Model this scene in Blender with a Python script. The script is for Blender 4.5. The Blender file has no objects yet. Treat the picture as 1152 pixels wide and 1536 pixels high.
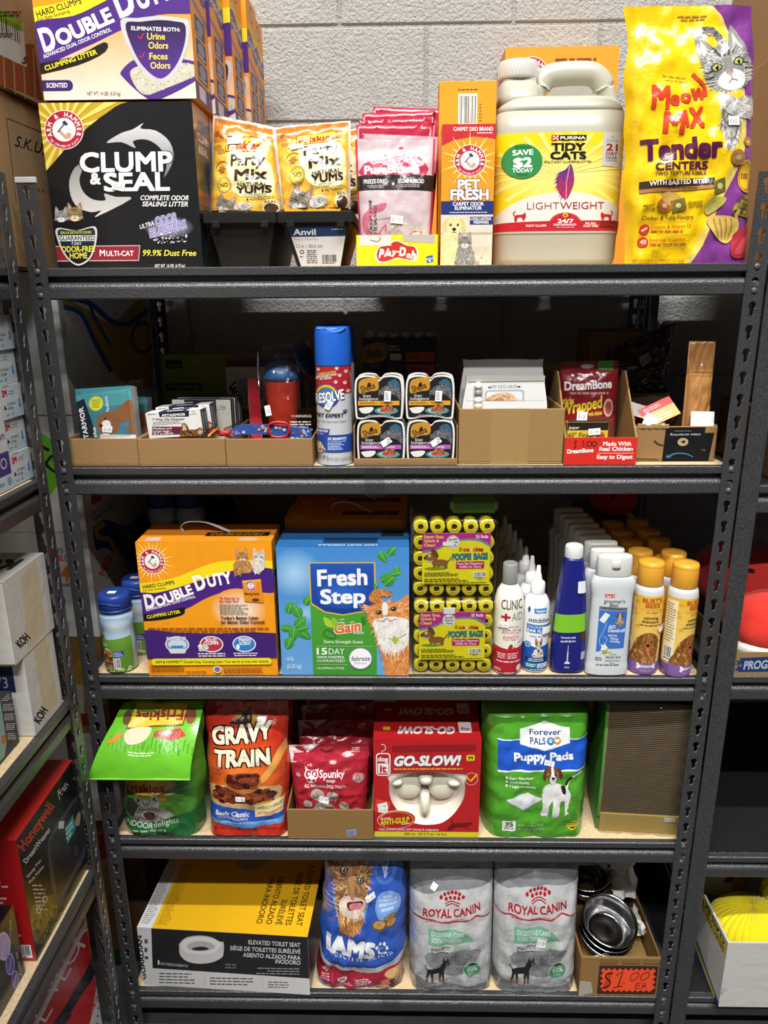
import bpy, math, random
import numpy as np
from mathutils import Vector, Matrix, Euler, noise, geometry

SC = bpy.context.scene
COL = SC.collection
PI = math.pi
random.seed(7)

# ------------------------------------------------------------------ camera
cam_d = bpy.data.cameras.new('camera')
cam = bpy.data.objects.new('camera', cam_d)
COL.objects.link(cam)
cam_d.sensor_fit = 'VERTICAL'
cam_d.sensor_height = 36.0
cam_d.lens = 26.24
cam_d.clip_start = 0.05
cam.location = (0.6052,-1.2996,1.6500)
R_ = Vector((0.99978051,0.01970107,-0.00712684))
U_ = Vector((0.00125656,0.2831744,0.95906761))
F_ = Vector((-0.0209128,0.95886606,-0.28308749))
cam.matrix_world = Matrix(((R_.x, U_.x, -F_.x, 0.6052),(R_.y, U_.y, -F_.y, -1.2996),(R_.z, U_.z, -F_.z, 1.6500),(0,0,0,1)))
SC.camera = cam

# ------------------------------------------------------------------ world, lamps, exposure
w = bpy.data.worlds.new('stockroom_air')
SC.world = w
w.use_nodes = True
w.node_tree.nodes['Background'].inputs[0].default_value = (1.0,0.98,0.95,1)
w.node_tree.nodes['Background'].inputs[1].default_value = 0.10

def area(name, loc, sx, sy, power, rot=(0,0,0), col=(1.0,0.992,0.97)):
    d = bpy.data.lights.new(name, 'AREA')
    d.shape = 'RECTANGLE'; d.size = sx; d.size_y = sy; d.energy = power; d.color = col
    o = bpy.data.objects.new(name, d); COL.objects.link(o)
    o.location = loc; o.rotation_euler = rot
    return o
area('ceiling_tube_light', (0.65,-2.2,6.0),3.6,0.14,620)
area('ceiling_tube_light', (0.65,-4.0,6.0),3.6,0.14,640)
SC.view_settings.view_transform = 'Standard'
SC.view_settings.look = 'None'
SC.view_settings.gamma = 1.0
SC.view_settings.use_curve_mapping = False
SC.view_settings.exposure = -0.66
SC.cycles.max_bounces = 8
SC.cycles.transparent_max_bounces = 16
SC.cycles.use_denoising = True
SC.cycles.caustics_reflective = False
SC.cycles.caustics_refractive = False

# ------------------------------------------------------------------ colour and materials
def H(c):
    if not isinstance(c, str):
        return np.array(c, float)
    v = np.array([int(c[i:i + 2],16) / 255 for i in (0,2,4)])
    return np.where(v <= 0.04045, v / 12.92,((v + 0.055) / 1.055) ** 2.4)

_M = {}
def mat(name):
    if name in _M:
        return _M[name]
    m = bpy.data.materials.new(name); m.use_nodes = True
    nt = m.node_tree; N = nt.nodes; L = nt.links
    b = N['Principled BSDF']
    def node(t, **k):
        n = N.new(t)
        for a, v in k.items():
            setattr(n, a, v)
        return n
    at = node('ShaderNodeAttribute'); at.attribute_name = 'Col'
    tc = node('ShaderNodeTexCoord')
    def noise_n(scale, detail=3, rough=.55):
        n = node('ShaderNodeTexNoise'); n.inputs['Scale'].default_value = scale
        n.inputs['Detail'].default_value = detail; n.inputs['Roughness'].default_value = rough
        L.new(tc.outputs['Object'], n.inputs['Vector']); return n
    def vary(src, n, lo, hi):
        r = node('ShaderNodeMapRange'); r.inputs[1].default_value = .3; r.inputs[2].default_value = .7
        r.inputs[3].default_value = lo; r.inputs[4].default_value = hi
        L.new(n.outputs[0], r.inputs[0])
        x = node('ShaderNodeMix', data_type='RGBA', blend_type='MULTIPLY'); x.inputs[0].default_value = 1
        L.new(src, x.inputs[6]); L.new(r.outputs[0], x.inputs[7]); return x.outputs[2]
    def bump(n, strength, dist):
        u = node('ShaderNodeBump'); u.inputs['Strength'].default_value = strength; u.inputs['Distance'].default_value = dist
        L.new(n.outputs[0], u.inputs['Height']); L.new(u.outputs[0], b.inputs['Normal'])
    P = dict(card=(.5,.35,0), gloss=(.32,.5,.25), film=(.24,.5,.35), plastic=(.38,.45,.1), kraft=(.9,.15,0), steel=(.13,.5,0),
             powder=(.34,.75,0), board=(.8,.2,0), plush=(1,.05,0), paper=(.85,.2,0), block=(.8,.25,0), concrete=(.75,.3,0),
             jug=(.35,.5,.1), foil=(.2,.6,.3), rubber=(.6,.3,0), clear=(.1,.5,0), tape=(.25,.5,0))[name]
    b.inputs['Roughness'].default_value = P[0]
    b.inputs['Specular IOR Level'].default_value = P[1]
    b.inputs['Coat Weight'].default_value = P[2]; b.inputs['Coat Roughness'].default_value = .12
    c = at.outputs['Color']
    if name == 'card':
        c = vary(c, noise_n(40),.95,1.04)
    elif name == 'gloss':
        n = noise_n(9,2); c = vary(c, n, .96,1.04); bump(n, .25,.006)
    elif name in ('film', 'foil'):
        n = noise_n(26,4,.6); bump(n, .38 if name == 'film' else .7,.006); c = vary(c, noise_n(14),.93,1.06)
        if name == 'foil':
            b.inputs['Metallic'].default_value = .35
    elif name == 'kraft':
        n = noise_n(300,4,.7); c = vary(c, n, .56,.76); bump(n, .12,.001)
    elif name == 'paper':
        n = noise_n(30,3); bump(n, .35,.004)
    elif name == 'powder':
        n = noise_n(420,2,.5); bump(n, .55,.0016); c = vary(c, n, .6,1.7)
    elif name == 'board':
        n = noise_n(170,5,.75); c = vary(c, n, .72,1.16); bump(n, .2,.001)
    elif name == 'plush':
        n = noise_n(500,3); c = vary(c, n, .85,1.1); bump(n, .6,.002); b.inputs['Sheen Weight'].default_value = .25
    elif name == 'block':
        n = noise_n(150,5,.6); n2 = noise_n(16,3); bump(n, 1.0,.010); c = vary(c, n2,.95,1.03)
    elif name == 'concrete':
        n = noise_n(6,6,.65); c = vary(c, n, .6,1.25); bump(noise_n(60,5),.3,.004)
    elif name == 'steel':
        b.inputs['Metallic'].default_value = 1.0
    elif name == 'jug':
        b.inputs['Subsurface Weight'].default_value = .25; b.inputs['Subsurface Radius'].default_value = (.01,.01,.008)
    L.new(c, b.inputs['Base Color'])
    if name in ('clear', 'tape'):
        tr = node('ShaderNodeBsdfTransparent'); gl = node('ShaderNodeBsdfGlossy'); gl.inputs['Roughness'].default_value = .09 if name == 'clear' else .3
        n = noise_n(30,4,.6); u = node('ShaderNodeBump'); u.inputs['Strength'].default_value = .7; u.inputs['Distance'].default_value = .006
        L.new(n.outputs[0], u.inputs['Height']); L.new(u.outputs[0], gl.inputs['Normal'])
        fr = node('ShaderNodeFresnel'); fr.inputs[0].default_value = 1.45; L.new(u.outputs[0], fr.inputs['Normal'])
        a = node('ShaderNodeMath', operation='MULTIPLY_ADD'); a.inputs[1].default_value = .28; a.inputs[2].default_value = .012 if name == 'clear' else .06
        L.new(fr.outputs[0], a.inputs[0])
        mx = node('ShaderNodeMixShader'); L.new(a.outputs[0], mx.inputs[0]); L.new(tr.outputs[0], mx.inputs[1]); L.new(gl.outputs[0], mx.inputs[2])
        out = N['Material Output']; L.new(mx.outputs[0], out.inputs[0])
    _M[name] = m
    return m

# ------------------------------------------------------------------ mesh collector
class MB:
    def __init__(s, mat_='card'):
        s.m = mat_; s.mats = [mat_]; s.V = []; s.F = []; s.C = []; s.MI = []; s.S = []; s.T = []
    def mi(s, m):
        m = m or s.m
        if m not in s.mats: s.mats.append(m)
        return s.mats.index(m)
    def add(s, verts, faces, col, mat=None, smooth=False, T=None):
        o = len(s.V)
        if T is not None: verts = [T @ Vector(v) for v in verts]
        s.V += [tuple(v) for v in verts]
        per = isinstance(col, list)
        i = s.mi(mat)
        c0 = None if per else H(col)
        for k, f in enumerate(faces):
            s.F.append([o + a for a in f]); s.C.append(H(col[k]) if per else c0); s.MI.append(i); s.S.append(smooth)
        return s
    def box(s, a, b, col, mat=None, ch=0.0012, T=None):
        """chamfered box a..b; col one colour or dict of faces f(-y) k(+y) l r t d"""
        (x0, y0, z0),(x1, y1, z1) = a, b
        c = min(ch, (x1 - x0) / 3,(y1 - y0) / 3,(z1 - z0) / 3)
        X = (x0, x1); Y = (y0, y1); Z = (z0, z1); v = []; ix = {}
        for i in (0,1):
            for j in (0,1):
                for k in (0,1):
                    dx, dy, dz = (c if i == 0 else -c),(c if j == 0 else -c),(c if k == 0 else -c)
                    for ax, p in (('x', (X[i], Y[j] + dy, Z[k] + dz)),('y', (X[i] + dx, Y[j], Z[k] + dz)),('z', (X[i] + dx, Y[j] + dy, Z[k]))):
                        ix[i, j, k, ax] = len(v); v.append(p)
        g = (lambda n: col.get(n, col.get('s', 'ffffff'))) if isinstance(col, dict) else (lambda n: col)
        f = []; cc = []
        q = lambda *k: f.append([ix[a_] for a_ in k])
        q((0,0,0,'y'),(1,0,0,'y'),(1,0,1,'y'),(0,0,1,'y')); cc.append(g('f'))
        q((0,1,0,'y'),(0,1,1,'y'),(1,1,1,'y'),(1,1,0,'y')); cc.append(g('k'))
        q((0,0,0,'x'),(0,0,1,'x'),(0,1,1,'x'),(0,1,0,'x')); cc.append(g('l'))
        q((1,0,0,'x'),(1,1,0,'x'),(1,1,1,'x'),(1,0,1,'x')); cc.append(g('r'))
        q((0,0,1,'z'),(1,0,1,'z'),(1,1,1,'z'),(0,1,1,'z')); cc.append(g('t'))
        q((0,0,0,'z'),(0,1,0,'z'),(1,1,0,'z'),(1,0,0,'z')); cc.append(g('d'))
        for j in (0,1):
            for k in (0,1):
                q((0,j,k,'y'),(1,j,k,'y'),(1,j,k,'z'),(0,j,k,'z')); cc.append(g('f' if j == 0 else 'k'))
        for i in (0,1):
            for k in (0,1):
                q((i,0,k,'x'),(i,1,k,'x'),(i,1,k,'z'),(i,0,k,'z')); cc.append(g('l' if i == 0 else 'r'))
            for j in (0,1):
                q((i,j,0,'x'),(i,j,1,'x'),(i,j,1,'y'),(i,j,0,'y')); cc.append(g('f' if j == 0 else 'k'))
                for k in (0,1):
                    q((i,j,k,'x'),(i,j,k,'y'),(i,j,k,'z')); cc.append(g('f' if j == 0 else 'k'))
        return s.add(v, f, cc, mat, False, T)
    def lathe(s, prof, col, seg=40, mat=None, ry=None, n=2.0, c=(0,0), T=None, smooth=True):
        """prof [(r,z)..]; r may be (rx,ry); n superellipse exponent; col colour or list per ring"""
        v = []; f = []; cc = []
        for r, z in prof:
            rx, r2 = r if isinstance(r, tuple) else (r, r if ry is None else ry)
            for k in range(seg):
                a = 2 * PI * k / seg; ca, sa = math.cos(a), math.sin(a)
                v.append((c[0] + rx * math.copysign(abs(ca) ** (2 / n), ca), c[1] + r2 * math.copysign(abs(sa) ** (2 / n), sa), z))
        for i in range(len(prof) - 1):
            for k in range(seg):
                f.append([i * seg + k, i * seg + (k + 1) % seg, (i + 1) * seg + (k + 1) % seg, (i + 1) * seg + k]); cc.append(col[i] if isinstance(col, list) else col)
        f.append(list(range(seg))[::-1]); cc.append(col[0] if isinstance(col, list) else col)
        f.append([(len(prof) - 1) * seg + k for k in range(seg)]); cc.append(col[-1] if isinstance(col, list) else col)
        return s.add(v, f, cc, mat, smooth, T)
    def tube(s, pts, r, col, seg=8, mat=None, flat=1.0, T=None, closed=False):
        pts = [Vector(p) for p in pts]; v = []; f = []; n = len(pts)
        for i, p in enumerate(pts):
            d = (pts[(i + 1) % n if closed else min(i + 1, n - 1)] - pts[(i - 1) % n if closed else max(i - 1,0)]).normalized()
            up = Vector((0,0,1)) if abs(d.z) < .9 else Vector((0,1,0))
            a = d.cross(up).normalized(); b = a.cross(d)
            rr = r[i] if isinstance(r, (list, tuple)) else r
            for k in range(seg):
                t = 2 * PI * k / seg
                v.append(p + a * (rr * math.cos(t)) + b * (rr * flat * math.sin(t)))
        for i in range(n if closed else n - 1):
            j = (i + 1) % n
            for k in range(seg):
                f.append([i * seg + k, i * seg + (k + 1) % seg, j * seg + (k + 1) % seg, j * seg + k])
        if not closed:
            f.append(list(range(seg))); f.append([(n - 1) * seg + k for k in range(seg)][::-1])
        return s.add(v, f, col, mat, True, T)
    def blob(s, c, r, col, mat=None, nu=28, nv=18, amp=0, fr=6, T=None, seed=0, p=2.0):
        """lumpy ellipsoid; p>2 is boxier"""
        v = []; f = []
        for j in range(nv + 1):
            th = PI * j / nv - PI / 2
            for i in range(nu):
                ph = 2 * PI * i / nu
                d = [math.cos(th) * math.cos(ph), math.cos(th) * math.sin(ph), math.sin(th)]
                d = [math.copysign(abs(q) ** (2 / p), q) for q in d]
                k = 1 + amp * noise.noise(Vector(d) * fr * .3 + Vector((seed, 0,0))) * 2
                v.append((c[0] + r[0] * d[0] * k, c[1] + r[1] * d[1] * k, c[2] + r[2] * d[2] * k))
        for j in range(nv):
            for i in range(nu):
                f.append([j * nu + i, j * nu + (i + 1) % nu, (j + 1) * nu + (i + 1) % nu, (j + 1) * nu + i])
        return s.add(v, f, col, mat, True, T)
    def prism(s, pts, axis, a, b, col, mat=None, smooth=False, T=None, caps=True):
        """closed outline pts (2d) extruded along axis from a to b"""
        def P(p, t):
            return {'x': (t, p[0], p[1]), 'y': (p[0], t, p[1]), 'z': (p[0], p[1], t)}[axis]
        n = len(pts); v = [P(p, a) for p in pts] + [P(p, b) for p in pts]
        f = [[i, (i + 1) % n, n + (i + 1) % n, n + i] for i in range(n)]
        if caps:
            for t in geometry.tessellate_polygon([[Vector((p[0], p[1],0)) for p in pts]]):
                f.append(list(t)); f.append([n + q for q in t])
        return s.add(v, f, col, mat, smooth, T)
    def grid(s, fn, nu, nv, col, mat=None, smooth=True, closed_u=False, T=None):
        v = [fn(i / nu, j / nv) for j in range(nv + 1) for i in range(nu + (0 if closed_u else 1))]
        w_ = nu if closed_u else nu + 1; f = []; cc = []
        for j in range(nv):
            for i in range(nu):
                i2 = (i + 1) % w_
                f.append([j * w_ + i, j * w_ + i2,(j + 1) * w_ + i2,(j + 1) * w_ + i]); cc.append(col(i / nu, j / nv) if callable(col) else col)
        return s.add(v, f, cc, mat, smooth, T)
    def art(s, A_, sheet, off=.0002, step=.00002, mat=None):
        t = A_.emit(sheet.nu, sheet.nv)
        if len(t):
            s.T.append((sheet.map(t, off, step), t[:, :, 3:6], s.mi(mat), sheet.normals(t)))
        return s
    def build(s, name, parent=None):
        me = bpy.data.meshes.new(name)
        nv = len(s.V); V = np.array(s.V, float).reshape(-1,3)
        ls = [len(f) for f in s.F]; lv = [a for f in s.F for a in f]
        cols = np.repeat(np.array(s.C).reshape(-1,3), ls, axis=0) if s.F else np.zeros((0,3))
        mi = list(s.MI); sm = list(s.S)
        VV = [V]; LV = [np.array(lv, int)]; LS = [np.array(ls, int)]; CC = [cols]
        base = nv
        for p, c, m, nn in s.T:
            n = len(p); VV.append(p.reshape(-1,3)); LV.append(np.arange(base, base + 3 * n)); LS.append(np.full(n, 3)); CC.append(c.reshape(-1,3))
            mi += [m] * n; sm += [False] * n; base += 3 * n
        VV = np.concatenate(VV); LV = np.concatenate(LV); LS = np.concatenate(LS); CC = np.concatenate(CC)
        me.vertices.add(len(VV)); me.vertices.foreach_set('co', VV.astype(np.float32).ravel())
        me.loops.add(len(LV)); me.loops.foreach_set('vertex_index', LV.astype(np.int32))
        me.polygons.add(len(LS))
        me.polygons.foreach_set('loop_start', np.concatenate([[0], np.cumsum(LS)[:-1]]).astype(np.int32))
        me.polygons.foreach_set('loop_total', LS.astype(np.int32))
        for m in s.mats: me.materials.append(mat(m))
        me.polygons.foreach_set('material_index', np.array(mi, np.int32))
        me.polygons.foreach_set('use_smooth', np.array(sm, bool))
        ca = me.color_attributes.new('Col', 'FLOAT_COLOR', 'CORNER')
        ca.data.foreach_set('color', np.concatenate([CC, np.ones((len(CC),1))],1).astype(np.float32).ravel())
        me.update(calc_edges=True)
        if any(q[3] is not None for q in s.T):
            cn = np.zeros(3 * len(LV), np.float32); me.corner_normals.foreach_get('vector', cn); cn = cn.reshape(-1,3); k = int(sum(ls))
            for p, c, m, nn in s.T:
                if nn is not None: cn[k:k + 3 * len(p)] = nn.reshape(-1,3)
                k += 3 * len(p)
            me.normals_split_custom_set(cn.tolist())
        o = bpy.data.objects.new(name, me); COL.objects.link(o)
        if parent: o.parent = parent
        return o

def tag(o, label, cat, group=None, kind=None):
    if label: o['label'] = label
    if cat: o['category'] = cat
    if group: o['group'] = group
    if kind: o['kind'] = kind
    return o
def struct(name, mb):
    o = mb.build(name); o['kind'] = 'structure'; return o

def thing(name, label, cat, parts, loc=(0,0,0), rot=(0,0,0), group=None):
    """parts: list of (name, MB[, sub-parts[, label]]); a single part without sub-parts becomes the thing itself"""
    if len(parts) == 1 and len(parts[0]) == 2:
        o = parts[0][1].build(name)
    else:
        o = bpy.data.objects.new(name, None); o.empty_display_size = .05; COL.objects.link(o)
        for p in parts:
            c = p[1].build(p[0], o)
            if len(p) > 3 and p[3]: c['label'] = p[3]
            for q in (p[2] if len(p) > 2 and p[2] else []):
                q[1].build(q[0], c)
    o.location = loc; o.rotation_euler = rot
    return tag(o, label, cat, group)

def dup(root, loc, rot=(0,0,0), label=None, skip=()):
    r = root.copy(); COL.objects.link(r); r.location = loc; r.rotation_euler = rot
    if label: r['label'] = label
    for ch in list(root.children):
        if any(ch.name.startswith(q) for q in skip): continue
        c = ch.copy(); COL.objects.link(c); c.parent = r
        for g in list(ch.children):
            d = g.copy(); COL.objects.link(d); d.parent = c
    return r

# ------------------------------------------------------------------ printed artwork
_G = {}
def glyphs(s, b=0.0, sh=0.0):
    k = (s, round(b, 4), round(sh, 3))
    if k not in _G:
        c = bpy.data.curves.new('t', 'FONT'); c.body = s; c.size = 1; c.offset = b; c.shear = sh; c.resolution_u = 3
        o = bpy.data.objects.new('t', c); me = bpy.data.meshes.new_from_object(o)
        me.calc_loop_triangles()
        v = np.zeros(3 * len(me.vertices)); me.vertices.foreach_get('co', v); v = v.reshape(-1,3)[:, :2]
        t = np.zeros(3 * len(me.loop_triangles), int); me.loop_triangles.foreach_get('vertices', t)
        bpy.data.objects.remove(o); bpy.data.curves.remove(c); bpy.data.meshes.remove(me)
        _G[k] = (v, t.reshape(-1,3))
    return _G[k]

def sm(pts, n=6, closed=True):
    """smooth closed outline through the points"""
    P = [np.array(p, float) for p in pts]; N = len(P); out = []
    for i in range(N if closed else N - 1):
        a, b, c, d = (P[(i - 1) % N], P[i], P[(i + 1) % N], P[(i + 2) % N]) if closed else (P[max(i - 1,0)], P[i], P[i + 1], P[min(i + 2, N - 1)])
        for k in range(n):
            t = k / n
            out.append(tuple(.5 * (2 * b + (c - a) * t + (2 * a - 5 * b + 4 * c - d) * t * t + (3 * b - a - 3 * c + d) * t ** 3)))
    if not closed: out.append(tuple(P[-1]))
    return out

class A:
    """artwork on a label sheet: corner quad TL TR BR BL in the sheet's own drawing units"""
    def __init__(s, *q):
        M_ = []; r = []
        for (x, y),(u, v) in zip(q, ((0,1),(1,1),(1,0),(0,0))):
            M_ += [[x, y, 1,0,0,0,-u * x, -u * y],[0,0,0, x, y, 1,-v * x, -v * y]]; r += [u, v]
        s.h = np.append(np.linalg.solve(np.array(M_), np.array(r)),1).reshape(3,3)
        s.T = []; s.L = 0; s.sx = abs(q[1][0] - q[0][0])
    def raw(s, v, t, c, lay=None, copies=1):
        if len(t) == 0: return s
        if copies > 1:
            if lay is None: s.L += 1; lay = s.L
            lay = lay + np.repeat(np.arange(copies), len(v) // copies) * .22
        if lay is None: s.L += 1; lay = s.L
        v = np.asarray(v, float); t = np.asarray(t, int)
        c = np.broadcast_to(H(c) if isinstance(c, (str, tuple)) else c, (len(v),3))
        w_ = s.h @ np.vstack([v.T, np.ones(len(v))]); uv = (w_[:2] / w_[2]).T
        la = np.broadcast_to(np.asarray(lay, float),(len(v),)).reshape(-1,1)
        s.T.append(np.concatenate([uv, la, c],1)[t]); return s
    def p(s, pts, c, c2=None, hz=False):
        pts = [tuple(map(float, q)) for q in pts]
        t = geometry.tessellate_polygon([[Vector((x, y, 0)) for x, y in pts]])
        if c2 is not None:
            a = np.array(pts)[:, 0 if hz else 1]; k = ((a - a.min()) / max(1e-9, a.max() - a.min()))[:, None]
            c = H(c) * (1 - k) + H(c2) * k
        return s.raw(pts, t, c)
    def r(s, x0, y0, x1, y1, c, c2=None, hz=False):
        return s.p([(x0, y0),(x1, y0),(x1, y1),(x0, y1)], c, c2, hz)
    def rr(s, x0, y0, x1, y1, q, c):
        pts = []
        for cx, cy, a0 in ((x1 - q, y0 + q, -90),(x1 - q, y1 - q, 0),(x0 + q, y1 - q, 90),(x0 + q, y0 + q, 180)):
            for k in range(6):
                a = math.radians(a0 + 18 * k); pts.append((cx + q * math.cos(a), cy + q * math.sin(a)))
        return s.p(pts, c)
    def e(s, cx, cy, rx, ry, c, rot=0, n=24, c2=None):
        ca, sa = math.cos(math.radians(rot)), math.sin(math.radians(rot)); P = []
        for k in range(n):
            a = 2 * PI * k / n; x, y = rx * math.cos(a), ry * math.sin(a); P.append((cx + x * ca - y * sa, cy + x * sa + y * ca))
        if c2 is None: return s.p(P, c)
        V_ = [(cx, cy)] + P; C_ = np.array([H(c2)] + [H(c)] * n)     # c2 at the centre
        return s.raw(V_, [(0,1 + k, 1 + (k + 1) % n) for k in range(n)], C_)
    def ring(s, cx, cy, r0, r1, c, ry=1.0, a0=0, a1=360, n=32):
        P = []
        for k in range(n + 1):
            a = math.radians(a0 + (a1 - a0) * k / n); P += [(cx + r0 * math.cos(a), cy + ry * r0 * math.sin(a)),(cx + r1 * math.cos(a), cy + ry * r1 * math.sin(a))]
        return s.raw(P, [t for k in range(n) for t in ((2 * k, 2 * k + 1,2 * k + 3),(2 * k, 2 * k + 3,2 * k + 2))], c)
    def star(s, cx, cy, r0, r1, n, c, ry=1.0):
        return s.p([(cx + (r1 if k % 2 == 0 else r0) * math.cos(PI * k / n), cy + ry * (r1 if k % 2 == 0 else r0) * math.sin(PI * k / n)) for k in range(2 * n)], c)
    def rays(s, cx, cy, r0, r1, n, c, wd=.35):
        for k in range(n):
            a = 2 * PI * k / n; d = 2 * PI / n * wd / 2; f = 1 if k % 2 else .75
            s.raw([(cx + r0 * math.cos(a - d), cy + r0 * math.sin(a - d)),(cx + r0 * math.cos(a + d), cy + r0 * math.sin(a + d)),(cx + r1 * f * math.cos(a), cy + r1 * f * math.sin(a))],[(0,1,2)], c, s.L + .5)
        s.L += 1; return s
    def line(s, pts, w_, c, w1=None):
        P = [np.array(q, float) for q in pts]; V_ = []; n = len(P)
        for i, q in enumerate(P):
            d = P[min(i + 1, n - 1)] - P[max(i - 1,0)]; d = d / (np.linalg.norm(d) + 1e-9); k = w_ if w1 is None else w_ + (w1 - w_) * i / (n - 1)
            m = np.array([-d[1], d[0]]) * k / 2; V_ += [q + m, q - m]
        return s.raw(V_, [t for i in range(n - 1) for t in ((2 * i, 2 * i + 1,2 * i + 3),(2 * i, 2 * i + 3,2 * i + 2))], c)
    def weight(s, txt, b, sh=0.0):
        mw = any(k in txt for k in 'MmWw')
        if b <= .022 and not (b > .012 and mw): s.nc = 1; return glyphs(txt, 0 if mw and b > 0 else b, sh)
        V_, T_ = glyphs(txt, 0, sh); d = b * .85; s.nc = 4
        return np.concatenate([V_ + np.array([i, j]) * d for i in (-1,1) for j in (-1,1)]), np.concatenate([T_ + len(V_) * k for k in range(4)])
    def t(s, txt, x0, y0, x1, y1, h, c, b=.02, sh=0.0, ol=None, n=0):
        """one line of lettering, baseline (x0,y0)-(x1,y1), cap height h; ol=(colour, width) outline"""
        V_, T_ = s.weight(txt, b, sh)
        if len(T_) == 0: return s
        a, z = V_[:, 0].min(), V_[:, 0].max()
        d = np.array([x1 - x0, y1 - y0], float); ln = np.linalg.norm(d); ex = d / ln; up = np.array([ex[1],-ex[0]])
        kx = ln / (z - a); ky = h / .69
        f = lambda Q, off: np.array([x0, y0]) + np.outer((Q[:, 0] - off) * kx, ex) + np.outer(Q[:, 1] * ky, up)
        if ol:
            Vo, To = s.weight(txt, b + ol[1], sh); s.raw(f(Vo, a), To, ol[0], None, s.nc)
        return s.raw(f(V_, a), T_, c, None, s.nc)
    def tc(s, txt, cx, cy, r, a0, a1, h, c, b=.02, inside=False):
        """lettering round a circle, angles in degrees, 0 = up, clockwise"""
        n = len(txt)
        for k, ch in enumerate(txt):
            if ch == ' ': continue
            V_, T_ = s.weight(ch, b); a = math.radians(a0 + (a1 - a0) * (k + .5) / n)
            ex = np.array([math.cos(a), math.sin(a)]); up = np.array([math.sin(a),-math.cos(a)])
            if inside: ex, up = -ex, -up
            o = np.array([cx + r * math.sin(a), cy - r * math.cos(a)]); m = (V_[:, 0].min() + V_[:, 0].max()) / 2; ky = h / .69
            s.raw(o + np.outer((V_[:, 0] - m) * ky * .9, ex) + np.outer(V_[:, 1] * ky, up), T_, c, s.L + 1, s.nc)
        s.L += 1; return s
    def g(s, x0, y0, x1, y1, n, c, al='l', k=.5):
        """rows of print too small to read"""
        rd = random.Random(int(x0 * 7 + y0 * 13)); p = (y1 - y0) / n; s.L += 1
        for i in range(n):
            y = y0 + p * i; wd = (x1 - x0) * rd.uniform(.7,1); x = x0 + (0 if al == 'l' else ((x1 - x0) - wd) / (2 if al == 'c' else 1)); e_ = x + wd
            while x < e_:
                q = min(p * rd.uniform(.9,2.6), e_ - x)
                if q > p * .3: s.raw([(x, y + p * (.5 - k / 2)),(x + q, y + p * (.5 - k / 2)),(x + q, y + p * (.5 + k / 2)),(x, y + p * (.5 + k / 2))],[(0,1,2),(0,2,3)], c, s.L)
                x += q + p * .35
        return s
    def bars(s, x0, y0, x1, y1, c='161616', bg='f4f4f2', n=26, vert=True):
        if bg: s.r(x0, y0, x1, y1, bg)
        rd = random.Random(3); s.L += 1; m = .06 * (x1 - x0); x = x0 + m
        while x < x1 - m:
            wd = (x1 - x0) / n * rd.choice((.4,.5,.9))
            s.raw([(x, y0 + (y1 - y0) * .06),(x + wd, y0 + (y1 - y0) * .06),(x + wd, y0 + (y1 - y0) * .8),(x, y0 + (y1 - y0) * .8)],[(0,1,2),(0,2,3)], c, s.L)
            x += wd + (x1 - x0) / n * rd.choice((.4,.5,.9))
        return s.g(x0 + m, y0 + (y1 - y0) * .83, x1 - m, y1,1, c)
    def fur(s, poly, cols, n, ln, ang, wd=.18, seed=1, spread=35):
        rd = random.Random(seed); P = [tuple(q) for q in poly]; xs = [q[0] for q in P]; ys = [q[1] for q in P]; k = 0; tr = 0
        V_ = []; C_ = []; La = []; s.L += 1
        while k < n and tr < n * 12:
            tr += 1
            x, y = rd.uniform(min(xs), max(xs)), rd.uniform(min(ys), max(ys)); ins = False; j = len(P) - 1
            for i in range(len(P)):
                if (P[i][1] > y) != (P[j][1] > y) and x < (P[j][0] - P[i][0]) * (y - P[i][1]) / (P[j][1] - P[i][1]) + P[i][0]: ins = not ins
                j = i
            if not ins: continue
            k += 1; a = math.radians((ang(x, y) if callable(ang) else ang) + rd.uniform(-spread, spread)); q = ln * rd.uniform(.6,1.3)
            dx, dy = math.cos(a) * q, math.sin(a) * q; w2 = q * wd
            V_ += [(x - dy / q * w2, y + dx / q * w2),(x + dy / q * w2, y - dx / q * w2),(x + dx, y + dy)]
            C_ += [H(rd.choice(cols))] * 3; La += [s.L + rd.random() * .9] * 3
        s.L += 1
        return s.raw(V_, np.arange(3 * k).reshape(-1,3), np.array(C_), np.array(La)) if k else s
    def dots(s, poly_or_box, cols, n, r, seed=1, ry=.8):
        x0, y0, x1, y1 = poly_or_box; rd = random.Random(seed); s.L += 1
        for k in range(n):
            x, y = rd.uniform(x0, x1), rd.uniform(y0, y1); q = r * rd.uniform(.7,1.3); a0 = rd.uniform(0,6)
            V_ = [(x + q * math.cos(a0 + PI * j / 4) * 1.1, y + q * ry * math.sin(a0 + PI * j / 4)) for j in range(8)]
            s.raw(V_, [(0, j, j + 1) for j in range(1,7)], rd.choice(cols), s.L + k / n * .9)
        s.L += 1; return s
    def tag_(s, x, y, wd, ht, rot=0, txt='$ 1.00', c='f4f3f0'):
        """small price sticker centred at x,y"""
        a = math.radians(rot); ex = np.array([math.cos(a), math.sin(a)]); ey = np.array([-ex[1], ex[0]]); o = np.array([x, y])
        q = lambda i, j: tuple(o + ex * wd * i + ey * ht * j)
        s.p([q(-.5,-.5), q(.5,-.5), q(.5,.5), q(-.5,.5)], c)
        if txt: p0 = q(-.34,.26); p1 = q(.34,.26); s.t(txt, *p0, *p1, ht * .42, '77777c', 0)
        return s
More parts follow.
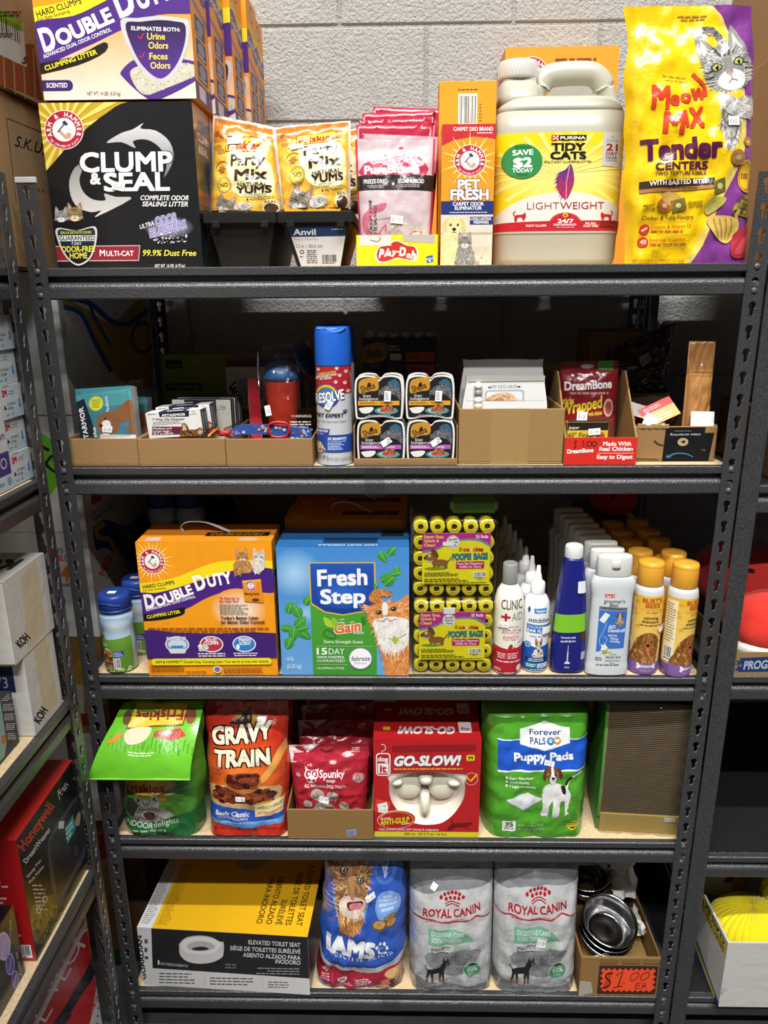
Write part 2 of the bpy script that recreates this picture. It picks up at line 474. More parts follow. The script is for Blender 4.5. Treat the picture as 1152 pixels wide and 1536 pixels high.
    def emit(s, nu, nv):
        if not s.T: return np.zeros((0,3,6))
        t = np.concatenate(s.T)
        fam = [(nu, 0),(0, nv)] + ([(nu, -nv)] if nu * nv > 1 else [])
        for a, b in fam:
            for it in range(200):
                f = t[:, :, 0] * a + t[:, :, 1] * b
                lo, hi = f.min(1), f.max(1); k = np.round((lo + hi) / 2); e = 1e-5
                k = np.where(k <= lo + e, np.floor(lo + e) + 1, k); k = np.where(k >= hi - e, np.ceil(hi - e) - 1, k)
                if abs(a) + abs(b) and (a == 0 or b == 0): k = np.clip(k, 0, abs(a) + abs(b))
                sel = (k > lo + e) & (k < hi - e)
                if not sel.any(): break
                q = t[sel]; g_ = f[sel] - k[sel][:, None]
                pos = g_ > 0; one = np.where(pos.sum(1) == 1, np.argmax(pos, 1), np.argmax(~pos, 1)); r_ = np.arange(len(q))
                va, vb, vc = q[r_, one], q[r_, (one + 1) % 3], q[r_, (one + 2) % 3]
                ga, gb, gc = g_[r_, one], g_[r_, (one + 1) % 3], g_[r_, (one + 2) % 3]
                pb = va + (vb - va) * (ga / (ga - gb))[:, None]; pc = va + (vc - va) * (ga / (ga - gc))[:, None]
                t = np.concatenate([t[~sel], np.stack([va, pb, pc],1), np.stack([pb, vb, vc],1), np.stack([pb, vc, pc],1)])
            ar = np.abs(np.cross(t[:, 1, :2] - t[:, 0, :2], t[:, 2, :2] - t[:, 0, :2])); t = t[ar > 1e-10]
        m = t[:, :, :2].mean(1); t = t[((m > 0) & (m < 1)).all(1)]
        neg = np.cross(t[:, 1, :2] - t[:, 0, :2], t[:, 2, :2] - t[:, 0, :2]) < 0
        t[neg] = t[neg][:, [0,2,1]]; return t

class Sheet:
    """piecewise flat surface the artwork is laid on: P[j][i] points, D[j][i] outward directions"""
    def __init__(s, P, D):
        s.P = np.array(P, float); s.D = np.array(D, float); s.nv, s.nu = s.P.shape[0] - 1, s.P.shape[1] - 1
    def normals(s, t):
        if s.nu * s.nv < 2: return None
        if not hasattr(s, 'N'):
            n = np.cross(np.gradient(s.P, axis=1), np.gradient(s.P, axis=0)); n /= np.linalg.norm(n, axis=2, keepdims=True) + 1e-12
            s.N = np.where((n * s.D).sum(2, keepdims=True) < 0,-n, n)
        n = s.ev(t, s.N); return n / (np.linalg.norm(n, axis=2, keepdims=True) + 1e-12)
    def map(s, t, off, step):
        return s.ev(t, s.P) + s.ev(t, s.D) * (off + t[:, :, 2:3] * step)
    def ev(s, t, G):
        m = t[:, :, :2].mean(1); i = np.clip((m[:, 0] * s.nu).astype(int),0, s.nu - 1); j = np.clip((m[:, 1] * s.nv).astype(int),0, s.nv - 1)
        a = (t[:, :, 0] * s.nu - i[:, None])[..., None]; b = (t[:, :, 1] * s.nv - j[:, None])[..., None]
        low = ((m[:, 0] * s.nu - i) >= (m[:, 1] * s.nv - j))[:, None, None]
        g00, g10, g11, g01 = (G[j, i][:, None], G[j, i + 1][:, None], G[j + 1, i + 1][:, None], G[j + 1, i][:, None])
        return np.where(low, g00 + (g10 - g00) * a + (g11 - g10) * b, g00 + (g01 - g00) * b + (g11 - g01) * a)
def flat(O, U, V):
    O, U, V = (np.array(q, float) for q in (O, U, V)); n = np.cross(U, V); n = n / np.linalg.norm(n)
    return Sheet([[O, O + U],[O + V, O + U + V]],[[n, n],[n, n]])
def front(w_, h, y=0.0, x0=0.0, z0=0.0):
    return flat((x0, y, z0),(w_, 0,0),(0,0, h))
def right(y0, y1, h, x=0.0, z0=0.0):
    return flat((x, y0, z0),(0, y1 - y0,0),(0,0, h))
def topf(w_, d, z, x0=0.0, y0=0.0):
    return flat((x0, y0, z),(w_, 0,0),(0, d, 0))

class Bag:
    """stuffed bag: front corners BL BR TR TL (x,z), depth d; sealed flat at the top"""
    def __init__(s, q, d, nu=26, nv=34, p=3.0, seal=.08, foot=.85, crinkle=.0012, seed=0, top=.04, lean=0.0, sidewave=.0, belly=.45):
        s.nu, s.nv = nu, nv; BL, BR, TR, TL = (np.array(k, float) for k in q); s.d = d
        F = np.zeros((nv + 1, nu + 1,3)); K = F.copy()
        for j in range(nv + 1):
            v = j / nv
            if v > 1 - seal: g = top
            else:
                t = v / (1 - seal)
                g = foot + (1 - foot) * math.sin(min(1, t / belly) * PI / 2) if t < belly else top + (1 - top) * math.cos((t - belly) / (1 - belly) * PI / 2) ** .75
            for i in range(nu + 1):
                u = i / nu; xz = (BL * (1 - u) + BR * u) * (1 - v) + (TL * (1 - u) + TR * u) * v
                pe = p + max(0,9 - p) * max(0,1 - v / .4); f = max(0,1 - abs(2 * u - 1) ** pe) ** (1 / 1.6)
                th = d / 2 * g * f
                wv = crinkle * (noise.noise(Vector((u * 7 + seed, v * 11, seed))) * 2 + noise.noise(Vector((u * 16, v * 22 + seed, 3))) * 1.0) * (min(1, f * 1.4))
                edge = sidewave * noise.noise(Vector((seed * 3.1, v * 7,9.7 if u < .5 else 2.2))) * abs(2 * u - 1)
                F[j, i] = (xz[0] + edge, d / 2 - th - wv + lean * v, xz[1]); K[j, i] = (xz[0] + edge, d / 2 + th + lean * v, xz[1])
        s.F, s.K = F, K
        s.sheet = Sheet(F, np.broadcast_to(np.array([0,-1.0,0]), F.shape))
    def mesh(s, col, mat='film', back=None):
        mb = MB(mat); nu, nv = s.nu, s.nv; idx = lambda j, i: j * (nu + 1) + i; n = (nu + 1) * (nv + 1)
        V_ = [tuple(p) for r in s.F for p in r] + [tuple(p) for r in s.K for p in r]; f = []; cc = []
        cf = (lambda u, v: col(u, v)) if callable(col) else (lambda u, v: col)
        for j in range(nv):
            for i in range(nu):
                a, b, c, d = idx(j, i), idx(j, i + 1), idx(j + 1, i + 1), idx(j + 1, i); q = cf((i + .5) / nu, (j + .5) / nv)
                f += [[a, b, c],[a, c, d]]; cc += [q, q]
                f += [[n + a, n + d, n + c, n + b]]; cc += [back or q]
        for i in range(nu): f.append([idx(0, i), n + idx(0, i), n + idx(0, i + 1), idx(0, i + 1)]); cc.append(cf(.5,.02))
        for i in range(nu): f.append([idx(nv, i), idx(nv, i + 1), n + idx(nv, i + 1), n + idx(nv, i)]); cc.append(cf(.5,.98))
        for e in (0, nu):
            for j in range(nv): f.append([idx(j, e), idx(j + 1, e), n + idx(j + 1, e), n + idx(j, e)]); cc.append(cf(0 if e == 0 else 1,.5))
        mb.add(V_, f, cc, mat, True)
        return mb

class Bottle:
    """bottle of superellipse section from a side outline [(z, rx, ry)]; sheet covers the front half"""
    def __init__(s, prof, n=2.0, W=None, z0=None, z1=None, nu=20, nv=None):
        s.prof, s.n = prof, n; s.W = W or max(p[1] for p in prof); zs = [p[0] for p in prof]; z0 = zs[0] if z0 is None else z0; z1 = zs[-1] if z1 is None else z1
        nv = nv or max(4, int((z1 - z0) / .006)); P = []; D = []
        for j in range(nv + 1):
            z = z0 + (z1 - z0) * j / nv; rx = np.interp(z, zs, [p[1] for p in prof]); ry = np.interp(z, zs, [p[2] for p in prof]); rp = []; rd = []
            for i in range(nu + 1):
                u = math.sin((i / nu - .5) * PI * .96) / math.sin(PI * .48) ; q = max(-.99, min(.99, u * .99))
                y = -(1 - abs(q) ** n) ** (1 / n); nx = abs(q) ** (n - 1) * (1 if q > 0 else -1) / rx; ny = -(abs(y) ** (n - 1)) / ry; l = math.hypot(nx, ny)
                rp.append((rx * q, ry * y, z)); rd.append((nx / l, ny / l, 0))
            P.append(rp); D.append(rd)
        s.sheet = Sheet(P, D); s.nu = nu
    def mesh(s, col, mat='plastic', seg=48):
        mb = MB(mat)
        return mb.lathe([((p[1], p[2]), p[0]) for p in s.prof], col, seg, n=s.n)
    def warp(s, a):
        """evens the artwork's u so that it reads right from the front"""
        e = a.emit
        def em(nu, nv):
            for k in range(len(a.T)):
                u = np.clip((a.T[k][:, :, 0] - .5) * 2 / .99 * math.sin(PI * .48),-1,1); a.T[k] = a.T[k].copy(); a.T[k][:, :, 0] = np.arcsin(u) / (PI * .96) + .5
            return e(nu, nv)
        a.emit = em; return a
# ------------------------------------------------------------------ printed animals and badges
def TR(cx, cy, k, rot=0):
    ca, sa = math.cos(math.radians(rot)) * k, math.sin(math.radians(rot)) * k
    return lambda pts: [(cx + x * ca - y * sa, cy + x * sa + y * ca) for x, y in pts]
def cat_head(a, cx, cy, k, base='8d8478', dark='3c3832', light='e6e1d8', eye='b9b46a', rot=0, ear='c9a79c', seed=1, fur=160, muz=None):
    f = TR(cx, cy, k, rot)
    for sx in (-1,1):
        a.p(f(sm([(sx*.28,-.62),(sx*.62,-1.32),(sx*.80,-1.25),(sx*.88,-.25)],5)), base)
        a.p(f([(sx*.42,-.70),(sx*.64,-1.15),(sx*.76,-.50)]), ear)
    head = f(sm([(0,-.80),(.45,-.72),(.80,-.38),(.92,.10),(.82,.48),(.45,.80),(0,.88),(-.45,.80),(-.82,.48),(-.92,.10),(-.80,-.38),(-.45,-.72)],4))
    a.p(head, base)
    a.fur(head, [base, base, base, dark, light], fur * 2, k * .17, lambda x, y: math.degrees(math.atan2(y - cy, x - cx)),.10, seed)
    for x0, x1 in ((-.22,-.30),(0,0),(.22,.30)):
        a.line(f([(x0 * .6,-.38),(x1,-.78)]), k * .10, dark, k * .04)
    for sx in (-1,1):
        for y in (.02,.22): a.line(f([(sx * .58, y),(sx * .78, y + .03),(sx * .92, y + .0)]), k * .07, dark, k * .02)
    a.p(f(sm([(0,.12),(.30,.22),(.52,.50),(.30,.80),(0,.86),(-.30,.80),(-.52,.50),(-.30,.22)],4)), muz or light)
    a.p(f([(-.10,-.30),(.10,-.30),(.13,.24),(-.13,.24)]), base)
    for sx in (-1,1):
        a.p(f(sm([(sx*.20,-.02),(sx*.38,-.22),(sx*.62,-.10),(sx*.48,.08)],5)), dark)
        a.p(f(sm([(sx*.24,-.03),(sx*.38,-.18),(sx*.56,-.09),(sx*.46,.05)],5)), eye)
        c = f([(sx*.40,-.065)])[0]; a.e(c[0], c[1], k * .055, k * .11, '14120f', rot); a.e(c[0] - k * .03, c[1] - k * .05, k * .03, k * .03, 'ffffff', n=8)
    a.p(f([(-.13,.24),(.13,.24),(0,.38)]), 'c98f86')
    a.line(f([(0,.38),(0,.48),(-.18,.58)]), k * .03, dark); a.line(f([(0,.48),(.18,.58)]), k * .03, dark)
    for sx in (-1,1):
        for d in (-.08,.06,.2): a.line(f([(sx * .22,.46 + d * .4),(sx * 1.0,.40 + d)]), k * .018, 'f6f3ee')
    return a
def dog_head(a, cx, cy, k, base='b9824b', dark='5a3a20', light='f3e9d8', rot=0, blaze=True, tongue=False, ears='flop', seed=2, fur=150):
    f = TR(cx, cy, k, rot)
    if ears == 'up':
        for sx in (-1,1): a.p(f(sm([(sx*.25,-.5),(sx*.62,-1.45),(sx*.86,-1.3),(sx*.80,-.2)],5)), base); a.p(f([(sx*.42,-.6),(sx*.64,-1.2),(sx*.74,-.4)]), 'd7a9a0')
    head = f(sm([(0,-.86),(.50,-.78),(.80,-.35),(.72,.10),(.50,.40),(.36,.80),(0,.92),(-.36,.80),(-.50,.40),(-.72,.10),(-.80,-.35),(-.50,-.78)],4))
    a.p(head, base); a.fur(head, [base, base, dark, light], fur, k * .22,75,.14, seed)
    if ears == 'flop':
        for sx in (-1,1):
            e = f(sm([(sx*.52,-.74),(sx*.86,-.66),(sx*1.10,-.10),(sx*1.02,.42),(sx*.82,.34),(sx*.70,-.20)],4)); a.p(e, dark); a.fur(e, [base, dark, dark], fur // 3, k * .25,85,.12, seed + 1)
    if blaze: a.p(f(sm([(-.12,-.80),(.12,-.80),(.16,-.1),(.40,.35),(.30,.80),(0,.90),(-.30,.80),(-.40,.35),(-.16,-.1)],4)), light)
    for sx in (-1,1):
        c = f([(sx * .36,-.16)])[0]; a.e(*c, k * .13, k * .13, '15100c', n=14); a.e(c[0] - k * .04, c[1] - k * .04, k * .035, k * .035, 'ffffff', n=8)
    a.p(f(sm([(-.20,.22),(0,.14),(.20,.22),(.10,.42),(-.10,.42)],4)), '1a1614')
    a.line(f([(0,.42),(0,.54),(-.24,.62)]), k * .045, '2a1d16'); a.line(f([(0,.54),(.24,.62)]), k * .045, '2a1d16')
    if tongue: a.p(f(sm([(-.14,.56),(.14,.56),(.15,.95),(0,1.08),(-.15,.95)],4)), 'd9657a')
    return a
def paw(a, cx, cy, k, c, rot=0):
    f = TR(cx, cy, k, rot); a.p(f(sm([(0,-.05),(.42,.25),(.34,.62),(0,.55),(-.34,.62),(-.42,.25)],4)), c)
    for x, y in ((-.55,-.10),(-.22,-.48),(.22,-.48),(.55,-.10)): p = f([(x, y)])[0]; a.e(*p, k * .17, k * .23, c, rot, 12)
    return a
def arm_badge(a, cx, cy, R, ry=1.0):
    a.e(cx, cy, R * 1.04, R * 1.04, 'f4efe8', n=40); a.e(cx, cy, R, R, 'b5263a', n=40); a.e(cx, cy, R * .62, R * .62, 'f6f2ec', n=32)
    a.tc('ARM & HAMMER', cx, cy, R * .69,-118,118, R * .23, 'f8f3ee', .03)
    a.tc('THE STANDARD OF PURITY', cx, cy, R * .93,238,122, R * .12, 'f3dede', .01, True)
    f = TR(cx, cy, R)
    a.p(f([(-.32,.10),(-.22,-.02),(.10,.30),(.26,-.08),(.42,.02),(.34,.44),(.08,.52)]), 'd3a184')
    a.p(f([(.22,-.06),(.42,.04),(.40,.22),(.18,.12)]), 'e9e6e6')
    a.line(f([(-.34,.12),(.06,-.34)]), R * .07, '3c4a63'); a.p(f([(-.10,-.38),(.06,-.50),(.24,-.30),(.10,-.20)]), '2d3d57')
    return a
def min_pin(a, f):
    """small black and tan dog standing, drawn through the transform f"""
    a.p(f(sm([(-.62,-.30),(-.1,-.36),(.28,-.42),(.46,-.16),(.40,.14),(.1,.06),(-.3,.10),(-.62,.02),(-.72,-.16)],4)), '23222a')
    a.p(f(sm([(.20,-.36),(.34,-.78),(.62,-.82),(.60,-.40),(.44,-.06)],4)), '25242b')
    a.p(f(sm([(.34,-.62),(.40,-.94),(.62,-.98),(.88,-.72),(.84,-.56),(.60,-.50)],4)), '26252c')
    a.p(f(sm([(.62,-.66),(.90,-.70),(.86,-.56),(.66,-.48)],4)), 'b0713c')
    for x in (.42,.70): a.p(f([(x - .07,-.92),(x - .02,-1.30),(x + .12,-.90)]), '33313a')
    c = f([(.64,-.78)])[0]; d = f([(.70,-.78)])[0]; q = abs(d[0] - c[0]) + abs(d[1] - c[1]); a.e(c[0], c[1], q * .7, q * .7, 'e8e4dd', n=8)
    a.line(f([(-.66,-.22),(-.86,-.46),(-.82,-.70)]), q * 1.1, '2a2930', q * .6)
    for x, x2, top in ((-.58,-.70,0),(-.40,-.30,0),(.24,.22,.05),(.40,.46,.05)):
        a.p(f([(x - .11, top - .10),(x + .11, top - .10),(x2 + .06,.52),(x2 - .05,.52)]), '2b2a31')
        a.p(f([(x2 - .07,.44),(x2 + .07,.44),(x2 + .12,.88),(x2 - .05,.88)]), 'a56a39')
    return a

# ------------------------------------------------------------------ the stockroom shell
WALL_Y = .70
mb = MB('block')
mb.add([(-1.2, WALL_Y, 0),(3.4, WALL_Y, 0),(3.4, WALL_Y, 4.0),(-1.2, WALL_Y, 4.0)],[(0,1,2,3)], 'b2b1ae')
rows = [(2.247 + .2032 * k) for k in range(-11,9)]
for r, z in enumerate(rows):                                   # concrete blocks proud of their joints
    for k in range(-4,9):
        x0 = .669 + .4064 * k + (.2032 if r % 2 else 0)
        mb.box((x0 + .003, WALL_Y - .0045, z + .003),(x0 + .4034, WALL_Y + .01, z + .2002), 'c0bfbc', ch=.0035)
wall = struct('wall_back', mb)
mb = MB('block'); mb.add([(-.98,-3.2,0),(-.98,.72,0),(-.98,.72,4.0),(-.98,-3.2,4.0)],[(0,1,2,3)], 'c9c5bc'); struct('wall_left', mb)
mb = MB('concrete'); mb.add([(-1.2,-3.2,0),(3.4,-3.2,0),(3.4,.72,0),(-1.2,.72,0)],[(0,1,2,3)], '4a4846'); struct('floor', mb)

# ------------------------------------------------------------------ steel racks
S1, S2, S3, S4, S5 = 1.692,1.350,.931,.549,.137
BLK = '343436'
PITCH = .0381; TOPZ = 1.8288
def keyhole(n=10):
    p = []
    for k in range(n + 1):
        a = math.radians(-58 + 296 * k / n); p.append((.0066 * math.cos(a),.0045 + .0066 * math.sin(a)))
    for k in range(5):
        a = math.radians(180 + 45 * k); p.append((.0036 * math.cos(a),-.0095 + .0036 * math.sin(a)))
    return p
KH = keyhole()
def flange(mb, fn, holes=True, w_=.032, th=.0018, n0=0, n1=48, off=0.0):
    """slotted strip; fn(a, z, t) places width a, height z, depth t"""
    for n in range(n0, n1):
        zc = TOPZ - .0190 - n * PITCH
        out = [(-w_ / 2,-PITCH / 2),(w_ / 2,-PITCH / 2),(w_ / 2, PITCH / 2),(-w_ / 2, PITCH / 2)]
        if holes:
            hl = [Vector((x, y, 0)) for x, y in KH]; ol = [Vector((x, y, 0)) for x, y in out]
            t = geometry.tessellate_polygon([ol, hl]); pts = out + KH
            mb.add([fn(x, zc + y, -off) for x, y in pts],[list(q) for q in t], BLK)
            mb.add([fn(x, zc + y, th) for x, y in pts],[list(q) for q in t], BLK)
            m = len(KH); mb.add([fn(x, zc + y, -off) for x, y in KH] + [fn(x, zc + y, th) for x, y in KH],[[i, (i + 1) % m, m + (i + 1) % m, m + i] for i in range(m)], '6f6f72')
        else:
            mb.add([fn(x, zc + y, -off) for x, y in out] + [fn(x, zc + y, th) for x, y in out],[(0,1,2,3),(4,5,6,7)], BLK)
    for sx in (-1,1):
        z0, z1 = TOPZ - n1 * PITCH, TOPZ - n0 * PITCH
        mb.add([fn(sx * w_ / 2, z0,-off), fn(sx * w_ / 2, z1,-off), fn(sx * w_ / 2, z1, th), fn(sx * w_ / 2, z0, th)],[(0,1,2,3)], '3a3a3c')
def post(x, y, sx, sy, slots=True, swap=False):
    """angle post: face flange in the plane y (sy=-1 faces the aisle), other flange at the outer side sx; swap turns the face into a plane of x"""
    mb = MB('powder')
    for n0, n1, off in ((0,24,0),(24,48,.0009)):
        if not swap:
            flange(mb, lambda a, z, t: (x + a, y + (-sy) * t, z), slots, n0=n0, n1=n1, off=off)
            flange(mb, lambda a, z, t: (x + sx * (.016 - t), y + (-sy) * (.017 + a), z), slots, n0=n0, n1=n1)
        else:
            flange(mb, lambda a, z, t: (x - t, y + a, z), slots, n0=n0, n1=n1, off=off)
            flange(mb, lambda a, z, t: (x - .017 + a, y + sy * (.016 - t), z), slots, n0=n0, n1=n1)
    return mb
RAILP = [(.0040,-.0005),(.0024,-.0020),(.0024,-.0130),(.0040,-.0145),(.0130,-.0165),(.0130,-.0215)] + [(.0140 - .0118 * math.sin(PI * k / 12),-.0335 + .0105 * math.cos(PI * k / 12)) for k in range(1,7)] + [(.0022,-.0490),(.0040,-.0515),(.0150,-.0515),(.0150,-.0005)]
def rail_x(z, x0, x1, y=0.0, face=-1):
    mb = MB('powder'); mb.prism([(y - face * py, z + pz) for py, pz in RAILP], 'x', x0, x1, BLK); return mb
def rivets(mb, z, xs, y):
    for x in xs:
        for n in (0,1):
            zc = z + .004 - .0105 - n * PITCH
            mb.lathe([(.0052,0),(.0052,.0028),(.0035,.0045)], '4a4a4d', 12, T=Matrix.Translation((x, y + .002, zc)) @ Matrix.Rotation(PI / 2,4, 'X'))
def rack(name, label, x0, x1, y0, y1, shelves, board, slots=True, group=None, half=False):
    parts = []
    for x, sx in ((x0,-1),(x1,1)):
        for y, sy in ((y0,-1),(y1,1)):
            if half and sx == 1: continue
            parts.append(('upright_post', post(x, y, sx, sy, slots)))
    for z in shelves:
        f_ = rail_x(z, x0 - .012, x1 + .012, y0); rivets(f_, z, (x0, x1), y0)
        parts.append(('shelf_rail', f_)); parts.append(('shelf_rail', rail_x(z, x0 - .012, x1 + .012, y1,1)))
        for x, k in ((x0,-1),(x1,1)):
            m = MB('powder'); m.prism([(x + k * (.0135 - py), z + pz) for py, pz in RAILP], 'y', y0 + .016, y1 - .016, BLK); parts.append(('side_rail', m))
        m = MB('board' if board != 'black' else 'powder'); m.box((x0 + .001, y0 + .0155, z - .0125),(x1 - .001, y1 - .0155, z - .0008), 'd8bf98' if board != 'black' else '1d1d1f'); parts.append(('shelf_board', m))
    return parts
W = 1.192
parts = rack('rack', '', 0, W, 0,.640,(S1, S2, S3, S4, S5), 'wood')
cap = MB('plastic'); cap.box((-.0178,-.0015, TOPZ - .006),(.0178,.0035, TOPZ + .0035), 'b9b9b6'); parts.append(('post_cap', cap, None, 'pale grey plastic cap on the post'))
for x, z, wd, dz in ((.560, S2,.036,.004),(.575, S3,.046,.0035),(.551, S4,.049,.008),(.583, S5,.043,.0)):
    m = MB('tape'); P_ = [(.0020,.001),(.0018,-.0130),(.0016,-.033),(.0016,-.0515 - dz)]
    m.add([(x - wd / 2, p, z + q) for p, q in P_] + [(x + wd / 2, p - .0001, z + q) for p, q in P_],[(i, i + 1,5 + i, 4 + i) for i in range(3)], 'ffffff')
    parts.append(('tape_strip', m, None, 'clear tape over the rail'))
thing('storage_rack', 'tall black steel rack facing the aisle, with five shelves of pet goods', 'shelf rack', parts)
parts = rack('rack', '', W + .036, W + .036 + 1.2,0,.622,(S1, S2 - .036, S3 + .004, S4 - .034, S5), 'black', slots=False)
m = MB('powder'); m.box((W + .0192,-.004,0),(W + .0528,-.0005, TOPZ + .03), BLK); parts[0] = ('upright_post', m)
thing('storage_rack', 'black steel rack whose plain post stands against the slotted rack full of pet goods', 'shelf rack', parts)
# the rack along the left wall, its face turned to +x
parts = []
LY = -.082; LX = .0005
for y, sy in ((LY, 1),(LY - 1.19,-1)):
    for x in (LX, LX - .46):
        parts.append(('upright_post', post(x, y, 1, sy, True, True)))
for z in (S1, S2, S3, S4, S5):
    for x, k in ((LX, 1),(LX - .478,-1)):
        m = MB('powder'); m.prism([(x - k * py, z + pz) for py, pz in RAILP], 'y', LY - 1.2, LY + .012, BLK); parts.append(('shelf_rail', m))
    for y, k in ((LY + .0135,1),(LY - 1.2,-1)):
        m = MB('powder'); m.prism([(y - k * py, z + pz) for py, pz in RAILP], 'x', LX - .46, LX - .016, BLK); parts.append(('side_rail', m))
    m = MB('board'); m.box((LX - .462, LY - 1.18, z - .0125),(LX - .0155, LY - .003, z - .0008), 'd8bf98'); parts.append(('shelf_board', m))
thing('storage_rack', 'black steel rack along the left wall holding white cartons and a fan box', 'shelf rack', parts)
# ------------------------------------------------------------------ builders for goods
def stick(sheet, q, x, y, wd, ht, rot=0, txt='$ 1.00', off=.0024, c='f4f3f0'):
    a = A(*q); a.tag_(x, y, wd, ht, rot, txt, c); return MB('paper').art(a, sheet, off)
def carton(name, label, cat, loc, w_, d, h, col, art=None, side=None, top=None, left=None, rot=(0,0,0), mat='card', parts=(), group=None, ch=.0015):
    mb = MB(mat); mb.box((0,0,0),(w_, d, h), col, ch=ch)
    if art: mb.art(art, front(w_, h))
    if side: mb.art(side, right(0, d, h, w_))
    if left: mb.art(left, flat((0, d, 0),(0,-d, 0),(0,0, h)))
    if top: mb.art(top, topf(w_, d, h))
    return thing(name, label, cat, [('carton_body', mb)] + list(parts) if parts else [(name, mb)], loc, rot, group)
def pouch(name, label, cat, loc, bag, art, col, mat='film', parts=(), rot=(0,0,0), group=None, back=None, pn='bag_body'):
    mb = bag.mesh(col, mat, back); 
    if art: mb.art(art, bag.sheet)
    return thing(name, label, cat, [(pn, mb)] + list(parts) if parts else [(name, mb)], loc, rot, group)
def tray(mb, w_, d, h, col='b18a5c', t=.003, hb=None, hs=None, mat=None):
    """open cardboard tray: base, front, back, two sides"""
    hb = hb or h; hs = hs or h
    mb.box((0,0,0),(w_, d, t), col, mat); mb.box((0,0, t),(w_, t, h), col, mat); mb.box((0, d - t, t),(w_, d, hb), col, mat)
    mb.box((0, t, t),(t, d - t, hs), col, mat); mb.box((w_ - t, t, t),(w_, d - t, hs), col, mat); return mb

# ------------------------------------------------------------------ top shelf
def dd_front():
    q = ((165,-455),(1000,-455),(1035,525),(215,525)); a = A(*q)
    a.r(100,-500,1100,540, 'f59c14'); a.p([(150,100),(1100,60),(1100,560),(150,560)], 'f09a24', 'f3e9dc')
    arm_badge(a, 330,-300,120)
    a.p(sm([(160,45),(350,5),(560,-70),(800,-190),(1100,-220),(1100,-110),(800,-80),(560,20),(400,80),(160,128)],4), 'f6dc1c')
    a.p(sm([(160,126),(400,78),(560,10),(760,-80),(1100,-130),(1100,60),(840,80),(640,160),(450,245),(160,345)],4), '4a2380')
    a.t('HARD CLUMPS', 210,84,450,14,32, '2a2018', .02); a.t('For Easy Scooping', 213,105,385,60,17, '2a2018', .01)
    a.t('D', 232,264,305,246,118, 'f6f4f0', .045); a.t('OUBLE', 318,236,618,108,78, 'f6f4f0', .045)
    a.t('D', 645,90,738,58,130, 'f6f4f0', .045); a.t('UTY', 752,48,930,-8,96, 'f6f4f0', .045)
    a.t('ADVANCED DUAL ODOR CONTROL', 230,301,600,160,20, 'f4f2f0', .015)
    a.p(sm([(150,340),(400,290),(556,218),(560,268),(410,338),(150,392)],3), '14120f'); a.t('CLUMPING LITTER', 233,366,517,280,25, 'f2e02a', .03)
    a.rr(150,417,375,475,26, '3c2168'); a.t('SCENTED', 232,457,346,457,24, 'f4f2f0', .02)
    a.t('NET WT. 14 LBS. (6.35 kg)', 448,501,628,503,20, '2a2320', 0)
    a.p(sm([(640,372),(720,310),(860,300),(1050,335),(1060,410),(850,522),(765,518),(650,410)],4), '4f2a86')
    tr = sm([(684,390),(740,345),(860,325),(1050,350),(1050,395),(870,470),(750,500)],4); a.p(tr, 'cfc8b4'); a.fur(tr, ['e6dfcd', 'b8b09a', 'd8d2c2', '9c957f'],260,9,0,.5,5,180)
    sh = sm([(648,108),(740,95),(850,86),(950,96),(1010,120),(1000,240),(940,370),(850,442),(760,385),(690,270)],4)
    a.p(sh, 'c9c9cc'); a.p([(850 + (x - 850) * .87,250 + (y - 250) * .87) for x, y in sh], '1b1233', '5a2c96')
    a.t('ELIMINATES BOTH:', 703,157,960,170,20, 'f4f2f0', .02)
    for s_, x, y, x1 in (('Urine', 785,208,880),('Odors', 790,256,895),('Feces', 792,313,890),('Odors', 796,362,902)): a.t(s_, x, y, x1, y + 2,34, 'f2d92c', .02)
    for y in (190,292): a.line([(738, y),(750, y + 14),(768, y - 14)],6, 'd02a30')
    return a
def dd_side():
    a = A((0,0),(100,0),(100,250),(0,250)); a.r(0,0,100,250, 'e79a2c'); a.e(50,22,15,15, 'b5a7a0'); a.ring(50,22,11,15, 'a04048')
    a.p(sm([(0,52),(30,44),(70,58),(100,50),(100,62),(70,72),(30,56),(0,64)],4), 'cfc24a'); a.p(sm([(0,62),(30,56),(70,72),(100,62),(100,92),(70,100),(30,84),(0,90)],4), '6a5a84')
    a.t('Double Duty', 8,80,92,88,12, 'd8d2dc', .02)
    a.p([(0,104),(100,118),(100,128),(0,112)], '8d7a9a')
    for y in (126,158,190): a.rr(20, y, 80, y + 28,5, '4c4a66'); a.e(50, y + 12,20,9, '8d8fae'); a.g(26, y + 20,74, y + 27,1, 'b9b5c4')
    a.p([(0,222),(100,222),(100,250),(0,250)], '5b4b78'); a.r(20,226,60,246, 'cfcbd8'); return a
W_, D_, H_ = .25,.108,.2595
for i, (x, y) in enumerate(((.0255,.05),(.031,.161),(.044,.272),(.054,.383),(.048,.494))):
    lab = ('orange and purple litter carton with a silver shield, on top of the black litter carton', 'orange litter carton standing directly behind the one with the silver shield',
           'orange litter carton, third of the row from the aisle, on the top shelf', 'orange litter carton, fourth of the row from the aisle, on the top shelf', 'orange litter carton at the wall end of the row on the top shelf')[i]
    if i == 0:
        dd0 = carton('litter_carton', lab, 'litter box', (x, y, S1 + .262), W_, D_, H_, dict(s='e59a28', f='f0a02a', t='e9a93c'), dd_front(), dd_side(), group='orange litter cartons on the top shelf')
    else: dup(dd0,(x, y, S1 + .262), label=lab)
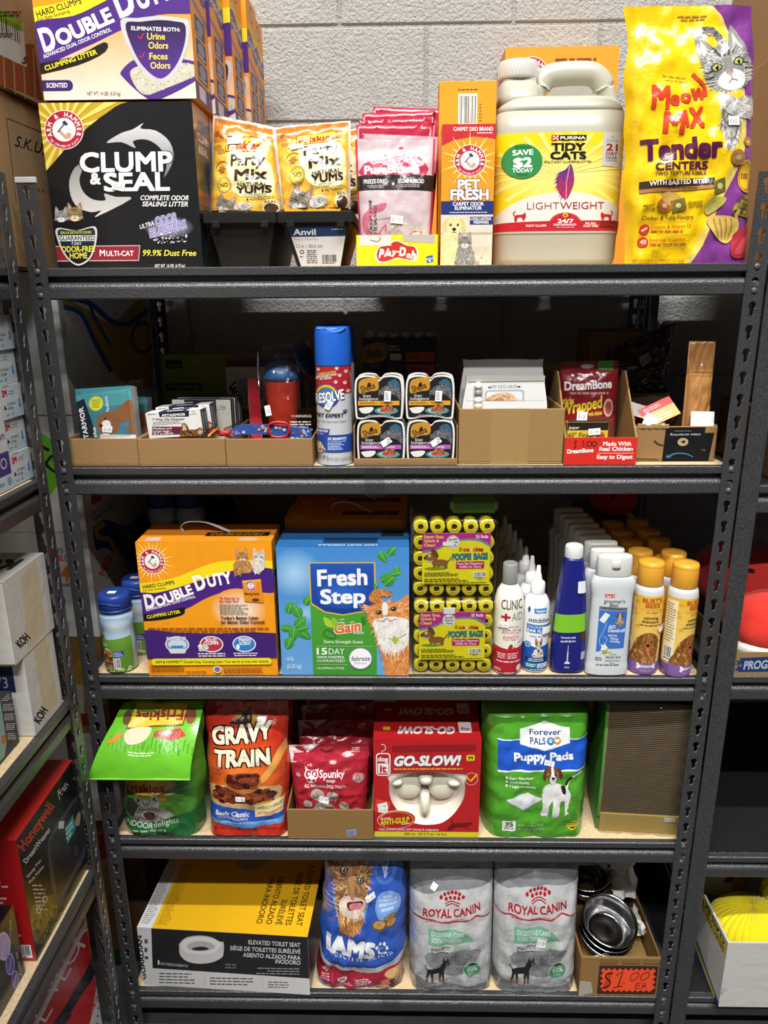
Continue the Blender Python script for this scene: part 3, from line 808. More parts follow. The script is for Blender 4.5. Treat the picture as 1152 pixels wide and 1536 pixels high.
def clump_front():
    q = ((215,528),(1008,532),(1040,1390),(285,1390)); a = A(*q)
    a.r(150,500,1100,1420, '141519'); g = sm([(150,500),(700,520),(560,590),(440,680),(340,775),(200,900)],4); a.p(g, 'c9a22e')
    for k in range(22):
        t = 2 * PI * k / 22; a.raw([(345,668),(345 + 330 * math.cos(t),668 + 330 * math.sin(t)),(345 + 330 * math.cos(t + .12),668 + 330 * math.sin(t + .12))],[(0,1,2)], 'efd86a')
    a.p(sm([(700,526),(1100,500),(1100,700),(1100,1500),(120,1500),(130,960),(240,880),(340,775),(440,682),(560,592)],4), '141519')
    arm_badge(a, 345,668,98)
    a.p(sm([(562,738),(640,690),(700,672),(758,640),(742,668),(820,680),(890,740),(905,830),(852,925),(872,840),(835,765),(770,725),(700,732),(712,768),(640,736)],3), 'dcdcdc', '6d6f74')
    a.p(sm([(440,845),(395,862),(362,930),(366,1010),(400,1070),(470,1096),(522,1088),(490,1122),(682,1028),(600,1018),(540,1000),(546,1035),(480,1030),(432,990),(414,930),(430,880)],3), '8c8a88', 'd6d2ce')
    a.t('CLUMP', 420,886,900,886,96, 'f2f1ef', .035, ol=('101114', .03)); a.t('&', 470,950,526,950,56, 'f2f1ef', .035, ol=('101114', .03)); a.t('SEAL', 540,986,882,986,90, 'f2f1ef', .035, ol=('101114', .03))
    a.t('COMPLETE ODOR', 728,1036,976,1040,24, 'efeeec', .02,.25); a.t('SEALING LITTER', 735,1068,972,1072,24, 'efeeec', .02,.25)
    a.e(870,1180,130,60, '1a1a20', c2='a9a6bd'); a.dots((790,1200,960,1260),['f2f2f4', 'b9b6c9', '8f8da2'],60,4,3)
    a.t('ULTRA', 722,1187,795,1166,22, 'efeeec', .01,.25); a.t('ODOR', 806,1172,916,1146,44, '8a7fc0', .03,.2, ol=('f2f1f6', .03)); a.t('BLASTERS', 770,1232,966,1182,44, '8a7fc0', .03,.2, ol=('f2f1f6', .03))
    a.p([(270,1270),(718,1270),(708,1352),(270,1352)], 'c9a6a9'); a.p([(270,1275),(713,1275),(704,1347),(270,1347)], '8c2536')
    a.t('M', 505,1325,533,1325,32, 'efeeec', .02); a.t('ULTI-CAT', 540,1325,682,1325,26, 'efeeec', .02); a.t('99.9% Dust Free', 730,1325,1006,1328,30, 'e6dc4a', .015,.2)
    a.t('NET WT. 14 LBS. (6.35 kg)', 790,1390,945,1390,20, 'efeeec', 0)
    cat_head(a, 312,1115,36, '9a9a9c', '4a4a50', 'e8e8ea', seed=4, fur=80); cat_head(a, 384,1105,44, '8f774f', '3f3222', 'e0d2b0', seed=5, fur=90)
    sh = sm([(287,1178),(390,1190),(490,1172),(490,1260),(455,1340),(390,1374),(330,1330),(292,1250)],4)
    a.p(sh, 'cfcfd0'); a.p([(390 + (x - 390) * .9,1268 + (y - 1268) * .92) for x, y in sh], '20304a', '0f1420'); a.r(305,1190,472,1212, '1b2a1c')
    a.t('SEALS & DESTROYS ODORS', 306,1208,468,1207,13, 'e6dc4a', .01); a.r(296,1216,486,1246, 'dcdcdc'); a.t('GUARANTEED', 298,1242,485,1242,23, '16181d', .02)
    a.t('7 DAY', 362,1266,414,1266,15, 'efeeec', .01); a.t('ODOR-FREE', 308,1302,482,1302,29, 'f0e23c', .02); a.t('HOME', 350,1336,442,1336,29, 'f0e23c', .02)
    return a
def clump_side():
    a = A((0,0),(100,0),(100,250),(0,250)); a.r(0,0,100,250, '17181c'); a.p([(0,0),(100,0),(100,14),(0,40)], 'c08a3a'); a.e(50,52,42,34, '3a3b40'); a.t('CLUMP', 18,52,84,52,12, 'e6e6e6', .02); a.t('&SEAL', 22,70,80,70,12, 'e6e6e6', .02)
    a.r(0,128,100,150, '7a2432'); a.r(20,196,80,226, '25304e'); a.ring(50,184,9,13, '9aa0ac'); a.ring(50,210,7,10, '9aa0ac'); return a
CQ = ((215,528),(1008,532),(1040,1390),(285,1390))
for i, (x, y) in enumerate(((.0145,.05),(.0148,.161),(.0145,.272),(.0152,.383),(.0145,.494))):
    lab = ('glossy black litter carton with silver arrows and a red round emblem', 'black litter carton standing directly behind the one with silver arrows', 'black litter carton, third of its row, under orange cartons', 'black litter carton, fourth of its row, under orange cartons', 'black litter carton at the wall end of its row, under orange cartons')[i]
    if i == 0:
        b = MB('gloss'); b.box((0,0,0),(.2525,.108,.258), dict(s='17181c', t='1b1c20')); b.art(clump_front(), front(.2525,.258)); b.art(clump_side(), right(0,.108,.258,.2525))
        cl0 = thing('litter_carton', lab, 'litter box', [('carton_body', b),('price_sticker', stick(front(.2525,.258), CQ, 618,964,64,42,12, '$10.00'))],(x, y, S1), group='black litter cartons on the top shelf')
    else: dup(cl0,(x, y, S1), label=lab, skip=('price',))

# black mud pans and the pouches of cat treats standing in them
def mud_pan(label, loc, wt, wb, h=.089, d=.30, lab=None, rot=(0,0,0)):
    mb = MB('rubber'); t = .003; c = '0b0b0c'
    for s_ in (-1,1):
        mb.add([(s_ * wb / 2,.02,0),(s_ * wb / 2, d - .02,0),(s_ * wt / 2, d, h),(s_ * wt / 2,0, h),(s_ * (wb / 2 - t),.022, t),(s_ * (wb / 2 - t), d - .022, t),(s_ * (wt / 2 - t), d - t, h),(s_ * (wt / 2 - t), t, h)],
               [(0,1,2,3),(4,5,6,7),(3,2,6,7)], c)
    for y0, y1, k in ((.02,0,1),(d - .02, d, -1)):
        mb.add([(-wb / 2, y0,0),(wb / 2, y0,0),(wt / 2, y1, h),(-wt / 2, y1, h),(-wb / 2, y0 + k * t, t),(wb / 2, y0 + k * t, t),(wt / 2 - t, y1 + k * t, h),(-wt / 2 + t, y1 + k * t, h)],[(0,1,2,3),(4,5,6,7),(3,2,6,7)], c)
    mb.add([(-wb / 2,.02,0),(wb / 2,.02,0),(wb / 2, d - .02,0),(-wb / 2, d - .02,0),(-wb / 2,.02, t),(wb / 2,.02, t),(wb / 2, d - .02, t),(-wb / 2, d - .02, t)],[(0,1,2,3),(4,5,6,7)], c)
    rim = MB('rubber'); rim.box((-wt / 2 - .002,-.004, h - .017),(wt / 2 + .002,-.0005, h + .001), c)
    for s_ in (-1,1): rim.box((s_ * wt * .34 - .007,-.005, h - .024),(s_ * wt * .34 + .007,-.0012, h - .014), c); rim.box((s_ * wt / 2 - .002,0, h - .014),(s_ * wt / 2 + .002, d, h + .001), c)
    ps = [('pan_body', mb),('rim', rim)]
    if lab: ps.append(('paper_label', lab(wt, wb, h)))
    return thing('mud_pan', label, 'pan', ps, loc, rot)
def anvil(wt, wb, h):
    q = ((497,800),(910,800),(910,1112),(497,1112)); a = A(*q)
    a.p([(540,880),(872,876),(866,935),(560,938)], '27406b'); a.p([(560,938),(866,935),(832,1106),(606,1106)], 'c9c9cc')
    a.t('Anvil', 572,926,700,926,32, 'f2f2f2', .02); a.g(790,890,860,902,1, 'a9b4cc'); a.t('Plastic Mud Pan', 574,956,710,957,14, 'c0562f', .01)
    a.t('12 in / 30.5 cm', 584,999,734,999,19, '2a2a2c', .01); a.ring(615,1022,8,13, '2a2a2c', n=12); a.g(636,1010,706,1090,7, '4a4a4e', 'c'); a.g(600,1044,630,1056,1, '4a4a4e'); a.bars(722,1036,818,1092, bg=None)
    return MB('paper').art(a, flat((-wt / 2,.02,0),(wt, 0,0),(0,-.02, h)),.0006)
mud_pan('plain black plastic pan beside the black litter carton, holding tilted yellow treat pouches', (.3335,.06, S1),.122,.080)
mud_pan('black plastic pan with a blue and white paper label under a yellow treat pouch', (.4625,.06, S1),.126,.072, lab=anvil)
def party(q, dx, k0):
    """yellow cat-treat pouch; drawn for the pouch in the labelled pan"""
    a = A(*q); (x0, y0),(x1, y1),(x2, y2),(x3, y3) = q
    a.p(q, 'f3ebe0'); ins = lambda u, v: (x0 + (x1 - x0) * u + ((x3 - x0) * (1 - u) + (x2 - x1) * u) * v, y0 + (y1 - y0) * u + ((y3 - y0) * (1 - u) + (y2 - y1) * u) * v)
    a.p([ins(.03,.02), ins(.97,.02), ins(.97,1), ins(.03,1)], 'eeb23a'); a.p([ins(.03,.02), ins(.97,.02), ins(.97,.14), ins(.03,.22)], 'd9862f')
    Q = lambda u, v, r, c, ry=1: a.e(*ins(u, v), r * 400, r * 400 * ry, c)
    for u, v, r in ((.25,.30,.12),(.12,.5,.10),(.2,.62,.14),(.8,.3,.12),(.9,.55,.10),(.5,.2,.13),(.85,.75,.1),(.6,.85,.14)): Q(u, v, r, 'f0c350')
    blob = [ins(*k) for k in sm([(.32,.30),(.6,.24),(.88,.34),(.94,.55),(.90,.74),(.62,.80),(.40,.74),(.30,.5)],5)]; a.p(blob, 'f0e6b4')
    for u, v in ((.13,.26),(.20,.30),(.82,.24)):
        Q(u, v, .07, 'd99a3c', .6); p = ins(u, v)
        for d in (-14,0,14): a.line([(p[0] + d - 8, p[1] - 14),(p[0] + d + 6, p[1] + 14)],4, '7a4a1e')
    Q(.10,.14,.035, '9c5a2a'); a.line([ins(.12,.15), ins(.22,.17)],8, '9c5a2a')
    b0, b1, b2, b3 = ins(.27,.15), ins(.80,.12), ins(.80,.27), ins(.27,.30); a.p([b0, b1, b2, b3], '8a2c22'); a.p([ins(.28,.16), ins(.79,.13), ins(.79,.26), ins(.28,.29)], 'f2c93a')
    a.t('Friskies', *ins(.30,.275), *ins(.78,.245),42, 'a8322a', .04)
    a.t('Party', *ins(.36,.44), *ins(.84,.40),62, '3a2a1c', .02); a.t('Mix', *ins(.42,.60), *ins(.86,.56),64, '3a2a1c', .03)
    a.t('NATURAL', *ins(.46,.67), *ins(.86,.64),22, '3a2a1c', .02); a.t('YUMS', *ins(.44,.755), *ins(.90,.725),44, '3a2a1c', .04)
    a.t('WITH ADDED', *ins(.54,.785), *ins(.84,.765),13, '3a2a1c', .01); a.t('VITAMINS, MINERALS', *ins(.50,.815), *ins(.92,.795),13, '3a2a1c', .01); a.t('& NUTRIENTS', *ins(.58,.845), *ins(.88,.83),13, '3a2a1c', .01)
    p = ins(.26,.66); a.e(*p, 44,52, 'f0d254'); a.ring(*p, 40,43, '4a3420', 1.18); a.ring(*p, 33,35, '4a3420', 1.18); a.t('NO', p[0] - 24, p[1] + 14, p[0] + 24, p[1] + 12,28, '3a2a1c', .02)
    p = ins(.22,.48); a.star(*p, 16,28,6, 'a9702c'); a.ring(p[0], p[1] - 6,38,42, '8a5a22', a0=190, a1=350)
    p = ins(.26,.93); cat_head(a, p[0], p[1],62, '9a9186', '4c443a', 'eeeae2', rot=20, seed=k0, fur=120); p2 = ins(.52,.94); a.e(*p2,52,30, 'efeae2', -15); a.fur([ins(.42,.90), ins(.62,.90), ins(.62,.99), ins(.42,.99)],['e6e0d6', 'c9c0b2', '9a9186'],40,22,10,.15)
    p = ins(.88,.93); a.e(*p, 46,54, 'efe4b0'); a.e(p[0], p[1] + 10,34,36, '4a3320'); a.t('REAL', p[0] - 30, p[1] - 24, p[0] + 26, p[1] - 32,18, '3a2a1c', .02)
    return a
QL = ((110,212),(410,310),(480,800),(55,785)); QR = ((400,318),(872,262),(905,800),(497,795))
FL = Bag(((.0,.0),(.131,-.004),(.119,.139),(.012,.160)),.045, top=.08, seal=.10, seed=1.3, foot=.7, crinkle=.0016)
FR = Bag(((.012,.0),(.132,.0),(.134,.144),(.0,.134)),.05, top=.08, seal=.10, seed=4.1, foot=.7, crinkle=.0016)
for i, (bg, q, x, y, z, tx, ty, lb) in enumerate(((FL, QL, .268,.105,.1015,232,352, 'yellow cat-treat pouch tilted over in the plain black pan'),(FR, QR, .388,.078,.1010,556,456, 'upright yellow cat-treat pouch in the pan with the paper label'))):
    zlow = .045                                               # the part of the pouch down inside the pan
    mb = bg.mesh('eab23c', 'film', 'dfa23a'); mb.art(party(q, 0,11 + i), bg.sheet)
    mb.prism([(.030,-zlow),(.10,-zlow),(.118,.004),(.016,.004)], 'y', .008,.04, 'e2a83a', 'film')
    thing('treat_pouch', lb, 'treat bag', [('pouch_body', mb),('price_sticker', stick(bg.sheet, q, tx, ty, 72,34,2 if i == 0 else -8, '$ 1.50'))],(x, y, S1 + z - .002),(-.10,0,0), 'yellow cat-treat pouches in the black pans')
for i, (x, y, z, r, lb) in enumerate(((.405,.160,.099,.05, 'yellow treat pouch tucked behind the upright one in the labelled pan'),(.272,.165,.099,.0, 'yellow treat pouch tucked behind the tilted one in the plain pan'))):
    mb = FR.mesh('eab23c', 'film', 'dfa23a'); mb.art(party(QR, 0,20 + i), FR.sheet); mb.prism([(.030,-.045),(.10,-.045),(.118,.004),(.016,.004)], 'y', .008,.04, 'e2a83a', 'film')
    thing('treat_pouch', lb, 'treat bag', [('treat_pouch', mb)],(x, y, S1 + z),(-.04,0, r * .3), 'yellow cat-treat pouches in the black pans')

# yellow dough box with freeze-dried pouches
mb = tray(MB('card'),.139,.24,.0505, 'e8d21e', .0016, hb=.06, hs=.05)
a = A((133,1122),(600,1122),(602,1303),(133,1303)); a.r(100,1100,640,1320, 'ecd818')
lg = sm([(242,1240),(262,1190),(310,1180),(366,1152),(430,1180),(478,1190),(494,1230),(474,1272),(400,1262),(366,1258),(310,1278),(262,1280)],5)
a.p(lg, 'f4ead8'); a.p([(368 + (x - 368) * .93,1218 + (y - 1218) * .9) for x, y in lg], 'c02a26')
for ch, x, y, h in (('P', 262,1250,48),('l', 294,1242,46),('a', 310,1238,34),('y', 338,1234,34),('-', 366,1226,30),('D', 382,1240,48),('o', 422,1252,34),('h', 450,1258,46)): a.t(ch, x, y, x + (10 if ch == 'l' else 16 if ch == '-' else 26 if ch != 'D' else 36), y + 5, h, 'f4ead8', .06)
a.p([(540,1248),(578,1240),(582,1280),(545,1288)], '1f5fae'); a.t('Hasbro', 544,1268,578,1262,9, 'f2f2f2', .02); a.e(562,1274,8,4, 'f2f2f2')
a.r(150,1123,336,1184, 'dcd6cf'); a.line(sm([(215,1150),(255,1160),(272,1145),(268,1132)],4, False),4, '2a2420'); a.p([(404,1122),(588,1120),(586,1172),(404,1160)], 'b9b2aa')
mb.art(a, front(.137,.0505))
thing('display_box', 'yellow open-top box holding the freeze-dried treat pouches', 'display box', [('display_box', mb)],(.532,.05, S1))
def purebites(q, bg_='c9b6bb', rim='c23a58'):
    a = A(*q); a.p([(50,400),(650,400),(650,1150),(50,1150)], bg_)
    for k in ((q[0], q[3]),(q[1], q[2])): a.line(k, 26, rim)
    a.line((q[0], q[1]),12, 'd4a0aa')
    mnt = sm([(158,690),(160,610),(240,572),(290,552),(400,540),(470,560),(530,590),(540,690)],2); a.p(mnt, 'b3304e'); a.e(240,555,62,26, bg_, -20); a.e(390,512,18,9, rim)
    a.t('PureBites', 168,668,456,664,48, 'efdfe2', .045); a.p(sm([(458,668),(455,590),(468,578),(478,600),(495,625),(505,668)],3), 'e6d4d8')
    a.p([(60,676),(640,680),(640,775),(60,765)], '26201f'); a.t('FREEZE DRIED', 162,726,312,728,24, 'e8e2e2', .02); a.t('SÉCHÉ À FROID', 372,727,534,729,24, 'e8e2e2', .02); a.g(180,736,300,756,2, 'a9a2a2', 'c'); a.g(376,736,530,756,2, 'a9a2a2', 'c'); a.star(344,733,5,13,6, 'e8e2e2')
    a.p(sm([(300,845),(285,885),(230,905),(190,950),(195,1010),(240,1020),(295,965),(298,1005),(250,1048),(190,1035),(150,985),(155,915),(210,868)],4), 'c4677c'); a.line(sm([(160,920),(220,940),(330,930)],4, False),3, 'c4677c')
    a.t('WILD-CAUGHT SHRIMP', 212,1085,212,824,20, '2a2224', .015); a.t('CREVETTE SAUVAGE', 240,1100,240,856,20, '2a2224', .015)
    a.fur(sm([(260,1110),(300,990),(420,960),(560,1000),(570,1110)],3),['d4c4b4', 'cbb8aa', 'd8cdc6', 'cdbfb4'],120,34,20,.4,6,120)
    one = [(415,1055),(470,1010),(520,1010),(518,1118),(468,1118),(468,1070),(420,1090)]; a.p(one, 'e8d9bc'); a.fur(one, ['cdb98a', 'efe6cf', 'b09a6a', 'd6c59a'],50,20,30,.4,3,120); a.line(one + [one[0]],5, 'b3304e')
    return a
PQ = ((113,448),(600,450),(585,1118),(125,1118))
PB = Bag(((.0,0),(.124,0),(.131,.184),(-.006,.184)),.035, seal=.1, top=.06, seed=2.2, foot=.5, crinkle=.0010)
pps = []
for i, (x, y, z, r, ry, lb) in enumerate(((.536,.066,.026,-.08,0, 'pale pink clear-fronted treat pouch with a black band, foremost in the yellow box'),(.537,.106,.040,-.06,.05, 'pale pink treat pouch standing just behind the foremost one in the yellow box'))):
    mb = PB.mesh('c9b6bb', 'film', 'b8324c'); mb.art(purebites(PQ), PB.sheet); mb.prism([(.012,-.021 - .008 * i),(.108,-.021 - .008 * i),(.112,.004),(.010,.004)], 'y', .010,.03, 'c23a58', 'film')
    ps = [('pouch_body', mb)] + ([('price_sticker', stick(PB.sheet, PQ, 367,942,76,46,5, '$ 1.00'))] if i == 0 else [])
    thing('treat_pouch', lb, 'treat bag', ps, (x, y, S1 + z),(r, ry, 0), 'pouches in the yellow box')
for i, (x, y, z, ry, hh, lb) in enumerate(((.530,.145,.004,.02,.238, 'red back of a treat pouch, third in the yellow box'),(.546,.171,.004,-.03,.250, 'red treat pouch turned to show its plain back, fourth in the yellow box'),(.538,.197,.004,.02,.252, 'red treat pouch in the middle of the yellow box'),(.548,.222,.004,-.02,.272, 'red treat pouch with its top edge raised, near the end of the yellow box'),(.548,.247,.009,.05,.284, 'red treat pouch with a slanted top at the wall end of the yellow box'))):
    bg = Bag(((.018,0),(.104,0),(.130, hh),(-.006, hh)),.020, seal=.1, top=.06, seed=5 + i, foot=.6, crinkle=.0014)
    mb = bg.mesh(lambda u, v: 'a8213a' if v < .86 else 'b93048', 'film'); thing('treat_pouch', lb, 'treat bag', [('treat_pouch', mb)],(x, y, S1 + z),(-.02, ry, 0), 'pouches in the yellow box')

# carpet powder cartons
a = A((620,488),(928,486),(905,1300),(612,1300)); a.r(560,450,1000,1330, 'f0961e'); a.p([(560,450),(1000,450),(1000,600),(900,570),(800,560),(690,580),(560,640)], 'c2262e')
a.rays(780,700,90,175,20, 'fbe08a'); a.t('CARPET DEO BRAND', 684,526,912,526,21, 'f4ece6', .025); a.g(820,534,908,544,1, 'f4ece6'); arm_badge(a, 780,697,88)
a.p([(700,800),(850,800),(850,860),(700,860)], 'f0961e'); a.t('PET', 710,862,838,862,54, 'f6f4f2', .045, ol=('1d2657', .05)); a.t('FRESH', 668,920,888,920,56, 'f6f4f2', .045, ol=('1d2657', .05))
a.r(560,930,1000,1008, '1e2c6e'); a.t('CARPET ODOR', 682,956,860,956,20, 'f2f2f4', .02); a.t('ELIMINATOR', 694,980,848,980,20, 'f2f2f4', .02); a.g(664,990,882,1000,1, 'c9cde0')
a.r(560,1008,1000,1330, 'd9cfba'); a.r(560,1110,1000,1124, 'b9ad96'); a.r(560,1190,1000,1330, 'cfc4ad'); a.fur([(560,1190),(1000,1190),(1000,1330),(560,1330)],['d9cfba', 'bfb39a', 'c8bda6'],120,30,80,.15)
a.r(780,1020,1000,1066, '1e2c6e'); a.t('LONG LASTING', 784,1040,902,1040,17, 'f2f2f4', .015); a.t('FRESHNESS', 802,1060,888,1060,17, 'f2f2f4', .015)
a.p(sm([(620,1120),(690,1110),(715,1160),(700,1260),(690,1310),(600,1310),(605,1200)],4), 'e6d69a'); a.fur(sm([(620,1120),(690,1110),(715,1160),(700,1260),(690,1310),(600,1310)],3),['efe2b0', 'd6c382', 'e6d69a'],120,26,80,.2)
dog_head(a, 690,1075,58, 'e8d79c', 'd3bd78', 'f0e6c0', seed=8, blaze=False, fur=90)
a.p(sm([(720,1180),(785,1180),(800,1290),(700,1300)],4), '8d8a86'); a.fur(sm([(720,1180),(785,1180),(800,1290),(700,1300)],4),['5c5a58', 'b9b6b2', '8d8a86'],90,22,80,.15); cat_head(a, 752,1165,42, '8d8a86', '4a4846', 'd6d2cc', seed=6, fur=80)
a.t('NET WT. 30 OZ. (850 g)', 694,1290,834,1290,18, '5a5650', 0)
b2 = A((608,275),(910,275),(908,490),(605,490)); b2.r(560,250,1000,520, 'f09a1c'); b2.bars(708,322,808,476, n=20); b2.g(706,300,812,312,1, '6a4a1e'); b2.g(818,360,836,440,6, '8a6426')
carton('powder_carton', 'slim orange, red and navy carpet powder carton with a puppy and kitten', 'carpet powder box', (.6755,.05, S1),.0875,.055,.2195, dict(s='ee9a22', t='f0a02a'), a, ch=.001)
carton('powder_carton', 'orange carton showing a barcode, standing behind the slim carpet powder carton', 'carpet powder box', (.6735,.115, S1),.0965,.05,.298, dict(s='ee9a22', t='f0a02a', f='f09a1c'), None, parts=[('barcode_label', MB('card').art(b2, flat((0,0,.216),(.0965,0,0),(0,0,.08))))], ch=.001)
# white litter jug
JW, JH = .1125,.222
def jug():
    body = MB('jug'); c = 'b4b3a4'
    prof = [(0,.102,.070),(.004,.108,.076),(.012,.1105,.079),(.05,.111,.080),(.052,.1115,.0805),(.215,.1115,.0805),(.222,.1105,.079),(.248,.1095,.077)]
    body.lathe([((p[1], p[2]), p[0]) for p in prof], c, 64, n=5.5, c=(0,.08))
    body.lathe([((.1095,.077),.247),((.107,.074),.258),((.099,.066),.268),((.090,.056),.274),((.06,.03),.275)], c, 64, n=5, c=(0,.08))
    body.lathe([((.040,.060),.262),((.037,.054),.278),((.035,.046),.292),((.0325,.036),.301),((.031,.031),.304),((.031,.031),.316),((.029,.029),.318)], c, 40, n=3, c=(-.0685,.078))
    body.lathe([((.033,.050),.262),((.028,.042),.275),((.02,.03),.279)], c, 32, n=3, c=(.074,.08))
    hd = MB('jug'); pts = sm([(-.036,.285),(-.026,.306),(-.010,.318),(.030,.321),(.060,.319),(.076,.308),(.086,.290),(.094,.268)],5, False)
    n = len(pts); hp = [(x, .08, z) for x, z in pts]; hd.tube(hp, [.0155] * n, c, 14, flat=1.25)
    cap = MB('plastic'); cap.lathe([(.0325,.308),(.034,.310),(.034,.334),(.0325,.3365),(.030,.337)], 'd0cfc9', 40, c=(-.070,.075))
    for k in range(40):
        t = 2 * PI * k / 40; cap.box((-.0010,-.0345,.311),(.0010,-.0335,.333), 'd0cfc9', T=Matrix.Translation((-.070,.075,0)) @ Matrix.Rotation(t, 4, 'Z'))
    a = A((62,430),(610,428),(585,945),(55,945)); a.p([(30,400),(640,400),(640,960),(30,960)], 'ecd317')
    a.e(330,640,300,170, 'e3cc22', c2='f6ec9a'); 
    for k in range(26):
        t = 2 * PI * k / 26; a.raw([(335,640),(335 + 300 * math.cos(t),640 + 220 * math.sin(t)),(335 + 300 * math.cos(t + .08),640 + 220 * math.sin(t + .08))],[(0,1,2)], 'f3e47a')
    a.p(sm([(20,940),(60,860),(150,780),(260,742),(340,735),(430,742),(540,790),(640,880),(640,960),(20,960)],4), 'dcd9d2')
    a.p([(20,896),(170,885),(330,880),(640,880),(640,940),(330,936),(20,950)], 'b8232e'); a.e(348,895,66,56, 'b8232e', n=40); a.ring(348,895,60,62, 'd86a70', .86,200,340)
    a.p([(20,936),(330,934),(640,936),(640,980),(20,980)], 'b4b3a4')
    a.r(286,444,430,472, '1d1a18'); a.p([(288,446),(316,446),(316,470),(288,470)], 'd8322e'); 
    for i in range(3):
        for j in range(3):
            if (i + j) % 2 == 0: a.r(291 + 8 * i, 448 + 7 * j, 298 + 8 * i, 454 + 7 * j, 'f4f0ea')
    a.t('PURINA', 322,466,426,466,15, 'f4f0ea', .03); a.t('TIDY', 286,522,426,522,36, '1d1a18', .045); a.t('CATS', 282,566,430,566,36, '1d1a18', .045)
    a.t('MULTI-CAT CLUMPING LITTER', 256,586,452,586,11, '2c2818', .02)
    a.p([(500,424),(576,428),(572,608),(496,602)], 'c6c8cc'); a.ring(540,454,4,6, '6a6c72', n=14); a.g(512,466,566,482,2, '6a6c72', 'c', .3); a.t('21', 512,524,562,525,34, '8c1f30', .03); a.t('DAY', 512,548,562,549,18, '8c1f30', .03); a.t('ODOR', 510,567,560,568,14, '303238', .02); a.t('CONTROL', 510,579,560,580,8, '303238', .01)
    fth = sm([(366,592),(378,630),(382,680),(370,730),(350,772),(322,740),(310,690),(318,640),(345,620)],4); a.p(fth, '3b3a8c', 'c3283a'); a.fur(fth, ['4a2a78', '8a2a66', '2f3a90', 'b02a48'],60,26,120,.08,9,20); a.line([(362,600),(350,690),(350,775)],3, 'd9a0b0')
    a.t('LIGHT', 190,822,322,822,36, '9b2b33', -.012); a.t('WEIGHT', 326,822,508,822,36, '9b2b33', .012)
    for sx, x in ((1,160),(-1,520)):
        a.p(sm([(x - sx * 20,880),(x - sx * 18,852),(x + sx * 10,848),(x + sx * 22,838),(x + sx * 26,856),(x + sx * 16,880),(x + sx * 8,862),(x - sx * 8,864),(x - sx * 10,880)],3), 'b8232e'); a.line(sm([(x - sx * 18,856),(x - sx * 26,842),(x - sx * 16,830)],3, False),4, 'b8232e')
    a.e(348,853,11,12, 'd9b23a'); a.e(348,853,5,6, 'b8232e'); a.t('24/7', 316,893,382,893,20, 'f2ece8', .03); a.t('PERFORMANCE*', 300,907,394,907,10, 'f2ece8', .015); a.g(302,911,394,919,1, 'e0a0a4', 'c'); a.t('TIGHT CLUMPS', 184,911,270,911,11, 'f2ece8', .015); a.t('99.9%', 430,902,474,902,11, 'f2ece8', .015); a.t('DUST FREE', 424,915,484,915,11, 'f2ece8', .015)
    a.r(492,884,588,916, '8c2028'); a.t('NET WT 8.5 LB', 496,897,560,897,10, '1d1210', 0); a.t('(3.86 kg)', 496,912,540,912,10, '1d1210', 0)
    a.e(168,575,82,88, '2f8a4c', n=40); a.t('SAVE', 128,545,212,542,26, 'f2f4f0', .03); a.t('$2', 132,606,208,604,46, 'f2f4f0', .045); a.t('TODAY', 128,632,212,632,20, 'f2f4f0', .02); a.g(140,638,196,652,2, '1f5a34', 'c'); a.g(130,496,206,512,2, '1f5a34', 'c')
    b = Bottle([(.0535,.1115,.0805),(.2135,.1115,.0805)], n=5.5, nu=30, nv=4); b.sheet.P[:, :, 1] += .08; b.warp(a)
    lab = MB('gloss').art(a, b.sheet, .0004)
    gl = A((0,0),(10,0),(10,10),(0,10)); gl.r(0,0,10,10, 'ddd9c8')
    return [('jug_body', body, [('cap', cap),('handle', hd)]),('printed_label', lab, None, 'yellow and red wraparound label')]
thing('litter_jug', 'big white plastic litter jug with a yellow label and round green sticker', 'jug', jug(),(.882,.093, S1))
carton('litter_carton', 'orange litter carton stacked upper, seen through the handle of the white jug', 'litter box', (.84,.572, S1 + .2205),.25,.11,.252, dict(s='e6962a', f='e99a22', t='eda83a'),(lambda a: (a.r(0,0,100,100, 'e99a22'), arm_badge(a, 24,22,14), a.r(40,30,95,70, 'a9a49a'), a.g(44,8,90,18,2, '8a3a1e'), a)[-1])(A((0,0),(100,0),(100,100),(0,100))))

for x, w_, lb in ((.535,.17, 'orange litter carton against the wall behind the red treat pouches'),(.72,.25, 'orange litter carton under another one behind the white jug'),(.985,.19, 'orange litter carton against the wall behind the kibble bag')):
    carton('litter_carton', lb, 'litter box', (x, .572, S1), w_, .11,.219, dict(s='d98a24'))  # outer two added to keep light off the wall below the shelf
# yellow and purple bag of cat kibble
Q = ((560,45),(1085,42),(1062,1048),(582,1050)); a = A(*Q)
a.p([(400,0),(1200,0),(1200,1100),(400,1100)], 'f0c512'); a.p(sm([(880,0),(930,80),(960,150),(990,280),(1010,420),(1010,560),(960,700),(910,790),(880,880),(850,960),(815,1100),(1200,1100),(1200,0)],3), 'e2cc62')
a.p(sm([(900,0),(945,80),(975,150),(1010,300),(1030,460),(1030,580),(985,720),(935,810),(900,900),(870,980),(830,1100),(1200,1100),(1200,0)],3), '7c3a86')
body = sm([(930,400),(1000,420),(1060,400),(1080,430),(1070,465),(1010,490),(1000,560),(960,615),(930,540)],4)
a.line(sm([(850,178),(862,150),(900,142),(930,170),(945,215)],4, False),30, '6d6a68'); a.fur(sm([(838,178),(862,134),(905,128),(945,165),(955,215),(930,215),(905,165),(870,172)],3),['3a3836', '8d8a86', '55524f'],70,22,40,.18)
a.p(body, 'a9a6a0'); a.fur(body, ['d8d5cf', '6d6a66', 'b9b6b0', '8d8a86'],200,30,95,.15,3)
cat_head(a, 958,290,112, '8f8d8a', '34332f', 'e2dfd8', 'b8bb5a', rot=-17, ear='cfc9c0', seed=21, fur=420)
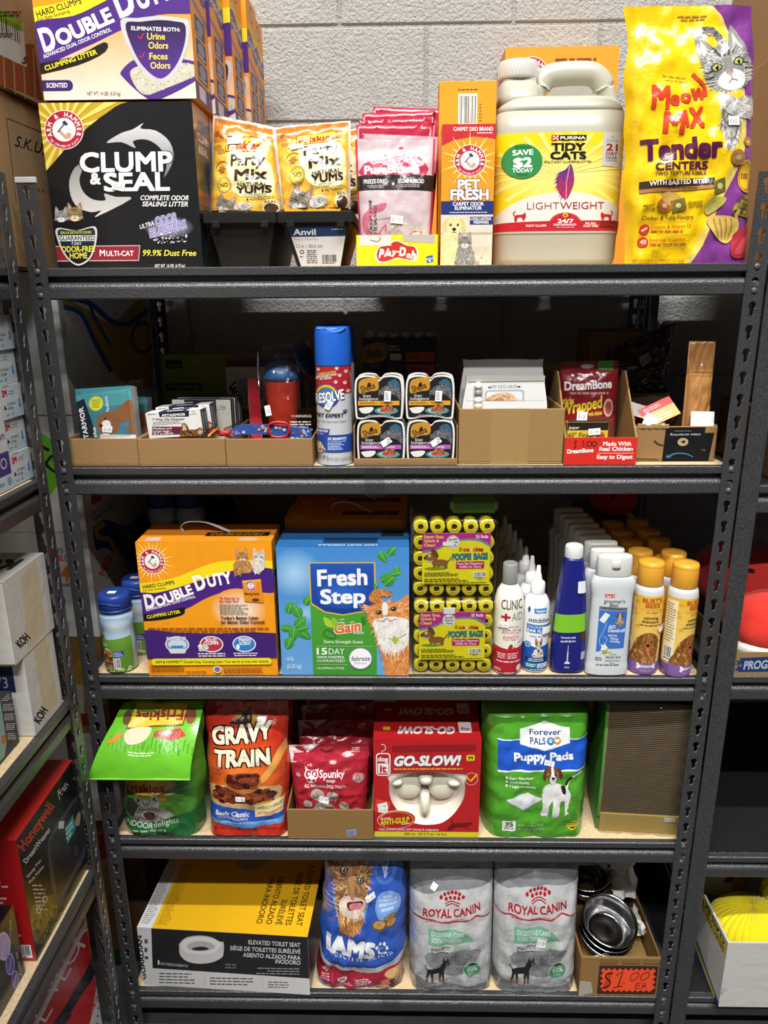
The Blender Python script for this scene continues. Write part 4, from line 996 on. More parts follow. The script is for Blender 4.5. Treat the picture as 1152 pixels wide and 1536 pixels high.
pawp = sm([(940,470),(985,425),(1050,412),(1086,430),(1078,470),(1020,492)],4); a.p(pawp, 'c9c6bf'); a.fur(pawp, ['e6e3dc', '9a9792', 'b9b6b0'],90,24,-20,.15,4)
a.t('The only one cats', 700,332,795,340,9, '6a4a12', .01); a.t('ask for by name!*', 712,348,800,356,9, '6a4a12', .01); a.g(765,80,890,104,2, 'b08a3a', 'c')
for ch, x, y, wd, h, r in (('M', 654,452,72,84,4),('e', 728,440,38,52,2),('o', 770,432,42,50,0),('w', 812,424,60,62,-4),('M', 700,548,84,78,6),('i', 790,528,16,66,-3),('X', 806,530,58,74,-3)): a.t(ch, x, y, x + wd, y + r, h, 'd04427', .05)
a.line(sm([(818,322),(836,345),(862,372),(868,410)],4, False),14, 'd04427')
a.t('Tender', 622,656,930,642,76, '551a3c', .05); a.t('CENTERS', 674,695,880,689,28, '551a3c', .035); a.t('TWO TEXTURE KIBBLE', 674,716,876,710,14, '551a3c', .02)
a.p([(625,738),(906,722),(905,752),(625,768)], '3b2320'); a.p([(625,768),(905,752),(905,766),(625,782)], 'a8763a'); a.t('WITH BASTED BITES', 658,754,878,744,17, 'f2ead8', .03); a.g(690,758,850,768,1, '6a4320', 'c')
a.e(715,830,30,28, 'a8662c'); a.e(715,830,10,9, 'd9b07a'); a.e(745,805,42,26, 'c79a52', 20); a.p([(738,812),(792,800),(798,846),(744,858)], '7a6a30'); a.e(768,830,10,9, 'd6cf8a')
a.t('MEATY', 634,838,678,834,11, '4a2a18', .015); a.t('CENTER', 628,852,680,848,11, '4a2a18', .015); a.t('CRUNCHY', 802,826,860,822,11, '4a2a18', .015); a.t('OUTSIDE', 806,840,858,836,11, '4a2a18', .015)
a.t('Chicken & Tuna Flavors', 626,884,824,880,15, '6a1f1c', .01); a.line([(614,893),(820,889)],1.5, 'b0801a')
a.e(638,920,20,20, 'd0402a'); a.line([(628,926),(648,914)],7, 'f2d8c8'); a.t('Calcium & Vitamin D', 664,916,816,913,14, 'c23a22', .01); a.g(664,921,812,932,1, 'c25a32'); a.line([(614,944),(814,940)],1.5, 'b0801a')
a.e(634,968,20,20, 'd0402a'); a.t('40', 624,976,646,975,16, 'f2d8c8', .02); a.t('Essential Vitamins', 660,966,798,963,14, 'c23a22', .01); a.g(660,971,806,982,1, 'c25a32')
a.t('NET WT 6.3 LB (2.85 kg)  COMPLETE CAT FOOD', 600,1046,800,1046,12, 'a03a1e', .005)
for x, y, r in ((992,645,32),(1040,580,20)): a.e(x, y, r, r * .95, '9a6a34', c2='c4935a'); a.e(x, y, r * .35, r * .3, 'e0c08a')
a.p([(898,738),(944,722),(952,772),(906,790)], '6a6332'); a.e(926,756,11,12, 'c9c07a'); a.p(sm([(870,830),(900,800),(950,798),(945,820),(910,850),(880,865)],4), 'a8a04a', 'cdbf6a')
a.e(1035,715,34,64, 'd9a92c', n=36); a.ring(1035,715,28,30, '6a3a1a', 1.9); a.t('100', 1016,726,1048,726,22, '6a2a1a', .03); a.tc('COMPLETE & BALANCED', 1035,700,28,-110,110,9, '6a2a1a', .01)
kb = sm([(975,860),(1000,815),(1050,785),(1090,800),(1090,875),(1010,870)],4); a.p(kb, '6a5a2a'); a.fur(kb, ['8a7a3a', '4a3a1a', 'b0984a', '7a6a2a'],80,22,30,.4,3,120)
ck = sm([(880,880),(940,868),(1000,885),(1000,930),(960,975),(910,940)],4); a.p(ck, 'd9b862'); [a.line(sm([(905 + 22 * k, 880),(915 + 20 * k, 915),(930 + 12 * k, 960)],4, False),5, 'a5782c') for k in range(4)]
a.p(sm([(975,1020),(985,945),(1020,915),(1075,885),(1080,990),(1020,1030)],3), 'a5303a'); a.p(sm([(990,1015),(1030,950),(1080,900),(1080,985)],3), 'c24a50')
MW = Bag(((.032,0),(.238,0),(.206,.378),(.006,.380)),.064, p=3.4, seal=.07, top=.12, seed=8.5, foot=.8, crinkle=.0034, sidewave=.010, nu=30, nv=44)
pouch('kibble_bag', 'tall yellow and purple cat kibble bag picturing a tabby, beside the white jug', 'pet food bag', (.952,.011, S1), MW, a, lambda u, v: 'eec313' if u < .7 else '7c3a86', 'film', [('price_sticker', stick(MW.sheet, Q, 974,505,46,34,-3, '$ 8.00'))])

# brown cartons above the next rack and on the left rack
def brown(label, loc, w_, d, h, rot=0, side=None, art=None, name='brown_carton'):
    mb = MB('kraft'); mb.box((0,0,0),(w_, d, h), 'c4a076', ch=.003)
    mb.box((w_ * .44,-.0004, h * .8),(w_ * .56,.0005, h + .0006), 'd6b484'); mb.box((w_ * .44,0, h),(w_ * .56, d, h + .0006), 'd6b484')
    if side: mb.art(side, right(0, d, h, w_))
    if art: mb.art(art, front(w_, h))
    return thing(name, label, 'carton', [(name, mb)], loc, (0,0, rot))
brown('large brown carton resting above the black plain post, lower of the two', (1.262,.12, S1),.45,.45,.36,-.10, art=None)
brown('large brown carton stacked uppermost near the back wall beyond the cat kibble bag', (1.30,.14, S1 + .361),.42,.44,.30,-.06)
a = A((-1251,48),(488,930),(622,2089),(-888,1996)); 
a.line([(48,905),(400,1048)],4, '2c2118'); a.line([(48,905),(125,1560)],4, '2c2118'); a.t('S.K.U.', 110,1120,330,1185,82, '231b14', .0)
a.t('EA', 200,1450,240,1460,26, '2c2118', 0); a.t('K. 4', 288,1465,330,1478,22, '2c2118', 0); 0
brown('brown carton marked in black print, standing on the left rack top', (-.426,-.33, S1 + .0005),.389,.60,.275,0, side=a)
a = A((-1517,-2152),(407,-309),(549,941),(-1113,84))
a.p([(-420,330),(260,340),(325,770),(-420,480)], '9c4f2c'); [a.p([(x, 300 + .3 * x),(x + 12,300 + .3 * x),(x + 32,700 + .35 * x),(x + 20,700 + .35 * x)], 'b8926a') for x in range(-300,300,78)]
a.p([(-200,-10),(175,175),(205,518),(-200,330)], 'd9d6d0'); a.p([(-200,-30),(165,160),(175,248),(-200,70)], '8fb52c')
rdm = random.Random(5)
for k in range(18):
    x = -150 + 17 * k; wd = rdm.choice((4,7,10)); a.p([(x, 120 + .5 * x),(x + wd, 120 + .5 * (x + wd)),(x + wd + 8,265 + .5 * x),(x + 8,265 + .5 * x)], '2a2724')
a.t('5', 160,480,190,495,55, '2a2724', .01); a.g(-150,250,160,290,2, '6a6660'); a.g(-20,80,160,130,2, '3c5a14')
brown('brown carton with a barcode label and orange stripes, uppermost on the left rack', (-.420,-.31, S1 + .277),.39,.60,.27,.0, side=a)
# ------------------------------------------------------------------ second shelf
KR = 'b58d5e'
for i, (x, w_, lb) in enumerate(((.004,.1295, 'low kraft tray at the post end, holding clear clamshell packs'),(.1350,.158, 'low kraft tray holding white and navy medicine cartons'),(.2945,.1555, 'low kraft tray with the dog collar draped over its edge'))):
    mb = tray(MB('kraft'), w_, .36,.0505, KR, .0028); thing('cardboard_tray', lb, 'tray', [('cardboard_tray', mb)],(x, .013 - .003 * i, S2))
# clear clamshells with teal cartons
def clam(label, loc, rot, first=True):
    c = MB('card'); c.box((0,0,0),(.104,.030,.098), dict(s='2f6f7a', f='2f7580', t='3f8f9c', r='c9c6c2'))
    a = A((40,398),(330,395),(375,620),(70,640)); a.p([(0,380),(400,380),(420,660),(0,660)], '3b7f88'); a.p([(0,430),(400,400),(400,470),(0,480)], '4b949a')
    a.p([(40,455),(90,440),(175,640),(70,645)], '17202b'); a.t('PETARMOR', 122,650,84,474,26, 'f2f2f2', .02); a.t('plus', 160,612,152,566,17, 'f2f2f2', .02)
    a.e(155,463,38,31, 'd6d23a'); a.g(130,444,180,482,5, '8a8a2a', 'c'); a.t('Medium', 230,505,214,432,18, 'e6eef0', .01); a.g(256,430,278,500,1, 'c9dadd')
    a.p(sm([(158,540),(190,505),(260,490),(330,450),(360,520),(365,600),(300,570),(250,600),(180,600)],4), '8a5a38'); a.p(sm([(190,545),(230,540),(240,590),(200,605)],4), 'efe8de'); a.p([(280,555),(330,535),(340,560),(290,580)], '3f7fa0'); a.p([(180,600),(375,600),(375,650),(180,650)], 'd9d5d0')
    a.e(205,528,5,5, '1a120c'); a.e(185,560,9,7, '1a1412')
    c.art(a, front(.104,.098)); t = A((0,0),(100,0),(100,30),(0,30)); t.r(0,0,100,30, '6fb3c0'); t.r(44,4,100,26, '232a5c'); t.t('PETARMOR plus', 96,10,50,10,8, 'e9eef4', .02); t.g(4,8,40,22,2, 'e9f2f4'); c.art(t, topf(.104,.030,.098))
    sh = MB('clear'); 
    sh.box((-.002,-.004,-.0015),(.106,.050,.103), 'ffffff', ch=.012); sh.box((-.005,.046,-.0015),(.110,.0485,.112), 'ffffff', ch=.001)
    ps = [('inner_carton', c),('clear_shell', sh, None, 'clear plastic shell')]
    if first: ps.append(('price_sticker', stick(front(.104,.098),((40,398),(330,395),(375,620),(70,640)),222,576,52,28,4)))
    return thing('clamshell_pack', label, 'clamshell pack', ps, loc, rot, 'clear clamshell packs')
clam('teal carton in a clear plastic clamshell, foremost in the tray at the post end', (.016,.050, S2 + .036),(-.16,-.06,0))
clam('teal carton in a clear clamshell, standing behind the foremost one in its tray', (.0145,.122, S2 + .0105),(-.10,0,0), False)
# white and navy cartons
def wormer(name, label, loc, w_, d, h, rot, dog=True, small=False):
    q = ((62,560),(675,560),(730,842),(160,820)); a = A(*q); a.p([(0,500),(800,500),(800,900),(0,900)], 'e2e0da')
    a.p([(200,555),(545,555),(550,630),(225,612)], '1d1c22'); a.t('PETARMOR', 246,610,505,614,28, 'f2f2f2', .03); a.g(90,566,185,584,1, '55555c'); a.t('Dog', 578,588,620,590,18, '7a1f2c', .01); a.g(555,600,660,614,1, '55555c')
    a.t('7 Way De-Wormer', 150,642,505,662,22, '232228', .03); a.g(165,655,540,700,3, '77777c'); a.p([(165,705),(478,730),(472,810),(180,790)], '66203a')
    a.t('Medium and', 178,735,370,748,20, 'e9e2e4', .015); a.t('Large dogs -', 184,762,372,774,20, 'e9e2e4', .015); a.t('25.1 to 200 lbs', 190,788,396,798,18, 'e9e2e4', .015)
    p = [(480,700),(520,715),(560,770),(640,775),(690,755),(720,780),(735,850),(470,850)]; a.p(p, '6b4527'); a.fur(p, ['2a1c12', '8a5a30', 'b8834a', '4a2f1a'],130,34,80,.16); a.p([(488,705),(515,725),(540,768),(490,775)], 'd6a98a'); a.line(sm([(482,770),(490,700),(530,715),(562,775)],3, False),7, '241a14'); a.e(585,805,12,10, '120c08'); a.e(690,805,30,24, 'c99a7a')
    mb = MB('card'); mb.box((0,0,0),(w_, d, h), dict(s='26304e', f='e2e0da', t='e8e6e1', r='2a2f42')); mb.art(a, front(w_, h))
    t = A((0,0),(100,0),(100,34),(0,34)); t.r(0,0,100,34, 'efede8'); t.r(23,0,74,34, '2b3060'); t.rr(35,17,66,27,5, 'f4f4f2'); t.t('7 Way De-Wormer', 37,24,64,24,5, '2b3060', .02); t.line([(76,33),(100,33)],2, '8a2040'); mb.art(t, topf(w_, d, h))
    r = A((0,0),(34,0),(34,83),(0,83)); r.r(0,0,34,83, '272c3e'); r.g(6,8,14,76,24, 'c9ccd4'); r.g(20,14,27,70,20, 'c9ccd4'); mb.art(r, right(0, d, h, w_))
    return thing(name, label, 'medicine box', [('carton_body', mb),('price_sticker', stick(topf(w_, d, h),((0,0),(100,0),(100,34),(0,34)),52,7,18,9,-6))], loc, rot, 'white and navy medicine cartons')
a0 = wormer('medicine_carton', 'white and navy medicine carton tilted forward, foremost in the middle tray', (.140,.062, S2 + .041),.104,.034,.047,(.0,-.07,-.06))
dup(a0,(.148,.099, S2 + .046),(0,-.07,-.06), 'white and navy medicine carton leaning right behind the foremost one')
for i, (dx, dy) in enumerate(((0,0),(.003,.026),(.005,.052))):
    m = MB('card'); m.box((0,0,0),(.115,.024,.098), dict(s='1d1f26', f='dedcd6', r='1b1c24', t='2a2b33'))
    a = A((355,260),(910,270),(910,830),(355,830)); a.p([(300,200),(960,200),(960,900),(300,900)], 'dedcd6'); a.p([(472,200),(775,200),(775,415),(560,415),(472,375)], '20222c'); a.t('PETARMOR', 500,372,740,378,40, 'f2f2f2', .03); a.t('2', 376,344,396,344,28, '30303a', .01); a.g(404,322,460,346,2, '66666c'); a.t('Dog', 812,354,858,356,24, '30303a', .01); a.g(790,366,888,380,1, '66666c')
    p = sm([(820,640),(860,580),(930,560),(930,760),(860,720)],4); a.p(p, 'c99a72'); a.line(sm([(815,640),(850,585),(930,556)],3, False),9, '241a14'); m.art(a, front(.115,.024 * 0 + .098))
    r = A((0,0),(24,0),(24,98),(0,98)); r.r(0,0,24,98, '15161c'); r.r(9,0,15,98, 'c9c9cc'); m.art(r, right(0,.024,.098,.115))
    thing('medicine_carton', ('taller white and dark medicine carton standing behind the tilted ones, first of three', 'taller dark-edged medicine carton in the middle of the three behind the tilted ones', 'taller dark-edged medicine carton, last of the three behind the tilted ones')[i], 'medicine box', [('medicine_carton', m)],(.164 + dx, .142 + dy, S2 + .004),(0,0,-.05), 'upright medicine cartons in the middle tray')
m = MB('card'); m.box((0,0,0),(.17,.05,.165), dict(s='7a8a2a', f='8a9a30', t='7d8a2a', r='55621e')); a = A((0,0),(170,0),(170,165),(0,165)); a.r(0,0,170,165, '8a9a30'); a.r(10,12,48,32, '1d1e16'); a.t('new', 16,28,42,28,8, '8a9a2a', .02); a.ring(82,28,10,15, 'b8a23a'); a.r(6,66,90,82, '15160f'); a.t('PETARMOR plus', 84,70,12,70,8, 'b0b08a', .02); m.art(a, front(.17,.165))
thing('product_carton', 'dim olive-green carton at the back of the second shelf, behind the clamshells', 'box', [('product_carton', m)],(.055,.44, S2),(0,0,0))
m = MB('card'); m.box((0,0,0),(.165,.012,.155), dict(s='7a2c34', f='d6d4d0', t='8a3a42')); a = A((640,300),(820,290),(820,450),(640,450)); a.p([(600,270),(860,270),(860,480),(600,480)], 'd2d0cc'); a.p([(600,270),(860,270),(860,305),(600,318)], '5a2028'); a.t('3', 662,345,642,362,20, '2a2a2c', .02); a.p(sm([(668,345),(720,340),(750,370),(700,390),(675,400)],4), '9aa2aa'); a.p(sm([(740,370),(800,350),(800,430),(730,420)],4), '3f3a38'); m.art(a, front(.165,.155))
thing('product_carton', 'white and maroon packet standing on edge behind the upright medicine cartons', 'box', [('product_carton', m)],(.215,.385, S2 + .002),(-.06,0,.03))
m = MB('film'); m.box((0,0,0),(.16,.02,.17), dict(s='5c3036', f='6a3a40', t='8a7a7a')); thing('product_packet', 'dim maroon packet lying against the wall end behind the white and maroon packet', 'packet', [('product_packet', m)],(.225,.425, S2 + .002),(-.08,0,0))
# dog collar draped over the edge of the third tray
col = MB('plush'); P_ = [(.300,.030,.054),(.318,.026,.063),(.345,.024,.0645),(.372,.024,.0640),(.400,.026,.060),(.425,.026,.058),(.446,.030,.056)]
rd = random.Random(9)
Q_ = sm(P_, 8, False); vv = []; ff = []
for k, (x, y, z) in enumerate(Q_): vv += [(x, y - .002, z - .009),(x, y, z + .009),(x, y + .003, z + .009),(x, y + .001, z - .009)]
for k in range(len(Q_) - 1): ff += [[4 * k + j, 4 * k + (j + 1) % 4,4 * k + 4 + (j + 1) % 4,4 * k + 4 + j] for j in range(4)]
col.add(vv, ff, '2c4a8c')
P2 = np.array([[(q[0], q[1] - .002, q[2] - .009) for q in Q_],[(q[0], q[1], q[2] + .009) for q in Q_]]); a = A((0,0),(150,0),(150,18),(0,18))
for k in range(26): paw(a, rd.uniform(4,146), rd.uniform(3,15), rd.choice((3.2,4.2)), rd.choice(('d9dde6', 'e0d2b0', 'd68a3a', 'b84a3a', '8fa0d0')), rd.uniform(0,90))
col.art(a, Sheet(P2, np.broadcast_to(np.array([0,-1.0,0]), P2.shape)),.0006)
bk = MB('plastic'); c1 = Vector((.389,.0215,.064)); sq = sm([(-.014,-.011),(.014,-.011),(.015,.011),(-.015,.011)],5); bk.tube([(c1.x + x, c1.y - .001, c1.z + z) for x, z in sq],.0026, 'b0202c', 8, closed=True)
cl = MB('plastic'); cl.box((.277,.022,.052),(.300,.032,.062), 'b8252e', ch=.003); cl.tube([(.278,.024,.058),(.272,.024,.064),(.266,.024,.060),(.268,.024,.054)],.0032, 'b8252e'); cl.tube([(.283,.02,.068),(.270,.02,.060),(.262,.02,.053)],.0022, 'd98a2a')
thing('dog_collar', 'blue dog collar with a paw pattern and red buckle, draped over the tray edge', 'dog collar', [('strap', col),('slide_buckle', bk, None, 'red square slide buckle'),('clip', cl, None, 'red and orange clip')],(0,0, S2))
# bagged red cup
cup = MB('plastic'); cup.lathe([(.026,0),(.027,.03),(.030,.085),(.0335,.125),(.0345,.127)], 'd6402c', 40)
lid = MB('plastic'); lid.lathe([(.036,.127),(.036,.133),(.033,.140),(.028,.155),(.012,.162),(.004,.164)], '2f5f9c', 40)
dsk = MB('plastic'); dsk.lathe([(.036,-.004),(.0375,0),(.036,.004)], '1f2f62', 32, T=Matrix.Translation((.045,.012,.165)) @ Matrix.Rotation(1.15,4, 'Y') @ Matrix.Rotation(.3,4, 'X'))
bb = Bag(((-.040,0),(.060,0),(.062,.205),(-.035,.196)),.080, seal=.06, top=.1, foot=.9, crinkle=.004, seed=6.6); mm = bb.mesh('ffffff', 'clear')
bgm = mm; bgm_T = [(v[0], v[1] - .047, v[2] - .002) for v in bgm.V]; bgm.V = bgm_T
wa = MB('paper'); aw = A((0,0),(100,0),(100,100),(0,100)); aw.t('WARNING', 52,40,84,40,5, 'd9d9d9', .0); aw.g(50,46,88,86,8, 'c9c9c9'); wa.art(aw, flat((-.04,-.0475,.0),(.12,0,0),(0,0,.10)))
tk = MB('paper'); ta = A((0,0),(100,0),(100,100),(0,100)); ta.tag_(50,50,60,90,-10, '1.00'); tk.art(ta, flat((-.030,-.046,.062),(.018,0,0),(0,0,.022)))
thing('bagged_cup', 'red tumbler with a blue lid inside a clear plastic bag, in the collar tray', 'cup', [('cup_body', cup),('lid', lid),('blue_disc', dsk),('plastic_bag', bgm, None, 'clear plastic bag'),('warning_print', wa),('price_sticker', tk)],(.378,.145, S2 + .012),(-.03,0,0))
le = MB('plush'); le.tube([(0,0,0),(.001,.004,.05),(-.002,.01,.10),(-.003,.014,.138)],[.010,.012,.011,.010], 'a81f2a', 10, flat=.5); le.tube([(-.010,-.006,.045),(-.014,-.008,.02),(-.012,-.008,.006),(-.006,-.008,.004),(-.006,-.007,.03)],.0016, 'a81f2a')
sv = MB('steel'); sv.tube([(.006,.016,.10),(.008,.02,.16),(.0085,.022,.188)],[.004,.003,.0015], 'b9b9bc', 10)
thing('dog_leash', 'rolled red leash with a steel tip, upright beside the bagged red cup', 'leash', [('webbing', le),('clasp', sv)],(.329,.115, S2 + .006))
m = MB('card'); m.box((0,0,0),(.068,.035,.170), dict(s='8c1f24', f='5aa09a', t='7a1a20'), ch=.001); a = A((0,0),(62,0),(62,150),(0,150)); a.r(0,0,62,150, '4f9a94'); a.r(0,0,62,55, '7d1a20'); a.dots((4,4,58,50),['b84a4a', 'e0d2ca', '5a1216'],30,3,2); a.r(0,122,62,150, 'e8e2da'); a.dots((0,122,62,150),['d8452c', 'f2eee8', 'd8452c'],30,5,3); a.t('Peppermint Bark', 26,116,26,62,9, '1d3d3c', .01); a.g(44,66,52,112,12, 'c9e0dc'); m.art(a, front(.068,.17))
thing('candy_carton', 'teal and dark red candy carton half hidden behind the blue-capped spray can', 'box', [('candy_carton', m)],(.434,.385, S2 + .001))
# spray cans
def spray(label, loc, full=True):
    body = MB('gloss'); R = .0315; body.lathe([(.029,0),(R, .003),(R, .176),(.030,.180),(.0295,.184)], 'c9c9cd', 48, T=None)
    cap = MB('plastic'); cap.lathe([(R + .0006,.176),(R + .0008,.178),(R + .0004,.230),(.0305,.240),(.028,.2435),(.024,.236),(.012,.234)], '1d5fc4', 48); cap.box((.012,-.006,.232),(.030,.006,.2415), '1d5fc4', ch=.002); cap.tube([(-.024,-.019,.2395),(-.010,-.028,.240),(.004,-.030,.233),(.016,-.027,.2355),(.024,-.020,.241)],.0022, '2a6fd2')
    ps = [('can_body', body),('cap', cap, None, 'bright blue cap')]
    if full:
        q = ((100,350),(330,350),(330,1000),(118,1000)); a = A(*q); a.r(0,300,500,545, 'b0222c'); a.r(0,540,500,1100, 'c6c7cb')
        rr = random.Random(4)
        for x, y in ((125,372),(245,362),(300,385),(262,410),(238,455),(292,462),(118,430),(310,520)): paw(a, x, y, 17, 'f0eaea', rr.uniform(-30,30))
        a.t('FOAMING ACTION', 122,412,240,392,15, 'e8d23a', .02,.2); a.t('NEUTRALIZES TOUGH', 124,428,246,408,14, 'f2eef0', .02,.2); a.t('PET ODORS', 138,444,214,432,14, 'f2eef0', .02,.2)
        a.e(180,545,80,84, '27408c', n=36); 
        for k, c in enumerate(('d8452c', 'e8c93a', '4a9a4a', '2f7fc0', '6a3a8c')): a.ring(180,545,64 - 9 * k, 73 - 9 * k, c, 1.05,190,370)
        a.e(180,560,60,60, '3a5aa6', c2='8fb4e6'); a.t('RESOLVE', 108,604,294,566,62, 'f4f4f6', .035,.22, ol=('1f2c66', .05))
        a.t('PET EXPERT', 112,692,286,690,24, '23262e', .03,.22); paw(a, 290,654,20, '23262e', 15); a.t('High Traffic Foam Carpet Cleaner', 112,724,298,724,13, '5a5d66', .0,.15)
        a.p([(100,768),(200,768),(190,812),(100,812)], '27408c'); a.t('ODOR STOP', 112,790,188,790,15, 'f2f2f4', .03,.2); a.g(112,796,170,808,1, 'a9b6dc')
        a.r(0,806,500,916, '22489c'); a.t('5X BENEFITS', 186,838,294,838,15, 'f2f2f4', .03,.2); a.t('VS VACUUMING ALONE', 186,852,290,852,8, 'f2f2f4', .01); a.g(186,856,290,904,5, 'c9d6f0'); p = sm([(112,900),(120,850),(145,860),(165,890),(150,920),(118,925)],4); a.p(p, 'b08a5a'); a.fur(p, ['d9b98a', '6a4a2a', 'efe2c9'],50,18,80,.2); a.t('NET WT. 22 OZ. (1 LB 6 OZ) 623g', 180,970,320,970,20, '6a6c72', 0); a.g(120,935,190,960,2, '8a8c92')
        b = Bottle([(.001, R, R),(.176, R, R)], nu=22, nv=4); b.warp(a); body.art(a, b.sheet, .0004); s_ = A(*q); s_.tag_(197,610,34,60,28, None); s_.g(186,592,208,628,5, '8a8a8e'); b.warp(s_); ps.append(('price_sticker', MB('paper').art(s_, b.sheet, .0034)))
    return thing('spray_can', label, 'spray can', ps, loc, (0,0,0))
spray('red and silver carpet-cleaner spray can with a blue cap, beside the kraft trays', (.4880,.042, S2))
spray('second blue-capped spray can hidden directly behind the red and silver one', (.4890,.115, S2), False)
# twin cat-food cups in a low tray
def shape(w_, h, notch=.1):
    return sm([(-.42,-.5),(0,-.44),(.42,-.5),(.5,-.36),(.5,.34),(.38,.5),(.12,.5),(0,.5 - notch),(-.12,.5),(-.38,.5),(-.5,.34),(-.5,-.36)],5)
def cups(label, loc, c1):
    w_, h = .084,.076; S_ = [(x * w_, (z + .5) * h) for x, z in shape(w_, h)]; k = lambda q, s_: [(x * s_, h / 2 + (z - h / 2) * s_) for x, z in q]
    rim = MB('plastic'); rim.prism(S_, 'y', .0,.0022, 'e4e2de')
    well = MB('clear'); inner = k(S_, .93); o = k(S_, .80); n = len(S_); well.add([(x, .0022, z) for x, z in inner] + [(x, .030, z) for x, z in o],[[i, (i + 1) % n, n + (i + 1) % n, n + i] for i in range(n)] + [list(range(n, 2 * n))], 'ffffff')
    fill = MB('plastic'); o1, o2 = k(S_, .90), k(S_, .78); fill.add([(x, .0030, z) for x, z in o1] + [(x, .0285, z) for x, z in o2],[[i, (i + 1) % n, n + (i + 1) % n, n + i] for i in range(n)] + [list(range(n))[::-1], list(range(n, 2 * n))], '2a2724')
    q = ((345,435),(632,435),(632,705),(345,705)); a = A(*q); f = [((x / w_) * 266 + 488,570 - (z / h - .5) * 250) for x, z in S_]
    a.p(f, '1b1a1b'); a.p(sm([(366,510),(375,465),(420,448),(480,452),(482,520),(430,530),(375,545)],3), 'c0892c'); a.t('Sheba', 384,540,470,508,40, '241a10', .02,.15)
    a.p(sm([(418,500),(424,480),(436,474),(440,500)],3), '241a10'); a.p(sm([(540,478),(580,455),(610,480),(612,530),(560,500)],3), '2f5a72'); g = sm([(485,540),(520,500),(570,490),(610,520),(615,580),(590,560),(540,540),(500,552)],4); a.p(g, '5c5b5e'); a.fur(g, ['8d8c90', '3a393c', '6d6c70'],60,22,20,.15,5,60)
    a.t('Gravy', 392,566,440,566,18, 'd9d6d2', .005); a.t('Indulgence', 370,585,482,585,18, 'd9d6d2', .005); [a.e(488,505 + 12 * j, 1.6,1.6, 'd9d6d2', n=6) for j in range(7)]
    a.r(362,590,612,618, c1); a.g(372,596,482,612,2, '5a4020' if c1 != 'b05aa8' else 'efd6ea'); a.g(496,596,600,612,2, '5a4020' if c1 != 'b05aa8' else 'efd6ea')
    a.p(sm([(370,635),(440,628),(455,640),(430,665),(390,668),(372,650)],4), 'e2dfda'); a.e(532,652,72,24, '3f8f9c'); a.e(532,650,54,16, 'd9d6cc'); m_ = sm([(490,655),(510,625),(540,612),(570,632),(582,655),(540,664)],4); a.p(m_, '9c5a3c'); a.fur(m_, ['c27a58', '6a3420', 'b0664a'],50,14,30,.4,7,180); a.g(390,676,590,694,2, 'b9b6b2', 'c')
    fr = MB('card'); fr.art(a, front(w_, h, .0,-w_ / 2),.0003)
    st = A(*q); st.tag_(c1 and (540 if c1 != 'b05aa8' else 520),560 if c1 != 'b05aa8' else 845 - 275,40,66,3 if c1 != 'b05aa8' else 55, None); st.g(525,535,552,585,4, '8a8a8e')
    return thing('cat_food_cup', label, 'cat food cup', [('rim', rim),('clear_lid', well),('food', fill),('printed_front', fr),('price_sticker', MB('paper').art(st, front(w_, h, 0,-w_ / 2),.0032))], loc, (0,0,0))
tr = tray(MB('kraft'),.1870,.16,.012, KR, .0025, hb=.05, hs=.07); thing('cardboard_tray', 'kraft tray with tall sides holding four cat-food cups', 'tray', [('cardboard_tray', tr)],(.5225,.016, S2))
for x, z, c1, lb in ((.572,.0035, 'b05aa8', 'cat-food twin cup with a purple band, under the cup nearest the spray can'),(.661,.0035, 'b05aa8', 'cat-food twin cup with a purple band, next to the bubble-wrapped frames box'),(.569,.0825, 'd99a2c', 'cat-food twin cup with an orange band, upper one nearest the spray can'),(.659,.0825, 'd99a2c', 'cat-food twin cup with an orange band, upper one beside the frames box')):
    cups(lb, (x, .022, S2 + z), c1)
for x, z, lb in ((.574,.004, 'cat-food cup seen edge-on behind the purple-banded one by the spray can'),(.662,.004, 'cat-food cup seen edge-on behind the purple-banded one by the frames box'),(.571,.083, 'cat-food cup behind the orange-banded one by the spray can'),(.661,.083, 'cat-food cup behind the orange-banded one by the frames box')):
    c = cups(lb, (x, .060, S2 + z), 'b05aa8' if z < .05 else 'd99a2c')
m = MB('card'); m.box((0,0,0),(.158,.09,.205), dict(s='26242a', f='2a282c', t='8a8680')); a = A((425,250),(812,250),(812,440),(425,440)); a.p([(400,200),(840,200),(840,900),(400,900)], '232226'); a.p(sm([(425,330),(440,280),(545,268),(540,345),(440,362)],3), '8a6426'); a.t('Sheba', 444,338,528,328,40, '1d150d', .02,.15); a.t('PERFECT', 556,290,616,290,10, 'b9b6b2', .01); a.t('PORTIONS', 556,304,622,304,10, 'b9b6b2', .01); a.t('paté', 464,380,508,380,16, '6a4a9a', .02); a.rr(650,312,804,354,6, 'b0542c'); a.rr(650,368,804,412,6, 'a0426a'); a.g(664,322,740,344,2, '5a2412'); a.g(664,378,740,402,2, '4a1228'); a.e(600,410,60,46, '3a393c'); a.r(568,318,626,348, 'b9b9bc'); m.art(a, flat((0,0,.115),(.158,0,0),(0,0,.088)))
for k in range(6): m.box((.006 + .0255 * k, .004,.205),(.025 + .0255 * k, .08,.216), 'a9a49c', ch=.004)
thing('cat_food_carton', 'dark multipack cat-food carton at the back, seen above the orange-banded cups', 'box', [('cat_food_carton', m)],(.527,.34, S2))
